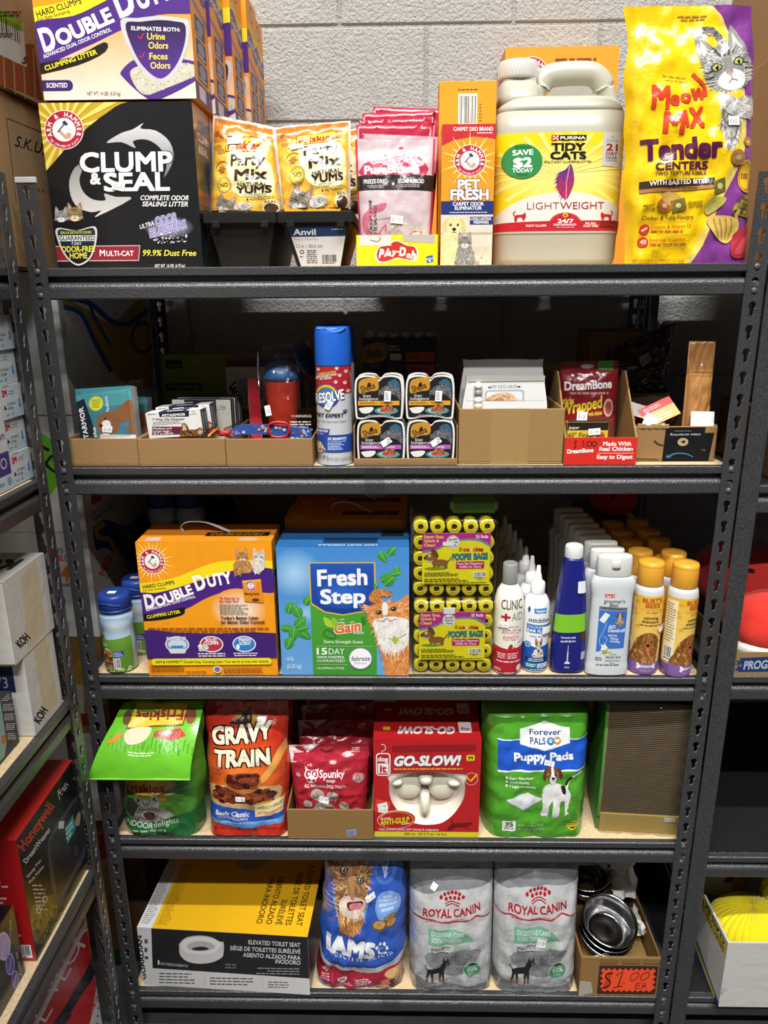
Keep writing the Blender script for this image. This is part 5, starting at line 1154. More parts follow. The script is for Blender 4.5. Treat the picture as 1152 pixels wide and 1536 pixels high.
# kraft box of picture frames
mb = tray(MB('kraft'),.1870,.20,.100, 'b8925f', .0035)
a = A((0,0),(190,0),(190,100),(0,100)); a.r(58,0,124,100, 'c09a64'); a.g(70,20,74,90,1, 'b8925f'); mb.art(a, front(.19,.10))
thing('frame_box', 'plain kraft box holding picture frames, right of the cat-food cups', 'cardboard box', [('frame_box', mb)],(.711,.021, S2))
fr = MB('plastic'); fr.prism(sm([(0,0),(.14,0),(.142,.118),(.13,.128),(.01,.130),(.0,.118)],3), 'y', 0,.012, 'dcdbd8')
a = A((62,300),(368,310),(370,410),(66,410)); a.p([(40,290),(400,290),(400,420),(40,420)], 'd9d8d6'); a.line([(70,328),(366,332)],5, '8a7a5a'); a.t('MY KIDS HAVE', 170,358,266,359,15, '4a4a4c', .0); [a.e(x, 353,4,4, '4a4a4c', n=10) for x in (158,164,272,278)]; a.rr(142,364,298,440,16, 'a9b0b6'); a.rr(150,372,290,440,12, 'd9dcdd'); p = sm([(150,408),(180,384),(230,376),(256,388),(262,412)],4); a.p(p, 'c9a07a'); a.fur(p, ['e0bfa0', 'a87a52', 'd9b08a'],50,22,10,.2)
fr.art(a, flat((0,0,.085),(.142,0,0),(0,0,.045)),.0004)
bd = MB('plastic'); [bd.blob((.021,-.006, z),(.0075,.0075,.0075), c) for z, c in ((.112, 'eceae6'),(.099, '8d8d90'),(.086, 'eceae6'),(.075, 'e6d6b4'))]
thing('picture_frame', 'white picture frame with a beaded string, foremost in the kraft box', 'picture frame', [('frame_body', fr),('beads', bd)],(.728,.068, S2 + .022),(-.10,0,0), 'picture frames in the kraft box')
fr2 = MB('plastic'); fr2.prism(sm([(0,0),(.145,0),(.147,.14),(.135,.152),(.01,.152),(.0,.14)],3), 'y', 0,.012, 'c9c8c6'); thing('picture_frame', 'pale picture frame standing behind the beaded one', 'picture frame', [('picture_frame', fr2)],(.726,.108, S2 + .025),(-.10,0,0), 'picture frames in the kraft box')
wr = MB('clear'); wb = Bag(((0,0),(.165,0),(.165,.165),(.0,.170)),.05, seal=.05, top=.6, foot=1, crinkle=.005, seed=3.7); wr = wb.mesh('ffffff', 'clear'); thing('bubble_wrap', 'clear bubble wrap standing up behind the picture frames', 'bubble wrap', [('bubble_wrap', wr)],(.720,.132, S2 + .009),(-.08,0,0))
# dream chew display box
mb = MB('card'); w_, h, d = .128,.049,.24; mb.box((0,0,0),(w_, d, .003), 'b8925f', 'kraft'); mb.box((0,0,.003),(w_, .003, h), dict(s='b8925f', f='cf2a22'))
for x in (0, w_ - .003): mb.add([(x, .003,.003),(x, d, .003),(x, d, .155),(x, .10,.155),(x, .003, h),(x + .003,.003,.003),(x + .003, d, .003),(x + .003, d, .155),(x + .003,.10,.155),(x + .003,.003, h)],[(0,1,2,3,4),(5,6,7,8,9),(3,4,9,8),(2,3,8,7),(0,4,9,5)], 'b8925f', 'kraft')
mb.box((0, d - .003,.003),(w_, d, .155), 'b8925f', 'kraft'); a = A((430,503),(686,503),(686,604),(430,604)); a.p([(400,480),(700,480),(700,620),(400,620)], 'd22c22'); a.t('Made With', 565,533,664,533,15, 'f4ece8', .03); a.t('Real Chicken', 553,552,672,552,15, 'f4ece8', .03); a.line([(548,561),(676,561)],1.4, 'f4ece8'); a.t('Easy to Digest', 547,582,674,582,15, 'f4ece8', .03); a.t('DreamBone', 440,562,533,556,15, 'f4ece8', .045, ol=('8a1a16', .04))
a.line([(462,520),(472,514),(463,530),(474,534),(460,542)],2.5, '241614'); a.line([(467,508),(466,546)],2, '241614'); a.line([(490,518),(496,514),(494,540)],2.5, '241614'); a.e(504,538,2,2, '241614', n=8); [a.ring(x, 526,6.5,9, '241614', 1.2) for x in (516,534)]; mb.art(a, front(w_, h))
thing('display_box', 'open kraft display box with a red front and handwritten price', 'display box', [('display_box', mb)],(.8995,.015, S2))
q = ((378,225),(580,222),(580,440),(384,440)); a = A(*q); a.p([(340,190),(620,190),(620,520),(340,520)], '7d1820'); a.p([(508,222),(560,222),(560,245),(508,245)], '3f9a3a'); a.e(470,236,24,5, 'd9cfcf'); a.t('DreamBone', 392,294,556,288,20, 'efe6e6', .04); a.g(404,296,550,306,1, 'b98a8e', 'c'); a.t('sticks', 386,328,424,326,16, 'e6d24a', .02); a.t('Wrapped', 384,354,524,334,28, 'e6c93a', .03,.15); a.t('with chicken', 476,356,522,352,10, 'e6c93a', .02); a.e(544,336,18,22, 'c9a9a0'); a.e(544,336,12,16, '9a4a3a')
win = sm([(392,372),(560,362),(566,450),(392,450)],3); a.p(win, '6a3428'); [a.p([(400 + 22 * k, 380 - k),(416 + 22 * k, 378 - k),(416 + 22 * k, 450),(398 + 22 * k, 450)], c) for k, c in enumerate(('8a4a2c', 'a8643c', 'd9b58a', '9a5632', '7a4028', 'b0703f', '8a4a2c'))]
bg = Bag(((.004,0),(.110,0),(.108,.168),(.0,.166)),.035, seal=.12, top=.08, seed=9.2, foot=.7)
pouch('chew_bag', 'dark red dog-chew bag with a green corner, standing in the red-fronted display box', 'treat bag', (.9075,.10, S2 + .007), bg, a, '7d1820', 'film', [('price_sticker', stick(bg.sheet, q, 452,356,36,22,3))],(-.06,0,0))
m = MB('card'); m.box((0,0,0),(.072,.022,.070), dict(s='d6b23a', f='d9b53c', t='1d1a18')); a = A((437,443),(572,443),(572,510),(437,510)); a.p([(400,430),(600,430),(600,620),(400,620)], 'd9b43a'); a.r(400,430,600,470, '1d1a18'); a.t('St. Jasper', 424,465,476,465,9, 'e6e2da', .01); a.t('360° Finger', 430,494,528,494,16, '2a2014', .015); a.t('Toothbrush', 430,508,518,508,15, '2a2014', .015); a.e(548,490,15,14, 'b8432c'); m.art(a, flat((0,0,.034),(.072,0,0),(0,0,.036)))
thing('toothbrush_carton', 'small yellow and black toothbrush carton behind the red display front', 'box', [('carton_body', m),('price_sticker', stick(flat((0,0,.034),(.072,0,0),(0,0,.036)),((437,443),(572,443),(572,510),(437,510)),526,474,40,22,-5))],(.906,.030, S2 + .004))
# torn carton with odds and ends
w_, h, d = .148,.064,.26; mb = tray(MB('kraft'), w_, d, h, 'b48c5c', .0035, hb=.09, hs=.066)
a = A((20,880),(800,880),(775,1300),(20,1290)); a.p([(305,890),(680,890),(675,960),(765,960),(720,1300),(288,1300)], '1b1c1e'); a.t('video streaming', 638,968,348,972,26, 'd9d6d0', .015); a.g(386,930,612,942,1, 'a9a6a0'); a.e(472,1068,50,48, 'd6b98a', n=30); a.p([(448,1066),(492,1044),(490,1090)], '1b1c1e')
a.line(sm([(340,1248),(390,1212),(450,1200),(520,1214),(574,1246)],6, False),16, '4a9ad0', 8); a.p([(322,1254),(338,1212),(346,1240),(375,1248)], '4a9ad0'); a.line(sm([(205,1050),(240,1090),(292,1110)],5, False),18, '3a3630'); a.t('ng', 646,1170,684,1172,22, '8a8a8c', .0); [a.line([(10, y),(240 + 20 * k, y + 12 - 4 * k)],5, '8a6a42') for k, y in enumerate((1252,1268,1284))]
mb.art(a, front(w_, h)); rd = random.Random(2)
for k in range(9): mb.box((.004 + .006 * k, -.001 - .001 * (k % 2), h - .004),(.013 + .006 * k, .003, h + .002 + .003 * rd.random()), 'c09a68', ch=.001)
thing('torn_carton', 'torn kraft carton with a black tape panel, holding gift bags and cards', 'cardboard box', [('torn_carton', mb)],(1.0295,.041, S2))
for i, (pts, c, lb) in enumerate((([(.0,0),(.075,.004),(.070,.075),(.012,.082)], '7d1a2a', 'crumpled dark red gift pouch in the torn carton'),([(.0,0),(.06,0),(.058,.055),(.0,.06)], '92202f', 'bright red gift pouch with ribbon loops in the torn carton'))):
    g = Bag(pts, .03, seal=.1, top=.3, foot=.8, crinkle=.004, seed=i + 2.5); m = g.mesh(c, 'paper'); r_ = MB('plastic'); r_.tube(sm([(.03,-.002,.05),(.05,-.012,.068),(.068,-.006,.062),(.060,.0,.048)],5, False),.0012, '5a0f1c')
    thing('gift_pouch', lb, 'gift bag', [('pouch_body', m),('ribbon', r_)],(1.040 + .016 * i, .16 - .055 * i, S2 + .018),(-.35,.1,0))
cd = MB('card'); cd.box((0,0,0),(.062,.001,.042), dict(s='c9a25c', f='c9a25c'), ch=.0003); a = A((0,0),(62,0),(62,42),(0,42)); a.r(0,0,62,42, 'c9a05a'); a.r(0,0,62,16, 'b3282c'); a.g(8,4,50,12,2, 'e6b0a8'); a.g(8,20,54,38,3, 'f2ead8', 'l', .35); cd.art(a, front(.062,.042))
thing('gift_card', 'red and tan printed card lying tilted on top of the torn carton', 'card', [('gift_card', cd)],(1.062,.062, S2 + .058),(-.75,-.42,.1))
for i, (x, y, z, rx, ry, w_, h_, lb) in enumerate(((1.040,.050,.056,-.5,.55,.040,.040, 'white tag leaning at the torn front of the kraft carton'),(1.030,.115,.078,-.9,.3,.045,.035, 'folded white paper tag lying among the red gift pouches'),(1.130,.046,.060,-.2,.02,.042,.030, 'white card standing at the post end of the torn carton'))):
    m = MB('paper'); m.box((0,0,0),(w_, .0012, h_), 'e4e3e0', ch=.0003); thing('paper_tag', lb, 'paper tag', [('paper_tag', m)],(x, y, S2 + z),(rx, ry, 0))
m = MB('plush'); [m.tube([(.0 + .004 * k, 0,.006 * k),(.05 + .008 * k, .01,.012 + .003 * k),(.10,.02 + .01 * k, .010)],.009, 'd9d6cf', 10) for k in range(3)]; thing('cloth_bundle', 'bundle of off-white cloth gloves at the back of the torn carton', 'cloth', [('cloth_bundle', m)],(1.060,.235, S2 + .066))
a = A((0,0),(68,0),(68,171),(0,171)); a.line([(6,46),(62,46)],3, '8a5f35'); a.line([(6,51),(62,51)],2, '9a6d40')
pouch('kraft_pouch', 'plain brown stand-up pouch beside the slotted post on the second shelf', 'pouch', (1.1225,.060, S2 + .0105), Bag(((.004,0),(.052,0),(.047,.20),(.0,.201)),.03, seal=.16, top=.1, seed=12.5, foot=.8, crinkle=.002), a, 'b07c48', 'film', (),(0,0,0))
bb = MB('kraft'); bb.box((1.035,.42,0),(1.17,.56,.21), 'a88458', ch=.004); thing('brown_carton', 'dim brown carton at the back corner of the second shelf', 'carton', [('brown_carton', bb)],(0,0, S2 + .001))
g = Bag(((0,0),(.15,0),(.16,.16),(.02,.10)),.10, seal=.06, top=.2, seed=15.5, foot=.9, crinkle=.008); mm = g.mesh('2a201b', 'film'); a = A((0,0),(100,0),(100,100),(0,100)); a.p([(44,30),(58,27),(62,42),(48,46)], 'a9a6a0'); a.bars(47,31,58,42, bg=None, n=8); mm.art(a, g.sheet); thing('black_bag', 'crumpled dark plastic bag with a small barcode label, behind the plain brown pouch', 'bag', [('black_bag', mm)],(1.034,.305, S2 + .075),(0,0,0))
# ------------------------------------------------------------------ third shelf
def jar(label, loc, art=True, lidc='223f8a'):
    R = .0315; prof = [(.0,.028,.028),(.004, R, R),(.060, R, R),(.075,.0300,.0300),(.088,.0298,.0298),(.104, R + .0008, R + .0008),(.118, R + .0004, R + .0004),(.124,.027,.027),(.128,.026,.026)]
    b = Bottle(prof, z0=.004, z1=.118, nu=24, nv=22); body = b.mesh('a9c6dc', 'gloss')
    if art:
        a = A((115,670),(305,670),(305,1010),(115,1010)); a.r(60,640,360,1030, '8fb6d6', '5f9a2e'); a.r(60,640,360,815, '9fc4e0', 'c2d6e6'); a.e(250,720,60,40, 'b9d2e6', c2='e2ecf2'); a.p(sm([(60,812),(200,806),(360,814),(360,1040),(60,1040)],3), '6a9e34', '4f7f26')
        a.t('Nudges', 120,800,174,799,22, '1d2a4a', .03); a.t('nutritious', 128,784,168,784,6, '4a5a7a', .0); a.e(158,762,12,9, 'c9a03a'); a.t('ON-THE-GO', 118,852,190,848,13, 'eef2e6', .01); a.e(187,874,17,13, 'e6eede'); a.star(187,874,4,9,5, '6a9e34')
        kb = sm([(110,880),(165,872),(205,900),(215,985),(110,990)],4); a.p(kb, '5a3a22'); a.dots((112,880,212,985),['b07a4a', '8a5a34', 'c99a6a', '6a4426', 'a5703f'],60,15,5); a.p([(225,880),(278,874),(280,912),(228,918)], '2f4f9c'); a.g(230,882,276,912,3, 'c9d3ea'); a.bars(222,922,260,998, n=12); a.fur([(120,990),(300,985),(300,1015),(120,1015)],['8fb04a', '4f7f26', 'c9d69a'],60,14,0,.4,3,180)
        b.warp(a); body.art(a, b.sheet, .0004)
    lid = MB('plastic'); lid.lathe([(.0295,.128),(.0312,.130),(.0315,.152),(.0305,.158),(.028,.161),(.022,.1625)], lidc, 44); lid.lathe([(.0318,.1285),(.0320,.130),(.0318,.1325)], lidc, 44); lid.tube([(.0318 * math.cos(t),.0318 * math.sin(t),.145 + .003 * math.sin(3 * t)) for t in [(-2.2 + .12 * k) for k in range(14)]],.0014, '2a4a9a', 6)
    st = MB('paper'); st.box((-.010,-.012,.1627),(.006,.000,.1634), 'e4e4e2', ch=.0002, T=Matrix.Rotation(.3,4, 'Z'))
    return thing('treat_jar', label, 'treat jar', [('jar_body', body),('lid', lid),('price_sticker', st)], loc, (0,0,-.25), 'blue-lidded treat jars')
j0 = jar('blue-lidded dog treat jar at the shelf edge, partly behind the slotted post', (.0475,.042, S3))
dup(j0,(.0660,.120, S3),(0,0,-.35), 'blue-lidded dog treat jar just behind and right of the one at the shelf edge')
dup(j0,(.0900,.200, S3),(0,0,-.2), 'dim blue-lidded treat jar, third back from the shelf edge')
cb = MB('kraft'); cb.box((0,0,0),(.15,.30,.118), 'a88458'); thing('brown_carton', 'dim brown carton under the labelled pan on the third shelf', 'carton', [('brown_carton', cb)],(.005,.285, S3))
mud_pan('black labelled pan holding two jars at the back of the third shelf', (.090,.285, S3 + .119),.160,.142, lab=anvil, h=.082)
for i, x in enumerate((.057,.1225)): dup(j0,(x, .345, S3 + .119 + .0035),(0,0,.3),('treat jar nearer the wall side in the labelled pan on the third shelf', 'treat jar standing on the inner side in the labelled pan on the third shelf')[i])

def dd_full():
    q = ((392,345),(1108,335),(1085,1030),(412,1025)); a = A(*q); a.p([(350,300),(1150,300),(1150,1060),(350,1060)], 'ef9a18')
    a.rays(472,442,60,122,26, 'fbe6a8'); arm_badge(a, 472,442,62)
    a.p(sm([(380,560),(480,548),(600,520),(740,465),(860,438),(1120,438),(1120,490),(880,490),(740,530),(600,575),(480,604),(380,610)],4), 'f2d81e')
    a.p(sm([(380,610),(480,604),(600,575),(740,530),(880,490),(1120,480),(1120,598),(900,590),(760,622),(620,690),(500,708),(380,715)],4), '47207c')
    a.e(905,690,150,110, 'ef9a18', c2='fbf2e2'); a.t('HARD CLUMPS', 415,584,580,558,18, '2a2018', .025); a.t('For Easy Scooping', 416,598,532,582,9, '2a2018', .01)
    a.t('D', 420,684,472,678,68, 'f6f4f0', .045); a.t('OUBLE', 480,676,676,606,48, 'f6f4f0', .045); a.t('D', 694,592,748,574,72, 'f6f4f0', .045); a.t('UTY', 756,572,884,550,58, 'f6f4f0', .045)
    a.t('ADVANCED DUAL ODOR CONTROL', 422,700,684,628,13, 'f2f0f0', .02); a.p(sm([(380,715),(500,708),(612,678),(622,692),(606,718),(500,742),(380,748)],3), '15120f'); a.t('CLUMPING LITTER', 424,736,598,708,16, 'f0de2a', .03)
    cat_head(a, 945,418,36, 'b8864a', '5a3a1c', 'efe0c0', rot=-4, seed=31, fur=90); b_ = sm([(905,440),(985,440),(985,495),(940,500),(900,510)],4); a.p(b_, 'b8864a'); a.fur(b_, ['d9b078', '7a5226', 'b8864a'],60,16,85,.2); cat_head(a, 1035,415,34, 'd9cfc2', '8a7a6a', 'f2ece2', eye='6a9ac0', rot=4, seed=32, fur=90); b_ = sm([(995,435),(1060,435),(1058,478),(1010,500)],4); a.p(b_, 'd9cfc2'); a.fur(b_, ['efe8de', 'b9ac9c'],50,14,85,.2)
    a.p([(936,538),(1036,530),(1040,652),(940,646)], 'e58a1e'); a.p([(936,538),(1036,530),(1036,540),(936,550)], 'f2b24a'); arm_badge(a, 980,566,26); a.t('Baking Soda', 944,612,1020,612,12, '2a2018', .03); a.e(1000,638,20,9, '6a3a1a')
    a.t('"A Secret in', 806,634,912,634,12, 'b8281e', .02); a.t('the Litter Box"', 806,650,912,650,12, 'b8281e', .02); a.g(806,660,970,714,6, '7a6a5a'); a.t("Today's Better Litter", 806,738,1008,738,15, '2a1c10', .03); a.t('for Better Odor Control.', 806,760,1040,760,15, '2a1c10', .03); a.g(425,778,1060,808,2, 'a0541a')
    a.p(sm([(380,795),(560,806),(800,812),(1120,812),(1120,935),(380,935)],2), '40206f')
    for x, cc in ((570, '6a94b4'),(748, 'b8323c'),(920, '2f7fc4')): a.e(x, 866,62,42, 'e6e4ea'); a.e(x, 866,56,36, cc); a.e(x, 866,48,26, 'c9d3e2' if x == 570 else cc)
    a.t('ELIMINATES', 518,844,618,844,16, 'f4f2f4', .025, ol=('40206f', .03)); a.t('BOTH', 548,860,594,860,14, 'f4f2f4', .025, ol=('40206f', .03)); a.p([(520,888),(618,888),(606,912),(532,912)], 'd9d4cf'); a.r(538,872,600,886, '2f7fc4')
    a.t('SOLID', 718,852,776,852,16, 'f4f2f4', .03); a.t('CLUMPS', 708,868,786,868,15, 'f4f2f4', .03); a.dots((680,872,720,896),['e2ded8', 'c9c4bc'],10,10,3); a.t('FRESH', 894,852,956,852,16, 'f4f2f4', .03); a.t('SCENT', 894,870,956,870,15, 'f4f2f4', .03); a.e(886,880,9,14, 'e6eef4')
    a.g(668,908,822,932,2, 'e0dae6', 'c'); a.g(852,908,996,930,2, 'e0dae6', 'c'); a.rr(432,938,1058,972,15, 'f0dc1e'); a.t('ARM & HAMMER™ Double Duty Clumping Litter: Your secret to true odor control.', 450,962,1042,962,14, '2a1c10', .02)
    a.g(425,968,600,1006,4, 'b0641a'); a.e(768,995,21,19, 'e9e2da'); a.e(768,995,15,14, '8a6a9a'); a.g(605,1000,740,1012,1, 'b0641a'); a.g(800,985,1050,1015,3, 'b0641a'); return a
def strap(x0, x1, y, z, up):
    m = MB('plastic')
    P_ = [(x0,0),(x0 - .004, up * .55),(x0 + .012, up * .98),((x0 + x1) / 2, up * .9),(x1 - .012, up * .25),(x1,0)]; P_ = sm(P_, 6, False); v = []; f = []
    for k, (x, h) in enumerate(P_): v += [(x, y - .005, z + h),(x, y + .005, z + h),(x, y + .005, z + h + .001),(x, y - .005, z + h + .001)]
    for k in range(len(P_) - 1): f += [[4 * k + j, 4 * k + (j + 1) % 4,4 * k + 4 + (j + 1) % 4,4 * k + 4 + j] for j in range(4)]
    m.add(v, f, 'd9d7d2'); return m
def top_art(): 
    t = A((0,0),(250,0),(250,108),(0,108)); t.r(0,0,250,108, 'e0861a'); t.r(120,50,240,75, '1d140a'); t.g(128,55,232,70,2, 'c98a2a'); t.r(14,80,42,100, 'b9b0a8'); t.e(205,92,20,10, 'c9a08a'); return t
b = MB('card'); W3, D3_, H3 = .2535,.108,.2755; b.box((0,0,0),(W3, D3_, H3), dict(s='df8a1c', f='ef9a18', t='e0861a', r='5a3a5a')); b.art(dd_full(), front(W3, H3)); b.art(dd_side(), right(0, D3_, H3, W3)); b.art(top_art(), topf(W3, D3_, H3))
thing('litter_carton', 'orange, yellow and purple litter carton with two cats, at the front of the third shelf', 'litter box', [('carton_body', b),('carry_strap', strap(.075,.165,.06, H3,.022), None, 'white carry strap')],(.1135,.006, S3),(0,0,.012))
# blue and green litter carton
a = A((62,300),(700,312),(702,930),(70,928)); a.p([(20,260),(760,260),(760,980),(20,980)], '3f86cc', '6aa6dc'); a.e(150,430,130,120, '4a8fd2', c2='a9d2ee'); a.e(200,620,60,50, '5a9ad6', c2='9cc8ea')
a.p([(222,575),(545,575),(545,940),(228,940)], '4aa032', '3f9230'); 
sh = sm([(219,378),(380,374),(540,378),(542,470),(540,585),(480,622),(380,634),(280,616),(222,574),(220,470)],3); sh = [(219,376),(540,380),(542,585),(480,618),(380,634),(290,618),(222,574)]; a.p(sh, 'd9b23a'); a.p([(380 + (x - 380) * .955,490 + (y - 490) * .955) for x, y in sh], '2456b8', '123a8c'); a.e(380,520,130,80, '1c4aa6', c2='2f6ad0')
a.t('Fresh', 260,488,502,484,74, 'f4f6f8', .035); a.t('Step', 272,574,492,572,66, 'f4f6f8', .035); a.t('™', 458,590,470,590,8, 'f4f6f8', 0)
def leaf(x, y, l, wd, r, c='4aa83a', c2='2f7f2c'):
    f = TR(x, y, 1, r); a.p(f(sm([(0,0),(l * .3,-wd),(l * .75,-wd * .7),(l, 0),(l * .7, wd * .7),(l * .3, wd)],4)), c, c2); a.line(f([(0,0),(l * .9,0)]),2, 'a9d68a')
for k in ((560,330,60,22,60),(600,350,60,20,-50),(640,400,34,16,80),(560,470,80,18,-30),(580,490,80,24,-40),(610,440,60,14,-10),(550,480,30,12,120),(100,600,60,24,-20),(110,620,50,20,-70),(150,590,60,26,70),(195,580,50,20,-60),(70,690,70,18,5),(140,690,70,26,100),(150,690,90,26,40),(140,690,80,24,-40),(120,740,60,26,110),(155,700,60,18,-15)): leaf(*k)
a.t('with', 362,658,388,654,9, 'eef4e6', .0); a.t('Gain', 340,722,470,706,48, 'e0702a', .04,.12, ol=('f4f2ea', .05)); a.t('scent', 432,724,482,724,15, 'eef4e6', .005); [a.p(sm(q, 4), c) for q, c in (([(285,640),(320,655),(345,690),(300,685)], 'a9cc3a'),([(330,640),(355,660),(350,690),(325,672)], '8fbf2e'),([(470,640),(500,650),(480,680)], '2f7f2c'))]; a.line(sm([(282,720),(300,700),(330,715),(345,740),(310,742),(285,725)],4),4, '2f7f2c')
a.t('Extra Strength Scent', 286,768,478,770,15, 'f0f4ea', .01); a.line([(248,782),(522,786)],1.6, 'c9e0b0'); a.t('15', 248,824,300,824,32, 'f2f6ee', .035); a.t('DAY', 308,824,386,824,30, 'f2f6ee', .0); a.t('ODOR CONTROL', 248,843,386,844,11, 'f2f6ee', .025); a.t('GUARANTEED', 248,862,388,863,13, 'f2f6ee', .0); a.line([(248,874),(400,876)],1.6, 'c9e0b0'); a.t('CLUMPING LITTER', 248,899,384,900,11, 'f2f6ee', .005); a.t('14 lb', 98,858,130,858,22, 'eef4fa', .0); a.t('(6.35 kg)', 98,894,170,894,22, 'eef4fa', .0)
a.e(464,845,59,56, '7a8088', n=36); a.e(464,845,54,51, 'f2f4f6', n=36); a.t('febreze', 420,858,512,856,24, '2a3a5a', .01,.15); a.t('freshness', 434,872,494,872,9, '6a7a8a', .0)
# the orange and white cat beside the panel
bd = sm([(510,600),(640,570),(710,560),(720,940),(600,940),(570,820),(535,720),(520,650)],4); a.p(bd, 'd98a4a'); a.fur(bd, ['e09a5a', 'c2733a', 'efb078', 'd07f42'],420,34,95,.14,3); tl = sm([(520,570),(508,545),(530,512),(575,508),(612,525),(600,545),(568,540),(560,575)],4); a.p(tl, 'c97a3c'); a.fur(tl, ['e09a5a', 'b5652c'],60,18,20,.2)
hd = sm([(484,582),(520,588),(560,572),(600,566),(650,575),(690,556),(712,560),(712,680),(660,715),(590,710),(530,680),(505,640)],4); a.p(hd, 'd98a4a'); a.fur(hd, ['e6a266', 'c97a3c', 'efb684'],240,26, lambda x, y: math.degrees(math.atan2(y - 620, x - 600)),.14,4); a.p(sm([(572,578),(592,572),(600,610),(590,640),(575,625)],4), 'f2ece2')
ch = sm([(530,665),(570,645),(590,640),(640,640),(700,660),(710,720),(680,790),(630,812),(570,790),(545,730)],4); a.p(ch, 'f0ece6'); a.fur(ch, ['f6f3ee', 'd9d3ca', 'e6e0d8'],260,32,95,.14,5)
for x, y in ((556,618),(626,602)): a.p(sm([(x - 20, y + 4),(x - 4, y - 12),(x + 18, y - 4),(x + 6, y + 12)],4), '8a6a2a'); a.e(x, y, 10,10, '2a1a0c'); a.e(x - 3, y - 3,3,3, 'ffffff', n=8)
a.p([(580,632),(604,630),(592,642)], 'c97a70'); a.line(sm([(545,655),(575,662),(592,648),(612,660),(640,650)],4, False),3, '6a3a1c'); a.line(sm([(600,745),(640,748),(690,722)],4, False),3, '7a6a4a'); [a.e(x, y, 9,9, 'a9b83a', n=12) for x, y in ((626,752),(642,752),(634,764),(630,742))]
b = MB('gloss'); b.box((0,0,0),(.2485,.112,.265), dict(s='3a78bc', f='3f86cc', t='2f66a4', r='2f6aac')); b.art(a, front(.2485,.265)); t = A((0,0),(250,0),(250,112),(0,112)); t.r(0,0,250,112, '2f6aa8'); t.t('LOW DUST FORMULA', 190,98,78,98,8, 'c9dcee', .02); t.r(86,60,190,90, '1d3a5c'); t.r(196,10,240,50, '1a2a3c'); b.art(t, topf(.2485,.112,.265))
thing('litter_carton', 'blue and green litter carton picturing an orange cat', 'litter box', [('litter_carton', b)],(.3745,.010, S3),(0,0,0))
for k in range(4):
    b = MB('card'); b.box((0,0,0),(.24,.104,.278 - .002 * k), dict(s='d9861c', t='dc851a')); b.art(top_art(), topf(.24,.104,.278 - .002 * k))
    thing('litter_carton', ('orange litter carton with white strap, first one behind the blue and green carton', 'orange strapped litter carton, second one behind the blue and green carton', 'orange strapped litter carton, third one behind the blue and green carton', 'orange strapped litter carton, against the wall behind the blue and green carton')[k], 'litter box', [('carton_body', b),('carry_strap', strap(.095,.175,.05,.278 - .002 * k, .022))],(.372 + .004 * k, .142 + .111 * k, S3),(0,0,0), 'orange cartons behind the blue carton')

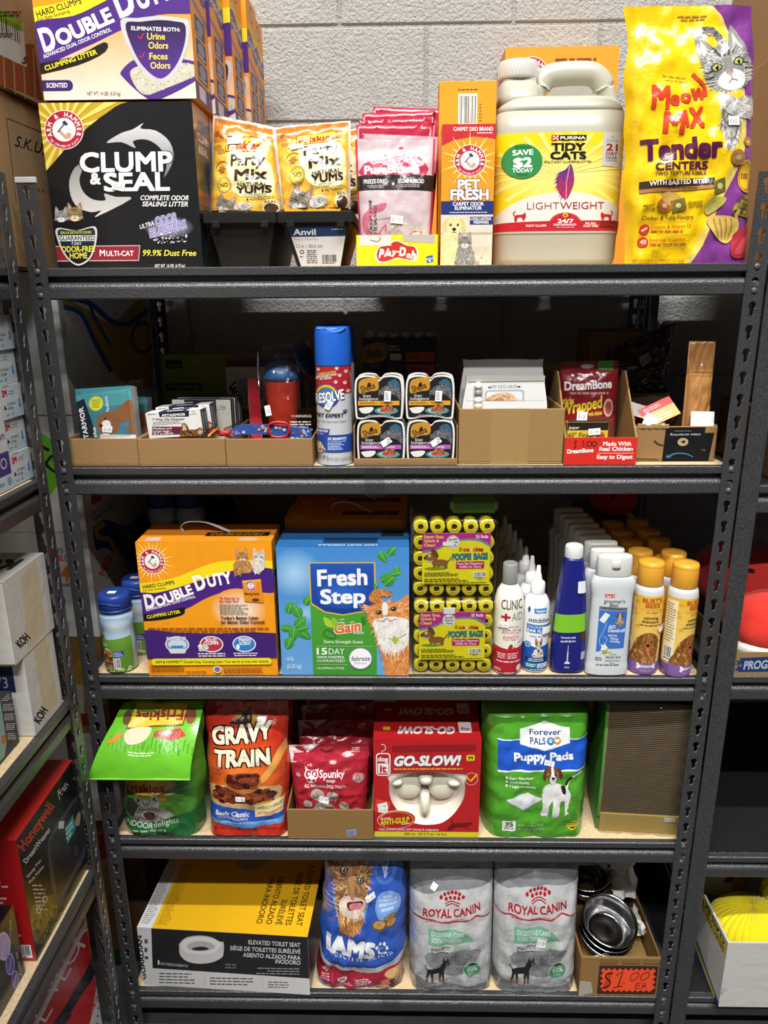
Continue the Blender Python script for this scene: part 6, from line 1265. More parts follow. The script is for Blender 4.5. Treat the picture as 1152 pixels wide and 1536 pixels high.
# clear packs of yellow rolls
yc = 'd9c622'
def roll(mb, c, dark):
    R = .0138; T_ = Matrix.Translation(c) @ Matrix.Rotation(PI / 2,4, 'X')
    mb.lathe([(.0050,-.05),(.0050,.0015),(.0064,.003),(.0074,.0012),(.0090,.0032),(.0102,.0014),(.0118,.003),(R, .001),(R, -.05)],[ 'b8a51a', 'b8a51a', 'e2d02c', 'cdb91f', 'e6d532', 'c9b61e', 'e2d02c', 'd9c622', 'd9c622'],24, T=T_)
    mb.lathe([(.0049,.0005),(.0030,-.002),(.001,-.004)], '1d1a10', 14, T=T_)
def poop(label, loc, sgn, rot=0):
    w_, h, d = .159,.157,.10; parts = []; rd = random.Random(sgn)
    base = MB('clear'); base.box((0,0,0),(w_, d, h), 'ffffff', ch=.004)
    cd = MB('card'); q = ((765,210),(1095,208),(1090,470),(768,462)); a = A(*q); a.p([(740,190),(1120,190),(1120,490),(740,490)], 'e8dc1c')
    a.p(sm([(740,190),(1120,190),(1120,290),(1040,252),(960,248),(900,262),(820,300),(740,302)],3), '6a8f9a'); a.p(sm([(740,190),(1120,190),(1120,275),(1040,240),(960,238),(900,252),(820,288),(740,292)],3), 'b52a86')
    a.t('Super Easy,', 773,234,868,234,14, 'f0e23a', .02); a.t('Quick &', 773,254,845,254,14, 'f0e23a', .02); a.t('Clean!', 773,276,826,276,14, 'f0e23a', .02); a.t('25 Rolls', 1020,234,1082,234,15, 'f4f0ea', .03)
    a.e(910,254,32,33, 'efeeea'); a.ring(910,254,28,30, '8a8a88'); a.t('Great', 890,248,932,242,12, '4a4a48', .03); a.t('Value', 888,262,932,258,12, '4a4a48', .03); a.t('Pack', 896,276,928,274,11, '4a4a48', .03)
    for ch, x, c in (('S', 940, 'e0862a'),('c', 960, 'd8402a'),('o', 976, 'c9302a'),('o', 992, 'f2f0e6'),('c', 1008, 'e0862a'),('h', 1022, 'd8402a'),('i', 1038, 'c9302a'),('e', 1044, 'b8302a')): a.t(ch, x, 300, x + (14 if ch != 'i' else 5),300,18, c, .05, ol=('6a2a1a', .03))
    a.t('POOPIE', 908,344,1000,342,30, '2f7f86', .04, ol=('173f46', .03)); a.t('BAGS', 1012,342,1082,340,30, '2f7f86', .04, ol=('173f46', .03)); a.rr(926,352,1064,388,5, 'b8245a'); a.t('Poop Bag Dispenser', 932,368,1058,368,11, 'f2dce6', .02); a.t('Refills for Dogs', 944,384,1048,384,11, 'f2dce6', .02)
    a.e(830,384,52,7, '6aa02a'); br = '8a5a2c'
    a.p(sm([(815,350),(850,340),(880,345),(888,362),(860,372),(820,370)],4), br); a.p(sm([(776,325),(800,310),(830,312),(838,335),(825,352),(795,345),(776,338)],4), br); a.p(sm([(812,312),(808,290),(826,292),(842,318),(836,330)],4), '6a431f'); [a.line([(x, y),(x + dx, 384)],9, br) for x, y, dx in ((828,366,-8),(842,366,2),(868,364,10),(880,360,2))]; a.line(sm([(884,350),(898,340),(902,326)],3, False),5, br); a.e(800,322,6,7, 'f2f0ea'); a.e(799,323,3,3, '15100c', n=8); a.e(778,330,5,5, '15100c', n=10); a.line(sm([(786,342),(800,350),(816,344)],3, False),3, 'f2f0ea')
    a.g(778,402,940,424,3, '7a7218'); a.g(778,432,990,452,2, '7a7218'); a.bars(1010,406,1072,434, n=22); a.g(1030,438,1060,444,1, '5a5414'); a.g(778,454,1080,462,1, '7a7218')
    ww, hh = .127,.102; cd.box((0,0,0),(ww, .0006, hh), 'e8dc1c', ch=.0002); cd.art(a, front(ww, hh)); cd.V = [(v[0] + (.020 if sgn == 1 else .014), v[1] + .0075, v[2] + (.028 if sgn == 1 else .030)) for v in cd.V]; t0 = cd.T.pop(); cd.T.append((t0[0] + np.array([.020 if sgn == 1 else .014,.0075,.028 if sgn == 1 else .030]), t0[1], t0[2], t0[3]))
    parts = [('clear_case', base, None, 'clear plastic case'),('printed_card', cd)]
    st = MB('paper'); st.box((.058 if sgn == 1 else .060,.0064,.105 if sgn == 1 else .128),(.080 if sgn == 1 else .082,.0068,.113 if sgn == 1 else .141), 'e6e6e3', ch=.0001); parts.append(('price_sticker', st))
    for j in range(5):
        for i in range(5):
            m = MB('film'); roll(m, (.0175 + .0310 * i + rd.uniform(-.0006,.0006),.0125 + rd.uniform(0,.002),.0165 + .0310 * j + rd.uniform(-.0006,.0006)),0); parts.append(('bag_roll', m))
    return thing('bag_roll_pack', label, 'waste bag pack', parts, loc, (0,0, rot), 'clear packs of yellow waste-bag rolls')
poop('clear case of yellow waste-bag rolls standing on the third shelf, under another', (.6285,.008, S3),2)
poop('clear case of yellow waste-bag rolls stacked on top of the other one', (.6275,.012, S3 + .1585),1,.01)
m = MB('film'); m.box((0,0,0),(.09,.09,.03), dict(s='3f6a34', f='4a7a3c', t='5a8a48'), ch=.008); thing('green_packet', 'dim green packet lying on top of the clear roll packs', 'packet', [('green_packet', m)],(.700,.045, S3 + .317))

# bottles
def bottle(name, label, cat_, loc, B, body, art, caps, sticker=None, rot=(0,0,0), group=None, mat_='plastic', off=.0004):
    mb = B.mesh(body, mat_)
    if art: B.warp(art); mb.art(art, B.sheet, off)
    ps = [('bottle_body', mb)] + caps
    if sticker: B.warp(sticker); ps.append(('price_sticker', MB('paper').art(sticker, B.sheet, .0034)))
    return thing(name, label, cat_, ps, loc, rot, group)
R = .0285
B = Bottle([(0,.026,.026),(.003, R, R),(.140, R, R),(.155,.027,.027),(.168,.0235,.0235),(.178,.018,.018),(.184,.0135,.0135),(.190,.0125,.0125)], W=R, z0=.002, z1=.178, nu=24)
q = ((68,492),(218,492),(218,910),(68,910)); a = A(*q); a.r(20,450,260,790, 'ece7da'); a.p(sm([(20,782),(110,776),(143,782),(180,776),(260,782),(260,960),(20,960)],3), 'b3202e'); a.t('CLINIC', 96,584,204,584,44, '4a484a', .015); a.p([(98,616),(114,616),(114,604),(126,604),(126,616),(142,616),(142,628),(126,628),(126,642),(114,642),(114,628),(98,628)], 'b3202e'); a.t('AID', 150,640,204,640,40, '5a585a', -.005)
a.t('CLINICAL', 112,674,190,674,9, '4a484a', .005); a.t('ANTI-ITCH', 104,706,198,704,23, 'a82030', .01); a.t('REMEDY', 112,738,192,736,23, 'a82030', .01); a.t('spray', 190,756,212,742,10, '7a2a32', .0); a.p(sm([(132,790),(142,762),(152,755),(160,764),(156,790)],4), 'b3202e'); a.p(sm([(160,790),(166,770),(174,775),(172,790)],3), 'b3202e')
a.g(86,800,126,830,3, 'ecd2d2', 'c'); a.line([(132,800),(132,832)],1, 'ecd2d2'); a.g(138,798,200,830,3, 'ecd2d2'); a.g(84,838,204,850,1, 'ecd2d2', 'c'); a.e(196,880,13,16, 'ecd2d2'); a.g(76,878,108,894,2, 'ecd2d2'); a.g(122,896,180,904,1, 'ecd2d2')
cp = MB('plastic'); cp.lathe([(.0145,.184),(.0150,.186),(.0142,.222),(.0125,.2245),(.008,.2235)], '8b8b8a', 40)
s_ = A(*q); s_.tag_(112,660,44,22,-2, '$ 1.00')
bottle('spray_bottle', 'cream and red spray bottle with a grey cap and red cross', 'bottle', (.816,.037, S3), B, 'ece7da', a, [('cap', cp, None, 'grey cap')], s_)
R = .0255
B = Bottle([(0,.023,.023),(.003, R, R),(.132, R, R),(.145,.0235,.0235),(.155,.0185,.0185),(.160,.0135,.0135),(.166,.012,.012)], W=R, z0=.002, z1=.145, nu=24)
q = ((212,566),(352,566),(352,900),(212,900)); a = A(*q); a.r(180,500,400,960, 'eceeee'); a.p(sm([(180,775),(240,768),(282,775),(330,768),(400,775),(400,960),(180,960)],3), '1f57a8'); a.p([(256,586),(326,584),(320,612),(300,608),(262,610)], '2a86c9'); a.t('Vetnique', 268,603,316,602,12, 'f2f6f8', .02); a.e(235,594,6,14, '27408c'); a.e(342,602,8,14, 'c9dcea')
a.t('oticbliss', 234,652,342,654,21, '23206a', .02,.15); a.p([(228,662),(350,668),(350,708),(228,704)], '2663b0'); a.t('CHLORHEX', 232,680,312,682,11, 'c9def2', .02); a.t('EAR FLUSH', 231,700,346,702,14, 'f2f6fa', .035); a.t('clear the ear!', 244,724,336,728,10, '3a5a8a', .01,.2)
dog_head(a, 290,762,22, '8a5a32', '3a2616', 'f0ece4', ears='up', seed=12, fur=60); p = sm([(272,785),(308,785),(316,828),(264,828)],4); a.p(p, 'e6e2da'); a.fur(p, ['f4f2ee', 'b9b2a8', '4a3424'],60,14,85,.2); a.e(236,765,15,17, '3f86cc'); a.ring(236,765,8,10, 'f2f6fa', n=14)
a.r(228,826,336,850, '15306e'); a.g(234,829,330,848,2, 'c9d6ea', 'c'); a.r(230,854,284,876, '2f8f8a'); a.g(234,857,280,874,2, 'd9eeea'); a.r(288,856,342,878, 'e6eef6'); a.g(292,859,338,876,2, '2a57a0'); a.g(246,882,330,890,1, 'c9dcf0', 'c')
cp = MB('plastic'); cp.lathe([(.0138,.160),(.0142,.162),(.0142,.180),(.0120,.184),(.0075,.187),(.0062,.198),(.0048,.200),(.0040,.212),(.0030,.2155),(.001,.216)], 'eeeeec', 32)
s_ = A(*q); s_.tag_(324,690,44,36,2, None)
o0 = bottle('drop_bottle', 'white and blue ear-care bottle with a pointed tip and a corgi picture', 'bottle', (.871,.0445, S3), B, 'eceeee', a, [('dropper_cap', cp)], s_, group='white pointed-tip bottles')
for k, lb in enumerate(('white pointed-tip bottle, second in its row', 'white pointed-tip bottle, third in its row', 'white pointed-tip bottle, fourth in its row', 'white pointed-tip bottle, fifth in its row', 'white pointed-tip bottle, sixth in its row', 'white pointed-tip bottle nearest the wall in its row')):
    dup(o0,(.868 - .0035 * k, .098 + .0535 * k, S3),(0,0,.1 * k), lb, skip=('price',))
B = Bottle([(0,.029,.016),(.004,.0325,.020),(.05,.0325,.021),(.10,.0305,.021),(.13,.0288,.021),(.17,.0262,.020),(.214,.0213,.018),(.232,.0185,.0165),(.237,.0160,.0155)], n=2.8, W=.0325, z0=.003, z1=.232, nu=24)
q = ((350,360),(525,360),(525,898),(350,898)); a = A(*q); a.r(300,300,570,940, '1a1f74'); a.p([(300,612),(570,604),(570,692),(300,700)], '7fc22c'); a.t('Formula made', 388,726,464,724,10, 'e6e6f2', .02); a.t('specifically for:', 386,744,466,742,10, 'e6e6f2', .02); a.line([(427,758),(427,800)],2.5, 'd9dcea'); a.line([(427,790),(427,845)],7, 'c9cede'); a.p([(412,852),(442,852),(438,842),(416,842)], 'e2e4ee'); a.g(412,864,442,876,2, 'b9bedc', 'c'); a.r(498,796,522,832, 'd9dcea'); a.g(500,800,520,828,4, '3a3f8c'); a.p([(482,700),(530,690),(530,742),(482,735)], '4a2a1e')
cp = MB('plastic'); cp.lathe([((.0168,.0165),.236),((.0172,.0168),.238),((.0168,.0165),.257),((.015,.0145),.2605),((.01,.01),.261)], 'd6d6d6', 36)
s_ = A(*q); s_.rr(460,448,508,504,6, 'dfe2ea')
bottle('formula_bottle', 'tapered dark blue bottle with a lime-green band', 'bottle', (.934,.036, S3), B, '1a1f74', a, [('cap', cp)], s_, mat_='gloss')
B = Bottle([(0,.037,.014),(.003,.041,.0172),(.018,.0412,.0174),(.026,.0395,.0168),(.07,.0388,.0168),(.12,.0385,.0168),(.165,.0388,.0168),(.182,.0415,.0174),(.194,.0415,.0174),(.201,.037,.016),(.205,.032,.0145)], n=2.6, W=.041, z0=.003, z1=.201, nu=26)
q = ((525,440),(745,440),(738,912),(525,912)); a = A(*q); gy = 'cfd3d7'; a.r(450,400,800,960, gy); a.r(586,512,638,530, 'd8322a'); a.t('Hartz', 592,527,620,526,10, 'f4ecea', .03); a.p(sm([(626,517),(631,519),(636,517),(631,527)],3), 'f4ecea')
a.t("groomer's", 583,556,694,558,20, '26262a', .015); a.t('Best', 612,574,662,574,16, '26262a', .02,.25); a.p([(562,572),(712,580),(712,596),(562,588)], '6d7680'); a.t('PROFESSIONALS', 578,585,700,592,8, '26262a', .02); a.p([(562,590),(712,597),(706,780),(620,782),(562,800)], '3a6fbf')
a.p([(594,602),(620,614),(592,656),(566,642)], 'e6eaf0'); a.line(sm([(606,650),(594,690),(576,730),(580,760),(606,752),(612,730),(590,720)],5, False),2, 'b9d2ee'); dog_head(a, 673,622,17, '9a6a42', '5a3a22', 'e6d9c6', seed=14, fur=50); p = sm([(660,636),(686,636),(690,660),(656,660)],3); a.p(p, 'b08a62'); a.fur(p, ['d9c2a2', '7a5434'],40,12,85,.2)
a.t('ANTI-', 616,680,656,682,17, 'f0f4f8', .015); a.t('Dandruff', 616,698,706,700,17, 'f0f4f8', .015); a.t('REDUCES', 618,718,664,721,8, 'f0f4f8', .02); a.t('Flaking', 630,734,672,737,11, 'f0f4f8', .01); a.t('& Itching', 630,748,682,752,11, 'f0f4f8', .01)
for k in range(5): f = TR(601,776,1,72 * k); a.p(f(sm([(0,0),(9,-7),(20,0),(9,7)],4)), 'eef0ea')
a.e(628,790,12,11, 'a9c24a'); a.e(628,790,8,7, 'd6e09a'); a.e(606,796,12,10, '8fb03a'); a.e(601,776,4,4, 'e0d26a'); a.t('WITH 2%', 634,812,668,812,8, '4a4c50', .01); a.t('Salicylic Acid', 614,826,690,827,11, '4a4c50', .01); a.t('Jasmine & Citrus', 612,842,688,843,9, '4a4c50', .0); a.t('Scent', 636,854,662,855,8, '4a4c50', .0); a.g(562,820,600,840,2, '7a7c82'); a.g(568,854,688,866,1, '7a7c82')
cp = MB('plastic'); cp.lathe([((.0325,.0150),.204),((.0335,.0156),.206),((.0325,.0152),.241),((.031,.0142),.2445),((.02,.009),.2455)], 'd3d3ce', 48, n=2.6); cp.lathe([(.0085,.221),(.009,.226),(.008,.240)], 'c4c4bf', 24, ry=.003, c=(0,-.0142))
g0 = bottle('shampoo_bottle', 'pale grey shampoo bottle with a blue label, white flip cap', 'shampoo', (1.008,.0245, S3), B, gy, a, [('flip_cap', cp)], group='pale grey shampoo bottles')
for k in range(8):
    n_ = ('second', 'third', 'fourth', 'fifth', 'sixth', 'seventh', 'eighth')[k] if k < 7 else ''
    dup(g0,(1.004 - .0022 * k, .0635 + .0385 * k, S3),(0,0,0), 'pale grey shampoo bottle, ' + n_ + ' from the shelf edge in its row' if n_ else 'pale grey shampoo bottle nearest the wall in its row')
R = .0285
B = Bottle([(0,.026,.026),(.003, R, R),(.026, R, R),(.163, R, R),(.172,.0275,.0275),(.178,.0255,.0255),(.181,.022,.022)], W=R, z0=.002, z1=.164, nu=26)
q = ((737,528),(890,528),(882,908),(735,908)); a = A(*q); a.r(650,500,980,940, 'e3ad22', 'ecd48a'); [a.e(x, y, 9,9, 'd9a41a', n=6) for x, y in ((750,560),(770,545),(870,560),(745,620),(880,640),(860,600),(755,680),(872,700),(890,580),(740,600))]
a.t("BURT'S", 766,560,862,558,21, 'b5471e', .03); a.t('BEES', 780,584,852,582,21, 'b5471e', .03); a.line([(764,594),(862,592)],1.2, 'b5471e'); a.t('for dogs', 786,612,840,610,12, '9a5a1e', .0,.3); a.t('calming', 776,640,848,640,14, '4a3416', .025); a.t('shampoo', 770,658,852,658,14, '4a3416', .025); a.g(760,664,864,676,1, '7a5a24', 'c')
p = sm([(742,800),(755,740),(790,708),(830,710),(858,740),(856,800),(840,860),(740,860)],4); a.p(p, '8a5526'); a.fur(p, ['b07a3c', '6a3e18', 'c9955a', '7a4a20'],160,22,80,.14); dog_head(a, 805,755,42, '9a6028', '6a3e18', 'c9955a', blaze=False, tongue=True, seed=16, fur=130)
a.p(sm([(650,842),(760,852),(820,858),(980,846),(980,960),(650,960)],3), '8560a0'); a.p(sm([(762,858),(772,856),(778,864),(836,864),(840,856),(850,860),(848,870),(850,880),(840,884),(836,876),(778,876),(772,884),(762,880),(765,870)],3), 'efeaf0'); a.t('98.7% NATURAL', 780,874,834,874,7, '5a3a74', .02); a.t('16 FL OZ / 473 mL', 778,893,838,893,6, 'e6dcee', .01)
a.p([(640,590),(732,590),(732,850),(640,850)], 'f0e2b4'); a.g(646,600,728,780,14, '8a6a3a'); a.bars(690,790,730,846, n=14)
a.p([(895,590),(990,590),(990,850),(895,850)], 'f0e2b4'); a.g(900,600,985,800,14, '8a6a3a')
cp = MB('plastic'); cp.lathe([(.0235,.181),(.0245,.183),(.0240,.222),(.0225,.227),(.010,.2275)], 'e2a232', 44); cp.lathe([(.0242,.2195),(.0240,.2202)], 'b8801e', 44)
s_ = A(*q); s_.tag_(868,686,40,26,-28, None); s_.t('1.00', 854,694,880,682,10, '77777c', 0)
hp = ['8560a0', '8560a0', 'e2b23a'] + ['c9cbcb'] * 5; tt = [math.radians(-208 + 5 * k) for k in range(11)]; bl = A((0,0),(40,0),(40,130),(0,130)); bl.r(0,0,40,130, 'efe3bd'); bl.g(5,6,36,88,15, '8a6a3a', 'l', .4); bl.bars(6,96,34,126, n=12)
bs_ = Sheet([[(R * math.cos(t), R * math.sin(t), z) for t in tt] for z in (.030,.158)],[[(math.cos(t), math.sin(t),0) for t in tt]] * 2)
b0 = bottle('shampoo_bottle', 'yellow dog shampoo bottle picturing a golden retriever, full label facing the aisle', 'shampoo', (1.0835,.041, S3), B, hp, a, [('cap', cp, None, 'orange-yellow cap'),('back_label', MB('card').art(bl, bs_, .0006), None, 'cream back label')], s_, group='yellow-capped dog shampoo bottles')
for k, (x, y, r, lb) in enumerate(((1.1445,.0305,.62, 'yellow dog shampoo bottle turned so its back label shows, beside the slotted post'),(1.0805,.101,.2, 'yellow-capped shampoo bottle, second behind the one facing the aisle'),(1.0795,.162,.2, 'yellow-capped shampoo bottle, third behind the one facing the aisle'),(1.0775,.223,0, 'yellow-capped shampoo bottle, fourth behind the one facing the aisle'),(1.0765,.284,0, 'yellow-capped shampoo bottle, last behind the one facing the aisle'),
                                   (1.1425,.091,.4, 'yellow-capped shampoo bottle right behind the turned one by the post'),(1.1390,.170,.3, 'yellow-capped shampoo bottle, third in the row along the post'),(1.1375,.232,.3, 'yellow-capped shampoo bottle, fourth in the row along the post'),(1.1350,.300,.3, 'yellow-capped shampoo bottle nearest the wall in the row along the post'))):
    dup(b0,(x, y, S3),(0,0, r), lb, skip=('price',))
# ------------------------------------------------------------------ fourth shelf
# green cat-food bag with its top folded over
q = ((160,80),(640,80),(635,850),(185,850)); a = A(*q); a.r(60,0,760,900, '4f9a30'); a.p([(60,400),(760,400),(760,700),(60,700)], '5fa636', '4a8a2c'); a.p(sm([(60,740),(180,690),(260,760),(360,760),(480,720),(600,690),(760,640),(760,920),(60,920)],4), '1f6a36', '2f8040')
for k in range(30):
    t = 2 * PI * k / 30; a.line([(330 + 170 * math.cos(t),560 + 110 * math.sin(t)),(330 + 240 * math.cos(t),560 + 170 * math.sin(t))],4, '2f6a24')
a.p([(170,488),(200,485),(210,570),(180,560)], 'b8402c'); a.p([(185,488),(462,470),(455,560),(380,590),(290,582),(200,575)], '8a4a1e'); a.p([(190,484),(458,466),(450,552),(380,580),(290,572),(205,565)], 'e2c23a'); a.t('Friskies', 208,562,442,552,52, 'a82f2a', .035); a.p(sm([(450,490),(500,500),(480,530),(445,540)],4), 'd9b27a'); a.t('PURINA', 442,574,508,564,9, 'dfe8d2', .03); a.p([(380,600),(470,590),(440,620)], 'd9702c')
bd = sm([(250,690),(280,650),(330,640),(400,650),(470,690),(490,720),(420,745),(350,760),(260,750)],4); a.p(bd, '8d8f8a'); a.fur(bd, ['c9cac4', '5a5c58', '8d8f8a'],120,24,80,.14); cat_head(a, 345,668,76, '8f918c', '3a3c3a', 'e0e0da', 'a9a96a', rot=-6, ear='3c3a36', seed=41, fur=220); a.p([(218,700),(222,610),(250,600),(300,640),(260,720)], '3f3e3a'); a.p(sm([(318,700),(350,690),(380,700),(378,735),(340,740)],4), '5a3438'); a.p(sm([(400,710),(450,690),(490,710),(440,740)],4), 'c9cac4')
a.p(sm([(160,690),(240,752),(330,764),(420,748),(500,715),(640,690),(700,690),(700,900),(120,900)],4), '1f6a36', '277a3c'); a.t('INDOOR', 210,772,366,800,34, 'e6ece2', .015); a.t('delights', 374,794,520,752,34, 'dfe8d8', -.005,.2); a.g(248,800,472,824,1, 'b9d2b0'); a.p([(260,840),(480,820),(500,860),(270,880)], '17331f'); [a.e(x, 838,10,7, '4f9a30') for x in (302,372,452)]
BG = Bag(((.012,0),(.184,0),(.196,.285),(.030,.285)),.10, seal=.06, top=.35, seed=21.5, foot=.85, crinkle=.003, p=3.6, sidewave=.006)
mb = BG.mesh('3f8f2e', 'film', '2f7a2c'); mb.art(a, BG.sheet)
qf = ((175,85),(605,85),(545,463),(25,490)); f = A(*qf); f.p([(0,0),(700,0),(700,600),(0,600)], '6cc02e'); f.p([(0,0),(700,0),(700,190),(0,190)], '5aa82c', '6cc02e')
for k in range(26): x = 150 + 18 * k; f.line([(x, 250 + 18 * (k % 3)),(x - 16 + 5 * (k % 5),310 + 12 * (k % 3))],4, '2f8a24')
f.p([(240,95),(530,92),(512,190),(215,215)], '7a4a1e'); f.p([(246,95),(522,94),(506,182),(226,206)], 'e0c43a'); f.t('Friskies', 505,122,258,128,44, '9c3a2a', .035); f.p([(372,222),(500,200),(530,230),(460,262),(366,250)], 'c9402c'); f.t('PURINA', 472,224,372,234,14, '241c18', .03); f.p(sm([(215,240),(260,205),(350,205),(330,260),(240,290)],4), 'e0d8b8'); f.p(sm([(130,280),(200,230),(190,270),(140,295)],3), 'd9902c'); f.e(215,160,24,34, '6a4a34'); f.e(545,150,26,34, '8a4a3a'); f.g(245,325,425,352,2, 'd9ecc0')
nu, nv = 12,14; P_ = np.zeros((nv + 1, nu + 1,3))
for j in range(nv + 1):
    v = j / nv
    for i in range(nu + 1):
        u = i / nu; xl = -.012 + .047 * v; xr = .190 + .012 * v; P_[j, i] = (xl * (1 - u) + xr * u, -.052 + .104 * v ** 1.5 + .003 * noise.noise(Vector((u * 5, v * 5,1.7))),.182 + .112 * v ** .8 + .004 * noise.noise(Vector((u * 4, v * 6,4.7))))
fl = MB('film'); sh = Sheet(P_, np.broadcast_to(np.array([0,-.8,.6]), P_.shape)); vv = [tuple(p) for r in P_ for p in r]; m_ = len(vv); fc = [[j * (nu + 1) + i, j * (nu + 1) + i + 1,(j + 1) * (nu + 1) + i + 1,(j + 1) * (nu + 1) + i] for j in range(nv) for i in range(nu)]
tri = [t for q_ in fc for t in (q_[:3],[q_[0], q_[2], q_[3]])]; fl.add(vv, tri, '6cc02e', None, True); fl.add([(p[0], p[1] + .0015, p[2] - .002) for p in vv],[q_[::-1] for q_ in fc], '4f9a30', None, True); fl.box((-.012,-.0545,.1805),(.190,-.050,.1835), '8ad04a', ch=.001); fl.art(f, sh, .0004)
thing('cat_food_bag', 'bright green cat-food bag with its top folded forward over the post', 'pet food bag', [('bag_body', mb),('folded_top', fl, None, 'lime-green folded flap with upside-down print')],(.002,.006, S4))
# red dog-food bag
q = ((622,130),(1098,130),(1112,838),(640,848)); a = A(*q); a.r(560,60,1180,900, 'c4301c'); a.e(860,500,300,240, 'c4301c', c2='e87a2c'); a.p([(560,60),(1180,60),(1180,200),(560,200)], 'a82418')
a.e(870,215,78,40, '8a5a1e', c2='e6b03a'); a.p(sm([(770,240),(830,215),(850,190),(870,180),(895,190),(900,230),(880,245)],3), '241512'); a.e(880,212,16,18, '3a241c'); a.e(880,212,9,10, '9a7a4a'); a.p([(868,184),(880,178),(892,184),(888,196),(872,196)], '241512')
a.t('GRAVY', 676,342,1020,302,74, 'efe2c6', .05, ol=('17100c', .07)); a.t('TRAIN', 692,446,1016,430,76, 'efe2c6', .05, ol=('17100c', .07))
a.p(sm([(668,446),(732,450),(735,505),(672,500)],1), 'd8582c'); a.t('STAR', 676,474,728,476,12, '7a1a12', .02); a.t('TASTE', 676,494,730,496,12, '7a1a12', .02)
a.p(sm([(665,600),(680,560),(860,540),(1060,560),(1064,650),(1040,700),(860,720),(690,690)],4), 'c9a878'); a.e(862,600,180,48, '4a1f14'); a.dots((700,566,1030,640),['7a3520', '4a1a10', '96472a', '5f2818', '3a140c'],110,20,3,.6)
a.line(sm([(960,520),(1010,470),(1070,390),(1110,350)],4, False),30, 'd99a4a', 50); a.p(sm([(750,530),(780,490),(860,470),(940,480),(968,520),(930,570),(860,590),(790,570)],4), 'b8743a'); a.p(sm([(762,525),(790,490),(860,476),(930,486),(955,515),(920,555),(850,565),(790,555)],4), '4a1c12'); a.dots((780,486,935,550),['8a3f26', '5a2014', 'a5562f', '3a120a', '7a3420'],50,22,4,.6)
a.p([(655,655),(930,690),(1095,668),(1090,745),(1085,765),(860,800),(655,770)], '2456b8'); a.p([(655,740),(860,768),(1090,735),(1085,765),(860,796),(655,770)], '5a96d2'); a.t('Beefy Classic', 698,722,892,728,28, 'e9e6e6', .03); a.t('CARNE DE RES CLÁSICA', 706,742,884,748,13, 'dcdfe8', .01); a.t('100% COMPLETE AND BALANCED NUTRITION FOR ADULT MAINTENANCE', 690,772,1056,756,9, 'eef2f8', .01)
a.p([(930,650),(1095,628),(1088,705),(928,728)], 'ead6a0'); a.p([(936,642),(1024,628),(1026,640),(938,654)], 'c9a23a'); a.t('MAKES RICH GRAVY!', 944,684,1084,664,16, '2a2018', .02); a.t('¡HACE UNA SALSA RICA!', 944,712,1082,692,14, 'b8301e', .02); a.t('NET WT 3.5 LB (1.58 kg) PESO NETO', 668,815,1082,800,12, '4a120c', .0)
BV = Bag(((.0,0),(.170,0),(.175,.292),(.004,.292)),.10, seal=.10, top=.10, seed=25.3, foot=.85, crinkle=.003, p=3.4, sidewave=.005)
gv = pouch('dog_food_bag', 'red dog-food bag with a steaming bowl and blue band, front one of two', 'pet food bag', (.198,.006, S4 + .003), BV, a, 'b82c1a', 'film', [('price_sticker', stick(BV.sheet, q, 846,619,56,28,-2))],(-.03,0,0), group='red dog-food bags')
g2 = dup(gv, (.192,.125, S4 + .0025),(-.02,.0,0), 'red dog-food bag standing behind the front one with the blue band', skip=('price',))
# kraft box of biscuit pouches
mb = tray(MB('kraft'),.180,.25,.073, 'a8824f', .0035); a = A((35,655),(505,655),(505,825),(35,825)); a.p([(355,772),(410,765),(412,802),(360,810)], 'a9b9c9'); a.g(362,776,404,804,4, '5a6a7a'); a.line([(270,822),(330,796)],3, 'c2a070'); mb.art(a, front(.180,.073))
thing('cardboard_box', 'kraft box with a small pale sticker, holding red biscuit pouches', 'cardboard box', [('cardboard_box', mb)],(.3700,.006, S4))
q = ((8,308),(462,298),(445,655),(55,662)); a = A(*q); a.p([(-40,250),(520,250),(520,720),(-40,720)], 'a02230'); a.p(sm([(-20,300),(60,300),(200,285),(130,340),(80,380),(40,400),(-20,410)],3), 'e6dcdc'); a.t('crunchy', 46,328,128,314,16, 'a02a36', .0,.2); a.t('biscuits', 36,354,110,342,17, 'a02a36', .0,.2)
a.p(sm([(190,330),(225,338),(258,328),(258,340),(225,348),(192,342)],3), '5f1219'); a.p([(40,352),(460,345),(460,384),(36,392)], 'b0283a'); a.t('Spunky', 188,466,328,462,34, 'ecdfe0', .025); a.t('pup', 228,486,278,484,16, 'ecdfe0', .02)
for x, y, r in ((128,452,24),(160,452,22)): a.e(x, y, r, r, 'ecdfe0'); a.ring(x, y - 2, r * .3, r * .7, 'a02230')
a.p([(110,440),(105,412),(128,430)], 'ecdfe0'); a.p([(160,432),(182,424),(178,450)], 'ecdfe0'); a.e(144,476,26,20, 'ecdfe0'); a.e(130,480,9,9, 'a02230'); a.e(158,480,9,9, 'a02230'); a.t('ALL NATURAL DOG TREATS', 104,514,336,514,14, 'ecdfe0', .015); a.g(356,320,420,350,3, 'd9b0b4', 'c')
for x, y, r, c in ((180,552,40, 'a5968a'),(262,556,34, '9a8c80'),(125,596,26, 'b0a090'),(326,602,30, 'a89a8c'),(220,635,72, '9c8f84'),(405,470,34, 'c07a80'),(400,635,34, 'b0707a'),(68,460,14, 'c9a0a0')): a.e(x, y, r, r * .7, c, 15); a.fur(sm([(x - r * .8, y),(x, y - r * .6),(x + r * .8, y),(x, y + r * .6)],4),['8a7a6e', 'c2b4a8', '7a6a5e', 'a89a8c'],26, r * .4,20,.3, int(x),180)
BS = Bag(((.012,0),(.160,.002),(.168,.164),(-.002,.158)),.045, seal=.13, top=.06, seed=31.2, foot=.6, crinkle=.003)
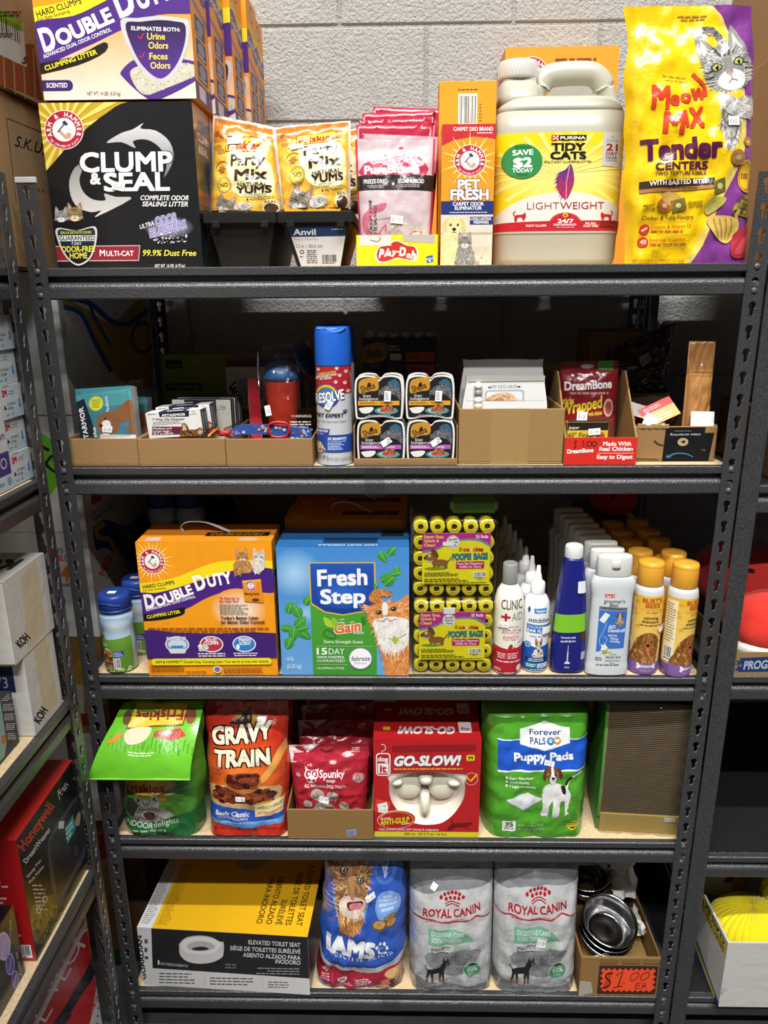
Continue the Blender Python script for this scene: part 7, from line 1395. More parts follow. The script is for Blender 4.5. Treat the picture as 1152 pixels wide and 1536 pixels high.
sp = pouch('biscuit_pouch', 'red dog-biscuit pouch with a white corner, foremost in the kraft box', 'treat bag', (.372,.030, S4 + .030), BS, a, 'a02230', 'film', [('price_sticker', stick(BS.sheet, q, 215,568,54,32,6))],(-.10,0,0), group='red dog-biscuit pouches')
for k, (x, y, z, rx, ry, rz, lb) in enumerate(((.378,.088,.045,-.30,.02,0, 'red dog-biscuit pouch with a pale corner, second in the kraft box'),(.384,.140,.050,-.38,-.03,0, 'red dog-biscuit pouch leaning back, third in the kraft box'),(.380,.192,.055,-.42,.03,.0, 'red dog-biscuit pouch leaning far back, last in the kraft box'))): dup(sp, (x, y, S4 + z),(rx, ry, rz), lb, skip=('price',))
# red bowl carton with a die-cut window
RW, RH, RD = .219,.234,.07; q = ((505,270),(1080,278),(1078,812),(507,812)); SX = lambda x: (x - 505) / 574 * RW; SZ = lambda y: (812 - y) / 538 * RH
win = [(605,455),(985,455),(996,500),(998,560),(985,610),(950,670),(905,715),(860,738),(790,745),(735,738),(690,722),(640,672),(605,620),(588,560),(590,500)]
mb = MB('gloss'); rc = 'b81e22'; ws = sm(win, 3)
hole = [Vector((SX(x), SZ(y),0)) for x, y in ws]; outl = [Vector((0,0,0)), Vector((RW, 0,0)), Vector((RW, RH, 0)), Vector((0, RH, 0))]; t = geometry.tessellate_polygon([outl, hole]); pts = outl + hole
mb.add([(p.x, 0, p.y) for p in pts],[list(k) for k in t], rc); n = len(hole); mb.add([(p.x, 0, p.y) for p in hole] + [(p.x, .0012, p.y) for p in hole],[[i, (i + 1) % n, n + (i + 1) % n, n + i] for i in range(n)], 'd9d2cc')
mb.add([(0,0,0),(RW, 0,0),(RW, RD, 0),(0, RD, 0),(0,0, RH),(RW, 0, RH),(RW, RD, RH),(0, RD, RH)],[(1,2,6,5),(0,4,7,3),(2,3,7,6),(4,5,6,7),(0,3,2,1)], rc)
a = A(*q); a.r(505,785,1080,830, 'd8d01e'); a.t('600 mL  (20.2 fl oz / oz liq.)', 674,804,906,804,13, '241c0c', .02); a.p([(607,305),(1050,302),(1050,340),(607,342)], '8f151a')
a.rr(520,345,598,470,18, 'f2ecea'); a.rr(526,351,592,464,14, rc); a.t('dog', 530,390,586,390,24, 'f2ecea', .04); a.r(530,402,588,456, 'f2ecea'); a.t('it', 540,450,578,450,38, rc, .045); a.line(sm([(555,350),(552,336),(566,330),(572,316),(564,300),(548,300)],4, False),4, 'd9d2d2')
a.t('GO-SLOW!', 618,414,976,412,50, 'f4f0ee', .055,.25, ol=('3a1012', .04)); a.g(616,426,1000,440,1, 'e6b040'); a.rr(1002,358,1046,390,9, 'e2cc1e'); a.t('M', 1014,383,1036,383,17, '241c0c', .04)
a.ring(1032,488,32,34, 'e6dada'); a.line([(1012,484),(1028,500),(1062,462)],9, 'e6c51e')
a.e(630,715,106,52, 'f0dcdc', -4,40); a.e(630,716,103,49, rc, -4,40); a.ring(632,714,88,92, 'e6c51e', .46,190,400); a.t('Patented', 542,718,596,710,11, 'f2ecea', .02,.2); a.t('ANTI-GULP', 540,750,704,728,30, 'e6d21e', .04,.2, ol=('2a1210', .04)); a.t('Solution', 658,746,706,738,10, 'f2ecea', .02,.2)
a.t('helps prevent painful GDV (bloat) & indigestion', 534,776,862,778,12, 'f2e2e2', .01); a.p(sm([(908,770),(930,740),(960,735),(1010,732),(1040,728),(1034,745),(1010,755),(1040,770),(1000,758),(960,756),(925,775)],3), '6a1418'); a.line([(935,722),(925,712)],3, '6a1418'); a.line([(940,735),(926,715)],4, '6a1418')
mb.art(a, front(RW, RH)); tp = A((0,0),(574,0),(574,170),(0,170)); tp.r(0,0,574,170, 'a81a1e'); tp.t('GO-SLOW!', 440,60,130,60,60, 'c9c0be', .05,.25); tp.rr(50,60,90,90,8, 'c9b41e'); tp.rr(460,10,530,110,14, 'd9cccc'); tp.t('dog', 520,70,472,70,22, 'a81a1e', .03); mb.art(tp, topf(RW, RD, RH))
bw = MB('plastic'); cr = 'ebe4d2'
def bowl_f(u, v):
    x, z = .022 + u * (RW - .044),.018 + v * (RH - .085); d = ((u - .5) / .5) ** 2 + ((v - .45) / .52) ** 2; return (x, .004 + .044 * max(0,1 - d), z)
bw.grid(bowl_f, 24,20, cr)
for (x, y),(rx, rz), ry in (((628,530),(.016,.010),.028),(( 788,515),(.0165,.014),.030),((944,532),(.017,.010),.028),((785,660),(.012,.030),.030),((690,560),(.030,.038),.016),((880,560),(.030,.038),.016)): bw.blob((SX(x),.034, SZ(y)),(rx, ry, rz), cr, p=2.5)
st = A(*q); st.p([(520,600),(600,616),(585,686),(508,668)], 'd84030'); st.tag_(555,640,54,34,-14); st.tag_(556,662,50,30,6)
gs = thing('bowl_carton', 'red pet-bowl carton with an oval cut-out showing a cream bowl', 'box', [('carton_body', mb),('bowl', bw, None, 'cream plastic bowl seen through the cut-out'),('price_sticker', MB('paper').art(st, front(RW, RH)))],(.551,.016, S4), group='red pet-bowl cartons')
dup(gs, (.553,.088, S4),(0,0,0), 'red pet-bowl carton directly behind the front one', skip=('price',)); dup(gs, (.556,.161, S4),(0,0,0), 'red pet-bowl carton, third one back, against dark', skip=('price',))
# green pack of pads
q = ((75,150),(608,144),(578,696),(70,702)); a = A(*q); a.r(0,60,700,780, '4f9c2a'); a.p([(138,242),(588,240),(584,246),(138,248)], 'eef2ee'); a.p([(138,246),(586,244),(578,374),(138,380)], '1f56c2'); a.p([(138,380),(578,374),(578,381),(138,388)], 'eef2ee')
a.p([(365,168),(486,196),(486,262),(365,290),(245,262),(245,196)], 'dfe6e2'); a.ring(365,229,0,1, 'dfe6e2'); a.p([(365,174),(480,200),(480,258),(365,284),(251,258),(251,200)], 'eef1ee'); a.t('Forever', 292,224,444,222,24, '2f3a86', .02); a.t('PALS', 294,262,368,262,26, '2f3a86', .02); a.e(392,250,18,17, '2f7fc4'); paw(a, 392,248,13, 'f2f4f2'); a.e(424,249,18,17, 'c98a4a'); a.p(sm([(424,258),(412,246),(418,240),(424,245),(430,240),(436,246)],3), 'f2f4f2')
a.t('Puppy Pads', 216,336,502,334,35, 'f2f4f6', .04)
for k, s_ in enumerate(('Super Absorbent', 'Quick-Drying', '5 Layer Protection')): a.e(182,412 + 20 * k, 6,6, 'e6eee0'); a.t(s_, 194,418 + 20 * k, (308,288,318)[k],419 + 20 * k, 10, 'f0f4ea', .03)
a.p([(182,515),(285,484),(352,508),(262,564)], 'dfe4e6'); a.p([(182,515),(262,564),(352,508),(352,513),(262,570),(180,520)], 'a9b2b0')
pd = sm([(352,470),(380,440),(430,440),(470,460),(488,490),(484,520),(470,560),(480,575),(462,578),(460,520),(440,520),(436,560),(430,588),(400,588),(405,520),(385,540),(380,585),(345,588),(355,545)],3); a.p(pd, 'e6e6e4'); a.fur(pd, ['f2f2f0', 'c9c9c6', 'dedcd8'],150,14,90,.15); a.line(sm([(470,460),(480,430),(510,405),(545,394)],4, False),9, 'ecece8'); a.line(sm([(466,448),(478,428),(496,412)],4, False),12, '241f1e'); a.p(sm([(442,450),(462,455),(464,485),(448,480)],4), '241f1e')
dog_head(a, 402,400,42, '7a4628', '5a3018', 'f0efec', rot=-4, seed=51, fur=110)
a.rr(163,616,228,668,8, 'e9efe6'); a.t('75', 177,648,216,647,24, '3a4a34', .03); a.t('PADS', 174,662,218,661,10, '3a4a34', .02); a.t('21 IN x 21 IN (1.75 ft²)', 240,644,360,640,12, 'c9e0b8', .0); a.t('53 cm x 53 cm', 240,664,362,658,12, 'c9e0b8', .0); a.e(502,636,28,21, 'd9c82a'); a.e(502,636,22,15, '3a3a1a'); a.r(472,628,532,644, 'd9c82a'); a.t('UNSCENTED', 476,640,528,640,8, '3a3a1a', .02)
BP = Bag(((.0,0),(.221,0),(.219,.280),(-.002,.272)),.16, seal=.02, top=.72, seed=35.1, foot=.94, crinkle=.0030, p=9, belly=.3)
pouch('pad_pack', 'puffy green pack of puppy pads with a blue band and terrier', 'pad pack', (.7785,.012, S4), BP, a, lambda u, v: '4f9c2a', 'film', [('price_sticker', stick(BP.sheet, q, 385,346,48,24,12))], group='green packs of puppy pads')
m = MB('film'); bb = Bag(((.0,0),(.215,0),(.21,.29),(.0,.29)),.16, seal=.02, top=.72, seed=36.1, foot=.94, crinkle=.003, p=9); mm = bb.mesh(lambda u, v: '4f9c2a' if v < .93 else '1f4fa8', 'film'); thing('pad_pack', 'second green puppy pad pack, blue at the top, behind the terrier one', 'pad pack', [('pad_pack', mm)],(.781,.190, S4),(0,0,0), 'green packs of puppy pads')
# corrugated cat scratcher wrapped in film
cw, cd_, chh = .172,.12,.305; mb = MB('kraft'); 
out = [(.004,.035)] + [(-.001 - .004 * math.sin(PI * k / 12),.035 + (chh - .035) * k / 12) for k in range(13)] + [(cd_ * .6, chh)] + [(cd_ - .055 + .055 * math.cos(t), chh / 2 + (chh / 2 - .003) * math.sin(t)) for t in [PI / 2 - PI * k / 16 for k in range(1,16)]] + [(cd_ * .6,.0),(.004,.0)]
mb.prism(out, 'x', .004, cw, '8a7458', caps=True)
gp = MB('card'); o2 = [(y - .004 if y < .02 else y + .006, z) for y, z in out]; gp.prism(o2, 'x', 0,.004, '4a8a34')
ed = MB('kraft'); ed.prism([(y - .0006 if y < .02 else y, z) for y, z in o2], 'x', .0041,.006, 'b39a72')
bs = MB('kraft'); bs.prism([(-.006,0),(-.006,.042),(.05,.046),(.05,0)], 'x', .0062, cw, 'c9ac62'); bs.box((cw - .035,-.0075,.030),(cw - .012,-.006,.040), 'd9d6d0', ch=.0003)
wv = A((0,0),(172,0),(172,265),(0,265)); wv.r(0,0,172,265, '4e4032')
for r_ in range(60):
    y = 2 + 4.4 * r_; rd = random.Random(r_); ph = rd.uniform(0,6); V_ = []; N_ = 76
    for k in range(N_ + 1): x = 172 * k / N_; y2 = y + 1.15 * math.sin(x * 1.22 + ph * 0 + (PI if r_ % 2 else 0)) + .5 * math.sin(x * .09 + r_ * .2); V_ += [(x, y2 - .62),(x, y2 + .62)]
    wv.raw(V_, [t for k in range(N_) for t in ((2 * k, 2 * k + 1,2 * k + 3),(2 * k, 2 * k + 3,2 * k + 2))], 'b59e7c', 2 + (r_ % 2) * .5)
P_ = [[(.006,-.001 - .004 * math.sin(PI * k / 12),.040 + (chh - .040) * k / 12),(cw, -.001 - .004 * math.sin(PI * k / 12),.040 + (chh - .040) * k / 12)] for k in range(13)]
mb.art(wv, Sheet(P_, np.broadcast_to(np.array([0,-1.0,0]),(13,2,3))),.0004)
fb = Bag(((-.002,0),(cw + .002,0),(cw + .002, chh),(-.002, chh)),.028, seal=.02, top=.9, foot=1, crinkle=.003, seed=44, p=14); fm = fb.mesh('ffffff', 'clear'); fm.V = [(v[0], v[1] - .013, v[2]) for v in fm.V]
thing('cat_scratcher', 'corrugated cardboard cat scratcher wrapped in clear film, with green end panel', 'cat scratcher', [('corrugated_block', mb),('end_panel', gp, None, 'green printed end panel'),('panel_edge', ed),('base_strip', bs, None, 'yellowish cardboard strip along the bottom'),('plastic_film', fm, None, 'clear crinkled film')],(1.022,.046, S4),(0,0,-.075))
# ------------------------------------------------------------------ bottom shelf
w_, d, h = .383,.40,.163; mb = MB('gloss'); mb.box((0,0,0),(w_, d, h), dict(s='c9c9c8', f='cfcfce', t='e0ae1e', r='2a2a2b'))
q = ((165,420),(1052,458),(1062,752),(205,718)); a = A(*q); a.p([(100,380),(1150,380),(1150,800),(100,800)], 'd3d3d2'); a.p([(242,424),(1120,461),(1120,672),(250,632)], '222223')
a.t('GUARDIAN', 216,690,190,462,24, '1d1d1e', .035); a.p([(208,570),(226,571),(227,586),(209,585)], '27407a'); a.g(206,470,226,560,2, '5a5a5c')
ot = sm([(390,520),(392,500),(430,468),(500,458),(560,466),(600,488),(622,492),(622,540),(612,570),(560,596),(490,604),(430,592),(395,560)],4); a.p(ot, 'b9b9b9', 'd2d2d2'); a.p(sm([(398,512),(430,476),(500,463),(560,472),(610,494),(600,520),(560,550),(490,556),(430,548)],4), 'dededd'); a.p(sm([(430,512),(470,490),(530,488),(575,508),(560,530),(490,540),(445,532)],4), 'b3b3b3'); a.p(sm([(456,530),(480,518),(520,516),(546,528),(500,536)],4), '2a2a2b')
a.t('1', 278,612,286,612,22, 'dcdcdc', .02); a.t('SEAT/SIÈGE/ASIENTO', 291,613,436,624,13, 'c9c9c9', .0); a.t('ELEVATED TOILET SEAT', 750,498,1015,510,21, 'dcdcdc', .01); a.t('SIÈGE DE TOILETTES SURÉLEVÉ', 656,530,1015,544,21, 'dcdcdc', .01); a.t('ASIENTO ALZADO PARA', 722,564,1015,575,21, 'dcdcdc', .01); a.t('INODORO', 888,594,1015,600,21, 'dcdcdc', .01); a.g(780,614,1010,654,3, '9a9a9b', 'r', .35); a.g(630,598,690,628,2, '6a6a6b')
a.line([(250,633),(1120,673)],2, 'e6e6e5'); [a.line([(x, 655 + .04 * (x - 500)),(x + 2,712 + .04 * (x - 500))],2, 'a9a9a8') for x in (522,820)]; a.g(285,650,495,712,4, '3a3a3b', 'l', .32); a.g(550,668,790,714,3, '3a3a3b', 'l', .32); a.g(850,684,970,722,3, '3a3a3b', 'l', .32)
mb.art(a, front(w_, h)); t = A((0,0),(383,0),(383,400),(0,400)); t.r(0,0,383,400, 'e2ae1c'); t.r(0,0,34,400, 'd6d6d5')
for s_, x, y0, y1 in (('ELEVATED TOILET SEAT', 352,190,372),('SIÈGE DE TOILETTES', 328,215,372),('SURÉLEVÉ', 306,300,372),('ASIENTO ALZADO', 284,230,372),('PARA INODORO', 262,240,372)): t.t(s_, x, y0, x, y1,13, '2a2416', .015)
t.g(42,200,70,390,40, '6a5212', 'l', .3); t.g(4,180,30,390,40, '4a4a4c', 'l', .3); ot = sm([(150,20),(240,20),(250,160),(215,215),(160,180)],4); t.p(ot, '9a9890'); t.p(sm([(178,20),(220,20),(222,120),(195,140)],4), '5a4a14')
mb.art(t, topf(w_, d, h)); thing('seat_carton', 'yellow-topped black and grey carton for an elevated toilet seat', 'box', [('seat_carton', mb)],(.0205,.018, S5),(0,0,-.055))
# blue cat-food bag
q = ((92,80),(592,80),(575,850),(35,790)); a = A(*q); a.r(-40,0,700,920, '2f5ab8'); a.p([(-40,0),(700,0),(700,140),(-40,140)], '2a4a9c')
a.p(sm([(130,230),(180,420),(220,460),(300,440),(340,340),(360,240),(300,380),(220,420)],3), '6a9ad6')
fc = sm([(118,60),(200,40),(300,60),(365,130),(350,220),(330,320),(300,420),(240,465),(190,440),(165,340),(140,220),(125,150)],4); a.p(fc, '8a6240'); a.fur(fc, ['b08458', '5f4028', 'c99a68', '7a5434', 'd9b48a'],520,30, lambda x, y: math.degrees(math.atan2(y - 200, x - 245)),.12,3)
a.p(sm([(180,350),(300,350),(320,400),(250,464),(190,440)],4), 'b8763a'); a.fur(sm([(180,350),(300,350),(320,400),(250,464),(190,440)],4),['d09248', '9a5c28', 'e0b070'],160,30,90,.12,5); a.p(sm([(225,110),(245,110),(262,230),(250,260),(232,240)],4), 'a5794e')
for x, y, r in ((205,155,24),(300,196,22)): a.p(sm([(x - r, y),(x - 4, y - r * .8),(x + r, y - 2),(x + 2, y + r * .7)],4), '2a1f18'); a.e(x, y - 2, r * .6, r * .55, '8f9a8a'); a.e(x, y - 2, r * .26, r * .46, '120e0c'); a.e(x - 5, y - 7,3,3, 'ffffff', n=8)
a.p(sm([(190,280),(240,262),(290,270),(330,290),(320,340),(270,372),(215,360),(180,320)],4), 'd9c4b0'); a.fur(sm([(190,280),(330,290),(300,372),(200,372)],3),['efe0d0', 'c9b09a', 'f2e8de'],120,22,80,.12); a.p(sm([(240,258),(266,254),(262,282),(248,284)],4), 'b8767a'); a.p(sm([(225,296),(262,290),(318,288),(305,318),(262,334),(228,318)],4), '5a2a2e'); a.p(sm([(238,306),(280,296),(314,300),(290,328),(256,332)],4), 'd9808e'); [a.line([(210,300 + 14 * k),(90,280 + 26 * k)],2, 'f2ece6') for k in range(3)]
a.e(452,148,74,66, '4a74c6'); a.e(452,148,48,48, '2f5ab8'); a.line([(432,120),(452,180),(476,110)],6, 'd9e2f2'); a.line(sm([(440,150),(460,130),(448,170),(470,160)],3, False),4, 'd9e2f2')
a.e(468,325,78,80, '7aa2dc'); [a.t(s_, 440 - wd / 2 + 26, y, 440 + wd / 2 + 26, y - 2,11, 'eef2f8', .015) for s_, y, wd in (('DELICIOUS', 284,56),('TEXTURES & FLAVORS', 302,110),('DESIGNED TO DELIGHT', 322,108),('PICKY EATERS', 344,72))]
for x, y, rx, ry in ((415,415,46,30),(482,384,40,24),(488,418,34,24)): a.e(x, y, rx, ry, '7a5a34', -8); a.e(x, y - 3, rx * .8, ry * .7, 'c9a064', -8, c2='a5783c')
a.t('IAMS', 96,562,382,612,92, 'f4f6f8', .06); paw(a, 432,560,56, 'f4f6f8', 8); a.e(432,574,20,14, '2f5ab8', n=14)

for k, ch in enumerate('PROACTIVE HEALTH'): 
    if ch != ' ': x = 96 + 25.5 * k; y = 568 + 62 * math.sin(min(1, k / 9) * PI / 2) - max(0, k - 10) * 4; a.t(ch, x, y, x + (8 if ch == 'I' else 17), y + 4 - .6 * k, 26, 'eef2f8', .005)
a.p(sm([(40,590),(140,640),(300,672),(440,668),(590,600),(620,600),(620,660),(450,700),(300,716),(140,680),(30,630)],4), 'bfc2c6')
for s_, x0, y0, x1, y1 in (('Healthy', 96,602,212,668),('Enjoyment', 222,676,436,672)): a.t(s_, x0, y0, x1, y1,28, '3a4468', .01,.2)
a.p(sm([(20,620),(140,678),(300,714),(450,700),(640,655),(640,760),(560,860),(400,850),(200,820),(20,740)],4), 'a82238'); a.p(sm([(30,614),(140,668),(300,704),(300,722),(140,692),(20,640)],2), '8a1a2c'); a.t('CHICKEN & BEEF RECIPE', 90,630,306,718,14, 'f2e2e4', .015)
a.t('#1', 76,694,104,710,30, 'f2e2e4', .03); a.g(66,716,128,756,3, 'e0b0b8', 'c'); a.line([(138,708),(140,768)],2, 'd98a94'); a.p(sm([(170,732),(218,730),(216,758),(194,774),(172,756)],2), 'f2e2e4'); a.t('2X', 178,760,212,760,22, 'a82238', .04); a.g(146,776,252,796,2, 'e0b0b8', 'c'); a.line([(264,748),(266,800)],2, 'd98a94'); a.g(272,752,376,806,4, 'f2e2e4', 'l', .5)
for P_, c in (([(450,730),(520,698),(560,690),(552,740),(490,770)], 'd9b07a'),([(425,780),(470,768),(500,790),(450,806)], 'c9705a'),([(355,815),(420,800),(470,810),(440,835),(380,832)], 'd9b07a'),([(480,800),(600,750),(600,800),(540,840),(480,840)], 'd9d2cc')): a.p(sm(P_, 4), c)
a.dots((490,790,570,850),['5a3420', '3a2014', '7a4a2a', '4a2a18'],40,15,3); a.p([(-20,730),(30,740),(200,820),(400,850),(600,862),(600,920),(-20,920)], '2f5ab8')
BI = Bag(((.002,.004),(.208,-.000),(.212,.345),(.034,.345)),.11, seal=.05, top=.35, seed=51.7, foot=.8, crinkle=.0036, p=3.4, sidewave=.007)
pouch('cat_food_bag', 'blue cat-food bag picturing a cat licking its lips, on the bottom shelf', 'pet food bag', (.4085,.006, S5 + .001), BI, a, '2f5ab8', 'film', [('price_sticker', stick(BI.sheet, q, 362,266,56,32,-18))],(0,0,0))
# silver and white dog-food bags
q = ((75,85),(503,112),(500,765),(80,755))
def royal(): 
    a = A(*q); a.p([(0,0),(600,0),(600,860),(0,860)], 'd5d6d7'); a.p([(0,0),(600,0),(600,260),(0,260)], '77797c'); a.e(290,300,230,122, '9a9c9f', n=40); 
    a.p(sm([(0,262),(150,238),(290,232),(430,238),(600,262),(600,600),(0,600)],3), 'd9dadb'); a.p([(0,210),(60,215),(60,262),(0,262)], '77797c'); a.g(100,100,220,112,1, '4a4c50'); rd = random.Random(3)
    for k in range(7): x = 236 + 18.5 * k; a.e(x, 262 - 22 * math.sin(PI * k / 6) , 8.5,8.5, 'c4232b', n=14)
    for k in range(4): x = 262 + 21 * k; a.e(x, 272 - 10 * math.sin(PI * (k + .5) / 4),8,8, 'c4232b', n=14)
    a.line(sm([(256,288),(292,276),(330,290)],4, False),5, 'c4232b'); a.line(sm([(258,298),(292,286),(328,300)],4, False),5, 'c4232b')
    a.t('ROYAL', 142,338,288,346,36, 'c4232b', .03); a.t('CANIN', 300,348,434,336,36, 'c4232b', .03); a.line([(60,355),(150,352),(260,368),(350,372),(410,354),(520,392)],7, 'c4232b'); a.g(150,358,400,368,1, 'd96a6a', 'c')
    a.ring(295,540,122,126, 'eceded', 1.0,-70,95); a.p([(172,403)] + [(290 + 115 * math.cos(math.radians(t)),520 + 115 * math.sin(math.radians(t))) for t in range(-88,-24,8)] + [(405,480),(172,485)], '86c9a6'); a.p([(172,485),(408,480),(420,520),(172,530)], 'e6e7e7'); a.p(sm([(172,530),(422,522),(415,580),(380,640),(330,664),(270,660),(180,600)],3), '9c9ea1')
    a.t('DIGESTIVE CARE', 186,438,350,446,22, 'f2f6f2', .02); a.t('SOIN DIGESTIF', 186,466,338,476,22, 'f2f6f2', .02); a.t('SMALL/PETIT', 186,514,282,514,18, '2a2a2c', .02); a.g(186,518,280,530,1, '6a6a6c'); a.g(300,488,396,528,4, '86c9a6', 'l', .4); a.g(304,540,392,606,6, '5a5c60', 'l', .4)
    a.e(394,636,46,46, 'eceded', n=36); a.e(394,636,42,42, '5fae86', n=36); a.t('92%', 370,648,424,644,22, 'f2f6f2', .03); a.g(366,608,420,622,2, 'c9e6d6', 'c'); a.g(372,654,418,668,2, 'c9e6d6', 'c'); a.p(sm([(372,606),(394,597),(416,606),(394,612)],3), '2a3a34')
    a.p(sm([(0,640),(80,660),(200,708),(330,732),(440,730),(600,690),(600,860),(0,860)],3), '8d8f92'); a.t('CANINE CARE NUTRITION', 178,722,412,738,10, 'd9dadb', .0); a.t('NET WEIGHT / POIDS NET / PESO NETO 1.4 kg', 120,744,460,748,14, '4a4c50', .01)
    min_pin(a, TR(218,642,72,2)); return a
BR_ = Bag(((.0,.0),(.187,-.000),(.178,.345),(-.004,.345)),.10, seal=.075, top=.08, seed=61.1, foot=.8, crinkle=.0030, p=4.2)
r1 = pouch('dog_food_bag', 'silver and white dog-food bag beside the box of steel bowls', 'pet food bag', (.8155,.002, S5 + .001), BR_, royal(), lambda u, v: 'b9babc', 'foil', [('price_sticker', stick(BR_.sheet, q, 308,482,46,44,8))], group='silver and white dog-food bags')
BL_ = Bag(((.0,.0),(.187,.004),(.182,.335),(.001,.322)),.10, seal=.075, top=.08, seed=64.8, foot=.8, crinkle=.0030, p=4.2)
pouch('dog_food_bag', 'silver and white dog-food bag beside the blue cat-food bag', 'pet food bag', (.6265,.002, S5 + .001), BL_, royal(), lambda u, v: 'b9babc', 'foil', [('price_sticker', stick(BL_.sheet, q, 200,205,34,30,40, None))], group='silver and white dog-food bags')
for k, (x, lb) in enumerate(((.622, 'silver dog-food bag hidden behind the one beside the blue bag'),(.8160, 'silver dog-food bag hidden behind the one beside the bowls'))): dup(r1,(x, .112, S5 + .001),(0,0,0), lb, skip=('price',))
# box of steel bowls
w_, h, d = .176,.106,.40; mb = MB('kraft'); c = 'a9834f'; tray(mb, w_, d, h, c, .004, hs=.106, hb=.12)
a = A((515,570),(920,572),(905,765),(520,765)); [a.p([(x, 580),(x + 84,580),(x + 84,600),(x, 600)], c2) for x, c2 in ((612, '9a7440'),(722, '9a7440'),(832, '9a7440'))]; [a.line([(x, 582),(x, 600),(x + 84,600),(x + 84,582)],3, '5a4224') for x in (612,722,832)]; a.p([(520,690),(575,695),(590,750),(540,765),(520,765)], 'c9c2b4'); mb.art(a, front(w_, h))
for k in range(44): mb.box((.004 * k + .001,-.001, h - .001),(.004 * k + .004,.005, h + .001 + .0015 * (k % 2)), 'b08a58', ch=.0005)
sg = MB('card'); q = ((600,610),(912,612),(902,758),(594,756)); a = A(*q); a.p([(560,590),(960,590),(960,790),(560,790)], '3a2422'); pts = []; N_ = 10
pts += [(606 + (900 - 606) * k / (2 * N_),622 if k % 2 else 636) for k in range(2 * N_ + 1)] + [(902 if k % 2 == 0 else 884,640 + 110 * k / 8) for k in range(1,8)] + [(898 - (898 - 604) * k / (2 * N_),748 if k % 2 == 0 else 736) for k in range(2 * N_ + 1)] + [(604 if k % 2 == 0 else 622,745 - 110 * k / 8) for k in range(1,8)]; a.p(pts, 'f2502c')
a.line(sm([(672,652),(650,650),(634,664),(644,682),(658,690),(656,712),(640,724),(622,724)],4, False),8, '1d1614'); a.line([(668,640),(636,732)],4, '1d1614'); a.line([(656,642),(626,732)],4, '1d1614'); a.line([(690,660),(724,640),(702,722)],6, '1d1614'); a.line([(676,726),(724,716)],5, '1d1614'); a.e(732,702,4,3, '1d1614', n=10)
for x, y in ((788,664),(844,662)): a.line(sm([(x + 14, y - 18),(x - 14, y - 8),(x - 22, y + 16),(x - 10, y + 24),(x + 16, y + 8),(x + 22, y - 12)],5) + [(x + 14, y - 18)],4, '1d1614')
a.line([(824,700),(800,704),(792,730),(818,726)],4, '1d1614'); a.line([(796,716),(818,712)],4, '1d1614'); a.line([(828,732),(838,700),(850,698),(848,726)],4, '1d1614'); a.line([(832,718),(850,714)],4, '1d1614')
sg.box((0,0,0),(.128,.0008,.079), '3a2422', ch=.0002); sg.art(a, front(.128,.079)); dx = np.array([.041,-.0016,.008]); sg.V = [tuple(np.array(v) + dx) for v in sg.V]; t0 = sg.T.pop(); sg.T.append((t0[0] + dx,) + t0[1:])
thing('bowl_box', 'open kraft box of steel bowls with a red handwritten price sign', 'cardboard box', [('box_body', mb),('price_sign', sg, None, 'red starburst price sign on a dark card')],(1.0035,.004, S5))
st = MB('steel'); st.lathe([(.034,0),(.042,.003),(.057,.046),(.060,.049),(.0625,.0495),(.0625,.0508),(.060,.051),(.0555,.046),(.0430,.0105),(.0415,.0075),(.0395,.0055),(.036,.0045),(.024,.0042),(.022,.0050),(.0,.005)], 'c9c9cb', 48)
bw = None
for k, (x, y, z, rx, ry, lb) in enumerate(((1.072,.092,.088,.30,.08, 'steel bowl at the bottom of the tilted stack in the kraft box'),(1.074,.088,.106,.30,.08, 'steel bowl in the middle of the tilted stack in the kraft box'),(1.076,.084,.124,.30,.08, 'shiny steel bowl on top of the tilted stack, open to view'),(1.060,.222,.125,.25,-.06, 'steel bowl in a second stack deeper in the kraft box, lower one'),(1.060,.218,.144,.25,-.06, 'steel bowl topping the second stack deeper in the kraft box'))):
    if bw is None: bw = thing('steel_bowl', lb, 'bowl', [('steel_bowl', st)],(x, y, S5 + z - .026),(rx, ry, 0), 'steel bowls in the kraft box')
    else: dup(bw, (x, y, S5 + z - .026),(rx, ry, 0), lb)
def crumple(label, loc, sx, sy, seed, rot, c='d9d6d1'):
    m = MB('paper'); fn = lambda u, v: ((u - .5) * sx + .006 * noise.noise(Vector((u * 5, v * 5, seed))),(v - .5) * sy + .008 * noise.noise(Vector((u * 5, v * 5, seed + 9))),.030 * noise.noise(Vector((u * 2.4, v * 2.4, seed + 4))) + .006 * noise.noise(Vector((u * 6, v * 6, seed))))
    m.grid(fn, 26,26, c, smooth=False); thing('wrapping_paper', label, 'paper', [('wrapping_paper', m)], loc, rot, 'crumpled paper between the bowls')
pk_ = MB('kraft'); pk_.box((0,0,0),(.160,.20,.044), 'a9834f'); thing('inner_carton', 'low kraft packing block under the steel bowls inside the price-signed box', 'carton', [('inner_carton', pk_)],(1.0115,.020, S5 + .0045))
crumple('crumpled grey-white paper standing up beside the shiny top bowl', (1.143,.185, S5 + .155),.065,.085,3.3,(1.1,.25,.35))
crumple('crumpled paper between the bowl stack and the box side', (1.153,.105, S5 + .108),.026,.06,7.7,(.8,-.5,0))
crumple('white paper under the tilted bowl stack at the front of the box', (1.066,.021, S5 + .080),.095,.016,12.1,(.5,0,0), 'e2e0dc')
crumple('crumpled paper covering the bowls deeper in the box', (1.055,.232, S5 + .222),.12,.11,16.4,(.9,0,0))
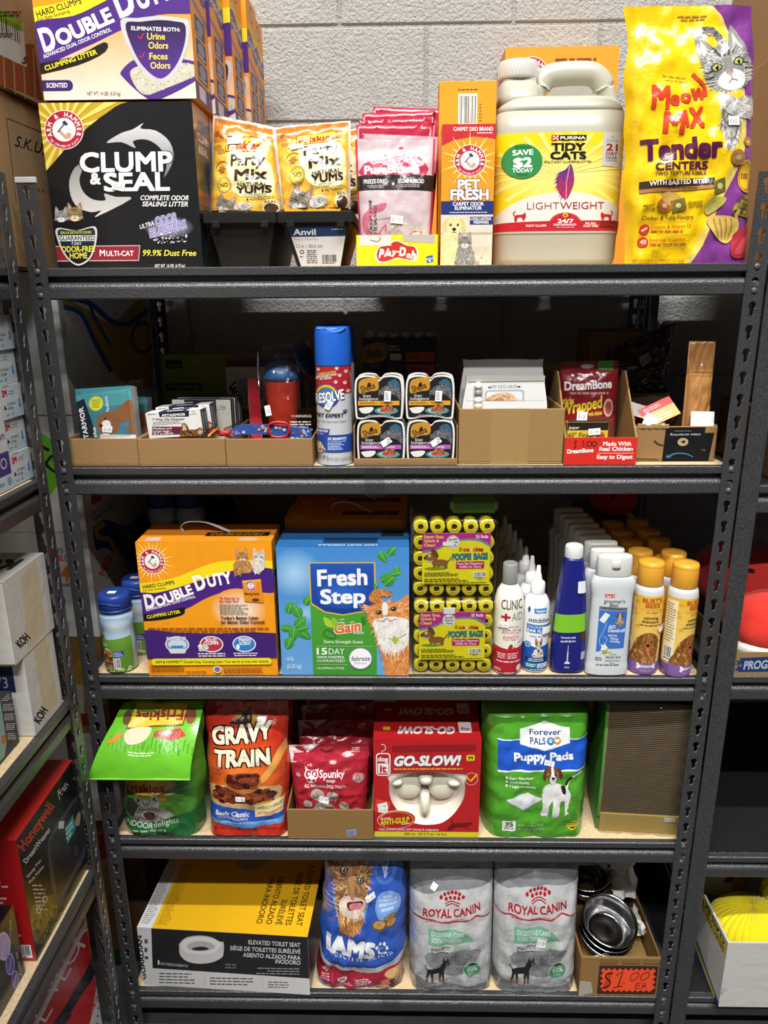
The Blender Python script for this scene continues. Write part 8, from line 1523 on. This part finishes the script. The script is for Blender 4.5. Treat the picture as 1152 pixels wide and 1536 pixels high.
# ------------------------------------------------------------------ goods on the rack along the left wall
def xbox(name, label, cat_, x0, x1, y0, y1, z0, z1, col, q=None, draw=None, mat='card', frontdraw=None, topdraw=None, group=None, parts=(), rot=0, more=None):
    w_, d, h = x1 - x0, y1 - y0, z1 - z0; mb = MB(mat); mb.box((0,0,0),(w_, d, h), col, ch=.002)
    if draw: a = A(*q); draw(a); mb.art(a, right(0, d, h, w_))
    if frontdraw: mb.art(frontdraw, front(w_, h))
    if topdraw: mb.art(topdraw, topf(w_, d, h))
    if more: more(mb, w_, d, h)
    return thing(name, label, cat_, [('carton_body', mb)] + list(parts) if parts else [(name, mb)],(x0, y0, z0),(0,0, rot), group)
WHT = 'd3d1cb'
def koh(a, x0, y0, x1, y1, tape):
    a.p([(-60,300),(420,300),(420,1560),(-60,1560)], WHT); a.p(tape, 'cfc3a6'); rd = random.Random(x0)
    for k in range(26): x = rd.uniform(0,330); y = rd.uniform(450,1400); a.line([(x, y),(x + rd.uniform(-14,14), y + rd.uniform(20,70))],1.6, rd.choice(('b3a788', 'bdb9ae', 'c6bfae')))
    a.t('KOH', x0, y0, x1, y1,46, '2a2624', .03)
tp = A((0,0),(100,0),(100,40),(0,40)); tp.r(0,0,100,40, 'b9b6b0'); tp.t('KOHLER', 96,10,50,10,13, '35322f', .05); tp.g(48,20,92,34,2, '5a5754'); tp.e(40,14,5,6, '5a5754')
xbox('white_carton', 'scuffed white carton with black print, stacked on its twin on the left rack', 'carton', -.42,-.012,-.232,-.090,1.0785,1.220, WHT, ((11,572),(258,391),(322,833),(91,1059)), lambda a: koh(a, 120,955,178,895,[(120,540),(215,430),(270,830),(215,920),(165,960)]), 'paper', topdraw=tp, group='white cartons on the left rack')
fd = A((-420,0),(0,0),(0,144),(-420,144)); fd.r(-420,0,0,144, WHT); fd.r(-200,14,-22,62, '22304e'); fd.t('873', -66,54,-34,54,20, 'b9c2d2', .0); fd.p([(-200,62),(-150,30),(-110,62)], 'b0804a')
xbox('white_carton', 'scuffed white carton with a navy patch, under its twin on the left rack', 'carton', -.42,-.012,-.205,-.100, S3 + .001,1.0765, WHT, ((140,1022),(309,857),(371,1282),(212,1475)), lambda a: koh(a, 232,1405,282,1325,[(200,960),(270,895),(345,1270),(290,1350),(255,1330)]), 'paper', frontdraw=fd, group='white cartons on the left rack')
def smalld(a):
    a.p([(-400,0),(300,0),(300,1400),(-400,1400)], '33373f'); a.p([(-400,400),(0,300),(60,700),(40,830),(-400,1300)], '8fb0aa'); a.p([(10,640),(50,620),(60,690),(20,720)], 'c9703a'); a.t('MIX', 0,275,62,190,44, 'e6e4e0', .05,.2)
    for k in range(5): a.g(10 + 14 * k, 240 + 92 * k, 110 + 13 * k, 310 + 92 * k, 4, 'd9d6d2', 'l', .4)
xbox('mix_carton', 'small slate and teal carton at the front of the left rack, below the white cartons', 'box', -.16,-.032,-.36,-.222, S3 + .001,1.028, '33373f', ((-337,653),(98,208),(178,694),(-236,1185)), smalld)
def honey(a):
    a.p([(0,200),(500,200),(500,1400),(0,1400)], '19191b'); a.p([(0,1100),(160,1280),(240,1250),(420,840),(500,800),(500,1400),(0,1400)], 'b01a20'); a.p([(60,700),(80,720),(120,1000),(160,1150),(200,1200),(165,1270),(0,1300)], '19191b'); a.p([(55,700),(78,735),(105,900),(130,1080),(165,1260),(40,1300)], 'a8181e')
    a.p(sm([(135,1070),(150,1000),(230,960),(300,960),(330,900),(400,800),(400,860),(230,1140),(170,1180),(145,1140)],3), '6a6030'); a.fur(sm([(150,1050),(230,970),(300,960),(240,1120),(170,1170)],4),['4a4424', '8a8040', '2a2a1c', '6a6030'],120,30,100,.2)
    bd = sm([(212,740),(230,680),(275,610),(340,520),(380,560),(385,760),(330,880),(260,1010),(238,960),(222,860)],4); a.p(bd, '4a4c50'); a.p(sm([(222,750),(240,690),(285,620),(345,535),(372,570),(374,740),(320,860),(262,960),(245,900)],4), '303236')
    for k in range(9): a.line([(240 + 2 * k, 790 + 16 * k),(325 + 1 * k, 700 + 17 * k)],5, '17181a')
    a.p([(262,632),(286,628),(284,662),(260,664)], 'd9d9d6'); a.p([(290,660),(325,600),(340,660),(300,735)], '2f9aa0'); a.t('Power', 300,672,328,630,12, 'e6f0f0', .02); a.t('Sleep', 300,694,330,648,12, 'e6f0f0', .02); a.t('Fan', 304,714,322,684,12, 'e6f0f0', .02); a.p(sm([(334,640),(348,590),(360,600),(352,650)],3), 'c9a08a')
    a.t('Honeywell', 106,765,243,565,40, 'c4442a', .035); a.line([(258,500),(266,536)],3, 'd9d6d2'); a.t('Fan', 276,512,306,468,26, 'd9d6d2', .0); a.t('DreamWeaver', 116,820,228,668,20, 'e6e4e0', .015); a.t('Sleep Fan', 124,885,184,806,12, 'd9d6d2', .01); a.t('Pink Noise', 134,910,196,834,12, 'd9d6d2', .01)
    for k in range(7): a.g(142 + 3 * k, 912 + 18 * k, 200 + 2 * k, 924 + 18 * k, 1, 'c9c6c2')
    for x, y in ((170,1030),(200,980)): a.ring(x, y, 8,11, 'e6e4e0', 1.5)
fd = A((-400,0),(0,0),(0,248),(-400,248)); fd.r(-400,0,0,248, 'b31c22'); fd.p([(-400,0),(-60,0),(-40,80),(-20,248),(-400,248)], 'b81e24'); fd.t('Fan', -86,42,-46,42,14, 'e6d9d6', .0); fd.g(-90,80,-20,96,2, 'e6c9c6'); fd.g(-90,112,-24,130,2, 'e6c9c6'); fd.t('8', -80,150,-70,150,14, 'e6c9c6', .0); fd.g(-90,156,-20,170,2, 'e6c9c6'); fd.g(-90,190,-16,206,2, 'e6c9c6'); fd.bars(-40,214,-6,242)
td = A((0,0),(400,0),(400,220),(0,220)); td.r(0,0,400,220, 'b01a1f'); td.r(372,0,400,220, 'd0302a'); td.e(235,120,112,92, '141416', n=48); td.e(222,124,78,62, '0a0a0b', n=40); [td.ring(235 - 2 * k, 121,106 - 10 * k, 108 - 10 * k, '3a3a3e', .82, n=48) for k in range(4)]
xbox('fan_carton', 'red and black carton for a tower fan on the left rack', 'box', -.42,-.02,-.298,-.079, S4 + .001,.797, dict(s='b31c22', r='19191b', t='b01a1f'),((71,718),(324,355),(393,833),(165,1255)), honey, 'gloss', fd, td)
def purp(a):
    a.p([(-300,0),(300,0),(300,1300),(-300,1300)], '131216'); a.p([(60,100),(110,120),(140,480),(80,400)], '4a4428')
    for x, y, rx, ry, c in ((25,430,50,106, 'b9a3cc'),(72,560,34,84, '5c4aa8'),(108,670,26,68, '4a36a0')): a.e(x, y, rx, ry, c); a.ring(x, y, rx * .86, rx * .92, 'e6dcec', ry / rx); a.line([(x - rx * .2, y + ry * .6),(x + rx * .3, y - ry * .6)],3, 'e6dcec')
    a.t('3 color mix', 158,640,122,470,18, 'd9d6d2', .01); a.g(66,240,80,420,10, 'b9b6b2')
xbox('black_carton', 'black carton with three purple discs in front of the fan carton', 'box', -.2,-.03,-.45,-.32, S4 + .001,.69, '131216', ((-223,630),(92,130),(181,615),(-114,1151)), purp, 'gloss')
def rev(a):
    a.p([(-500,0),(900,0),(900,3400),(-500,3400)], 'b5181e'); a.p([(-100,1500),(700,600),(760,800),(760,1200),(100,1900)], 'c9252a'); a.line([(150,1200),(640,215)],34, 'c9c6c6')
    for s_, x0, y0, x1, y1 in (('E', 330,980,385,880),('V', 400,800,448,700),('L', 470,680,520,590),('O', 520,580,600,400),('N', 610,440,700,250)): a.t(s_, x0, y0, x1, y1,110, 'd9d6d6', -.015,.0)
    a.line(sm([(400,1000),(490,880),(560,760),(640,640),(700,520)],3, False),50, '17171a', 80); a.fur([(380,1000),(490,880),(520,920),(430,1040)],['17171a', '3a3a3e'],60,60,130,.1); a.p([(640,1000),(720,760),(745,1040),(690,1060)], 'd9d9d8'); a.t('AWARD WINNING', 668,1000,720,680,22, 'e6e4e2', .02); [a.star(712 - 4 * k, 820 + 55 * k, 5,10,5, '3a3a3c') for k in range(4)]
xbox('styler_carton', 'big red carton with silver lettering at the bottom of the left rack', 'box', -.40,-.03,-.60,-.096, S5 + .001,.465, 'b5181e', ((-465,2253),(610,148),(743,1041),(-184,3359)), rev, 'gloss')
for k in range(5):
    def mm(a):
        a.r(0,0,140,108, 'd3dade'); a.r(0,80,140,108, 'c6d2d9'); a.t('3M', 14,34,46,34,20, 'b8202c', .06); a.g(54,18,96,34,2, '4a5056', 'l', .3); a.t('Air Pollution', 38,66,90,66,11, '2a3036', .01); a.t('& Pollen', 38,80,74,80,11, '2a3036', .01); a.p([(14,76),(20,60),(26,66),(32,76)], '2a3036'); a.p([(112,50),(122,50),(122,70),(128,70),(117,82),(106,70),(112,70)], '4a8ac4'); a.e(64,94,6,6, '6aa9b4'); a.g(26,90,56,98,1, '6aa0b4'); a.r(90,44,108,54, 'e6e6ea'); a.line([(20,3),(60,2)],2, '3a3a3c')
    z = S2 + .001 + .0538 * k
    xbox('filter_carton', ('white air-filter carton at the bottom of its stack on the left rack', 'white air-filter carton, second up in the stack on the left rack', 'white air-filter carton, third up in the stack on the left rack', 'white air-filter carton, fourth up in the stack on the left rack', 'white air-filter carton topping the stack on the left rack')[k], 'filter box', -.36,-.02 - .003 * (k % 2),-.141,-.072, z, z + .0528, 'ccd6db', ((0,0),(140,0),(140,108),(0,108)), mm, group='white air-filter cartons')
def on_(a):
    a.r(0,0,100,140, 'd3d5d6'); a.r(0,84,100,118, '4a3a80'); [a.ring(66 + 18 * k, 100,6,8, 'e0dcea') for k in range(2)]; a.t('Filtration', 30,66,96,66,12, '3a2f6a', .01); a.e(92,128,6,7, '7aa9c9'); a.g(60,124,84,134,1, '7aa9c9')
xbox('filter_carton', 'taller white and purple air-filter carton in front of the stacked filter cartons', 'filter box', -.36,-.019,-.262,-.1425, S2 + .001,1.502, 'd3d5d6', ((0,0),(100,0),(100,140),(0,140)), on_)

# ------------------------------------------------------------------ cartons stacked in the corner
wq = lambda a, c: a.p([(-700,-1100),(1300,-1100),(1300,1600),(-700,1600)], c)
def b1(a):
    wq(a, 'a9a7a4'); a.p(sm([(44,20),(90,40),(160,80),(250,130),(330,60),(420,20),(420,420),(240,330),(180,210),(120,90),(50,70)],3), '8a6a1c'); a.line(sm([(46,60),(120,90),(180,210),(250,340)],4, False),20, '1f3a72'); a.line(sm([(60,20),(160,45),(250,120),(330,130),(420,60)],4, False),22, '1f3a72'); a.line(sm([(150,30),(180,110),(245,225)],4, False),14, '1f3a72'); a.ring(385,190,40,52, '1f3a72', 1.4); a.t('W EV BX', 52,190,52,122,9, '3a3836', .0)
def b2(a):
    wq(a, 'a9a7a5'); a.p([(270,10),(370,0),(365,60),(280,105)], '8a2a3a'); a.t('SELECTED', 296,190,470,78,26, '5a2a34', .0); a.t('CLASS EXTRA', 300,248,470,120,30, '4a4444', .03)
def b3(a):
    wq(a, 'b3b1ae'); a.p(sm([(290,330),(320,260),(420,235),(560,290),(640,270),(760,180),(800,760),(620,690),(520,560),(400,480),(320,500)],3), '1f3f86'); a.line(sm([(320,330),(350,400),(430,400),(500,520),(620,640)],4, False),40, 'a8901e'); a.p(sm([(300,310),(380,250),(400,290),(330,330)],3), 'a8901e'); a.p(sm([(540,330),(640,310),(700,300),(720,560),(640,540),(560,420)],3), '8a7a1e'); a.t('ME2', 392,740,470,560,60, 'b8502a', .03); a.line([(405,755),(480,690)],5, '2a2a3a')
def fr_(a, k):
    if k == 2: wq(a, 'c9c6c1'); a.p([(300,450),(400,520),(440,870),(380,945),(340,900)], '6ab32a'); a.line([(310,560),(380,600)],24, '1d201a'); a.line(sm([(340,720),(400,640),(430,700),(420,760),(350,700)],3, False),22, '1d201a')
    if k == 3: wq(a, 'cbc9c5'); a.t("ION'S", 290,392,372,392,26, '2f5a92', .03); a.t('LOVABLE', 260,440,396,440,34, 'c9682a', .04); a.t('24', 312,556,412,556,84, 'd9742a', .05); a.t('MOVIE', 330,592,412,592,17, '3a4a72', .03); a.e(366,688,20,44, '2a2624'); [a.r(376 + 6 * j, 800,379 + 6 * j, 866, '5a6fa0') for j in range(6)]
    if k == 4: wq(a, '96703f'); a.p(sm([(330,-60),(400,-120),(410,-20),(390,80),(350,60)],3), 'a8862c'); a.line(sm([(360,-140),(400,-80),(405,0),(380,40)],4, False),5, '3a2a1a'); a.p([(320,20),(372,20),(378,172),(348,176),(330,100)], 'b9b4a9'); a.p([(340,150),(480,150),(480,205),(350,205)], '8a1f26')
    if k == 5: wq(a, 'b5b4b1'); a.e(368,352,22,50, 'c9a32c')
    return a
FQ = {2: ((-1081,346),(555,340),(666,1216),(-901,1218)),3: ((-692,273),(513,272),(590,887),(-565,885)),4: ((-427,-195),(446,-193),(500,237),(-338,233)),5: ((-338,233),(500,237),(550,629),(-258,623))}
BZ = ((1.4235,1.690),(1.1865,1.4225),(.9535,1.1855),(.7205,.9525),(.4905,.7195))
LB = ('white fruit carton with a blue and yellow leaf shape, topmost of the corner stack', 'white fruit carton with a green sticker, second down in the corner stack', 'white carton with orange and blue print, third down in the corner stack', 'brown carton with a strip of white tape, fourth down in the corner stack', 'white carton with a yellow dot, fifth down in the corner stack')
CQ_ = (((2,-94),(419,-70),(461,385),(81,529)),((107,-683),(886,-980),(956,-211),(236,342)),((237,346),(957,-208),(1021,500),(353,1270)))
for k, (z0, z1) in enumerate(BZ):
    fd = fr_(A(*FQ[k + 1]), k + 1) if k else None
    xbox('brown_carton' if k == 3 else 'white_carton', LB[k], 'carton', -.45,-.030,.13,.685, z0, z1, '96703f' if k == 3 else 'c6c4bf', CQ_[k] if k < 3 else None, (b1, b2, b3)[k] if k < 3 else None, 'kraft' if k == 3 else 'paper', fd)
xbox('brown_carton', 'plain brown carton on the floor at the bottom of the corner stack', 'carton', -.44,-.06,.285,.60,.001,.4895, '7d6040', mat='kraft')
m = MB('kraft'); m.lathe([(.038,0),(.040,.002),(.040,.05),(.040,.051),(.040,.33),(.040,.331),(.0405,.40),(.040,.402),(.039,.4885)],['3f5a34'] * 3 + ['8a6a40'] * 2 + ['8a2a26'] * 2 + ['8a6a40'] * 2,36)
thing('cardboard_tube', 'brown cardboard tube with red and green bands standing between the posts', 'tube', [('cardboard_tube', m)],(-.128,.228,.001))

# ------------------------------------------------------------------ the next rack to the side
SR2, SR3 = S2 - .036, S3 + .004
xbox('brown_carton', 'brown carton with white print on the plain-post rack, above the fruit plush', 'carton', 1.286,1.6,.02,.3, SR2, SR2 + .12, '8a5f38', mat='kraft', frontdraw=(lambda a: (a.r(0,0,100,40, '8a5f38'), a.r(0,0,100,14, 'c9982e'), a.t('br', 4,34,12,34,9, 'e6dcc9', .02), a)[-1])(A((0,0),(100,0),(100,40),(0,40))))
mb = tray(MB('kraft'),.30,.34,.050, 'a8885a', .003); a = A((0,0),(300,0),(300,50),(0,50)); a.r(0,0,300,50, 'ab8b5e'); a.p([(2,16),(14,20),(10,28),(16,38),(2,40),(8,28)], '22407c'); a.p([(8,12),(120,6),(120,40),(8,42),(14,28)], '22407c'); a.t('PROGRESSO', 18,36,112,31,17, 'c9ccd6', .035,.15); a.line([(0,24),(8,26)],2, '22407c'); mb.art(a, front(.30,.05))
thing('cardboard_tray', 'kraft tray with a blue printed flag, holding fruit plush toys', 'tray', [('cardboard_tray', mb)],(1.247,.004, SR3))
pl = MB('plush'); pl.blob((0,0,0),(.080,.075,.060), 'd8382c', amp=.05, fr=5, p=2.3, seed=1); pl.blob((-.01,.10,.06),(.095,.09,.075), 'b8302a', amp=.05, fr=5, p=2.2, seed=2)
wh = MB('plush'); wh.blob((0,-.012,-.040),(.078,.062,.024), 'e6dcd2', amp=.02, p=2.4)
sd = MB('plush'); 
def surf(c, r, dx, dz, yy=-1): return (c[0] + dx * r[0], c[1] - r[1] * math.sqrt(max(0,1 - dx * dx - dz * dz)) * 1.0, c[2] + dz * r[2])
for c, r, dx, dz, rot in (((0,0,0),(.083,.078,.062),-.15,.75,.5),((0,0,0),(.083,.078,.062),.25,.72,-.2),((0,0,0),(.083,.078,.062),-.02,.48,-.3),((0,0,0),(.083,.078,.062),.45,.42,-.3),((-.01,.10,.06),(.098,.093,.078),-.2,.5,.3),((-.01,.10,.06),(.098,.093,.078),.3,.6,-.4)):
    p = surf(c, r, dx, dz); sd.blob((0,0,0),(.009,.004,.004), '1d1214', nu=12, nv=8, T=Matrix.Translation(p) @ Matrix.Rotation(rot, 4, 'Y'))
ey = MB('plastic'); p = surf((0,0,0),(.083,.078,.062),-.05,.05); ey.blob(p, (.0085,.004,.010), '17120f', nu=14, nv=10); p = surf((0,0,0),(.085,.080,.064),-.07,.10); ey.blob((p[0] - .001, p[1] - .003, p[2]),(.002,.001,.003), 'f2f2f2', nu=8, nv=6); p = surf((0,0,0),(.083,.078,.062),-.18,.28); ey.blob(p, (.006,.003,.005), 'e6a0a0', nu=10, nv=8)
thing('watermelon_plush', 'red watermelon plush toy with black seeds and an eye, in the printed kraft tray', 'plush toy', [('plush_body', pl),('rind', wh, None, 'white rind'),('seeds', sd),('eyes', ey)],(1.340,.095, SR3 + .075))
pk = MB('plush'); pk.blob((0,0,0),(.04,.05,.055), 'd9508a', amp=.04, p=2.2); thing('plush_toy', 'pink plush toy beside the watermelon plush in the printed kraft tray', 'plush toy', [('plush_toy', pk)],(1.474,.08, SR3 + .060))
rp = MB('plush'); pts = [(.0 + .003 * math.sin(k),.012 * k, .05 + .006 * k) for k in range(9)]
for s_, c in ((0, '4a7fc0'),(2.1, 'c96aa0'),(4.2, 'e0dcd6')): rp.tube([(x + .008 * math.cos(k * .9 + s_), y, z + .008 * math.sin(k * .9 + s_)) for k, (x, y, z) in enumerate(pts)],.009, c, 8)
thing('rope_toy', 'twisted blue and pink rope toy lying above the pink plush', 'rope toy', [('rope_toy', rp)],(1.432,.05, SR3 + .080))
wm = MB('plush'); wm.blob((0,0,0),(.055,.09,.060), 'c4342c', amp=.05, p=2.3, seed=4); ws_ = MB('plush'); [ws_.blob((-.02 + .02 * k, -.086 + .010 * k, .005 + .018 * k),(.004,.003,.007), '17100f', nu=10, nv=8) for k in range(3)]
thing('watermelon_plush', 'dim red watermelon plush behind the yellow-capped shampoos', 'plush toy', [('plush_body', wm),('seeds', ws_)],(1.118,.46, S3 + .19 + .066))
cb = MB('kraft'); cb.box((1.06,.34,0),(1.178,.60,.19), 'a88458'); thing('brown_carton', 'dim brown carton under the red plush at the back of the third shelf', 'carton', [('brown_carton', cb)],(0,0, S3 + .001))
# white fruit carton with yellow plush
w_, d, h = .46,.40,.176; mb = MB('paper'); tray(mb, w_, d, h, 'c2c0bb', .005)
a = A((345,760),(760,835),(760,1560),(232,1540)); a.p([(200,700),(800,700),(800,1600),(200,1600)], 'c2c0bb'); a.e(700,1115,40,46, '1d1a18'); a.t('NA-07', 262,1370,292,1270,24, '5a7fc0', .0); a.r(672,880,690,980, '5a7fc0'); a.e(660,1358,88,92, '22548c', n=36); a.ring(660,1358,78,82, '4a8a5a', 1.04); a.p(sm([(600,1390),(660,1370),(720,1400),(690,1440),(620,1430)],4), '3f7a3a'); a.t('Chiquita', 730,1300,590,1316,34, 'e6ecf2', .03); a.t('Reina', 690,1386,620,1400,22, 'b9d24a', .0); a.line(sm([(345,985),(460,1000),(540,1070),(640,1140)],4, False),3, 'b3b0aa'); a.line([(290,1440),(270,1450)],3, 'a9a6a0')
mb.art(a, front(w_, h)); a = A((0,0),(400,0),(400,176),(0,176)); a.r(0,0,400,176, 'cfcdc8'); a.p([(100,0),(395,8),(395,42),(100,40)], 'd6c64a'); a.t('CLASS EXTRA', 386,8,230,8,15, '2a2a28', .03); a.t('SELECTED QUALITY', 388,28,190,28,12, '2a2a28', .02); a.p(sm([(0,90),(200,120),(330,150),(400,165),(400,176),(0,176)],3), '22548c'); a.line(sm([(0,110),(180,135),(300,158),(380,172)],4, False),12, 'd9c83a')
mb.art(a, flat((0, d, 0),(0,-d, 0),(0,0, h)))
thing('fruit_carton', 'open white fruit carton holding a ridged yellow plush, low on the plain-post rack', 'carton', [('fruit_carton', mb)],(1.304,-.02, S5 + .001))
yp = MB('plush')
def cord(u, v, c, r, fr, sk):
    th = (v - .5) * PI; ph = u * 2 * PI; k = 1 + .045 * abs(math.sin((ph * fr / 2 + sk * v * 6))) ; ct = max(.001, math.cos(th)) ** .7
    return (c[0] + r[0] * ct * math.cos(ph) * k, c[1] + r[1] * ct * math.sin(ph) * k, c[2] + r[2] * math.sin(th) * k)
yp.grid(lambda u, v: cord(u, v, (.0,0,0),(.092,.082,.068),34,.8),220,36, 'e2cf1c', closed_u=True); yp.grid(lambda u, v: cord(u, v, (.145,.03,.050),(.10,.10,.088),30,-1.6),200,36, 'e2cf1c', closed_u=True); yp.grid(lambda u, v: cord(u, v, (.20,.18,.03),(.08,.07,.07),30,.4),200,30, 'd9c61a', closed_u=True)
lt = MB('plush'); lt.box((-.02,0,0),(.02,.002,.035), 'e0b03a', T=Matrix.Translation((.040,-.084,.035)) @ Matrix.Rotation(-.5,4, 'Y') @ Matrix.Rotation(-.4,4, 'X')); [lt.box((-.014 + .009 * k, -.001,.004),(-.011 + .009 * k, 0,.030), 'f2ead6', T=Matrix.Translation((.040,-.085,.035)) @ Matrix.Rotation(-.5,4, 'Y') @ Matrix.Rotation(-.4,4, 'X')) for k in range(3)]
thing('corduroy_plush', 'ridged bright yellow plush filling the white fruit carton', 'plush toy', [('plush_body', yp),('woven_label', lt, None, 'orange woven label')],(1.405,.085, S5 + .102))
sp2 = MB('plush'); sp2.blob((0,0,0),(.055,.05,.045), 'd9d2b0', amp=.05, p=2.2, seed=7); hr = MB('plush'); hr.blob((.012,-.032,.018),(.026,.014,.011), '8a1f4a', nu=20, nv=12); hr2 = MB('plush'); hr2.blob((.042,-.012,-.004),(.026,.040,.040), 'b0733a', amp=.05)
thing('plush_toy', 'small cream plush with a magenta patch, behind the ridged yellow one', 'plush toy', [('plush_body', sp2),('magenta_patch', hr),('brown_patch', hr2)],(1.380,.235, S5 + .125))
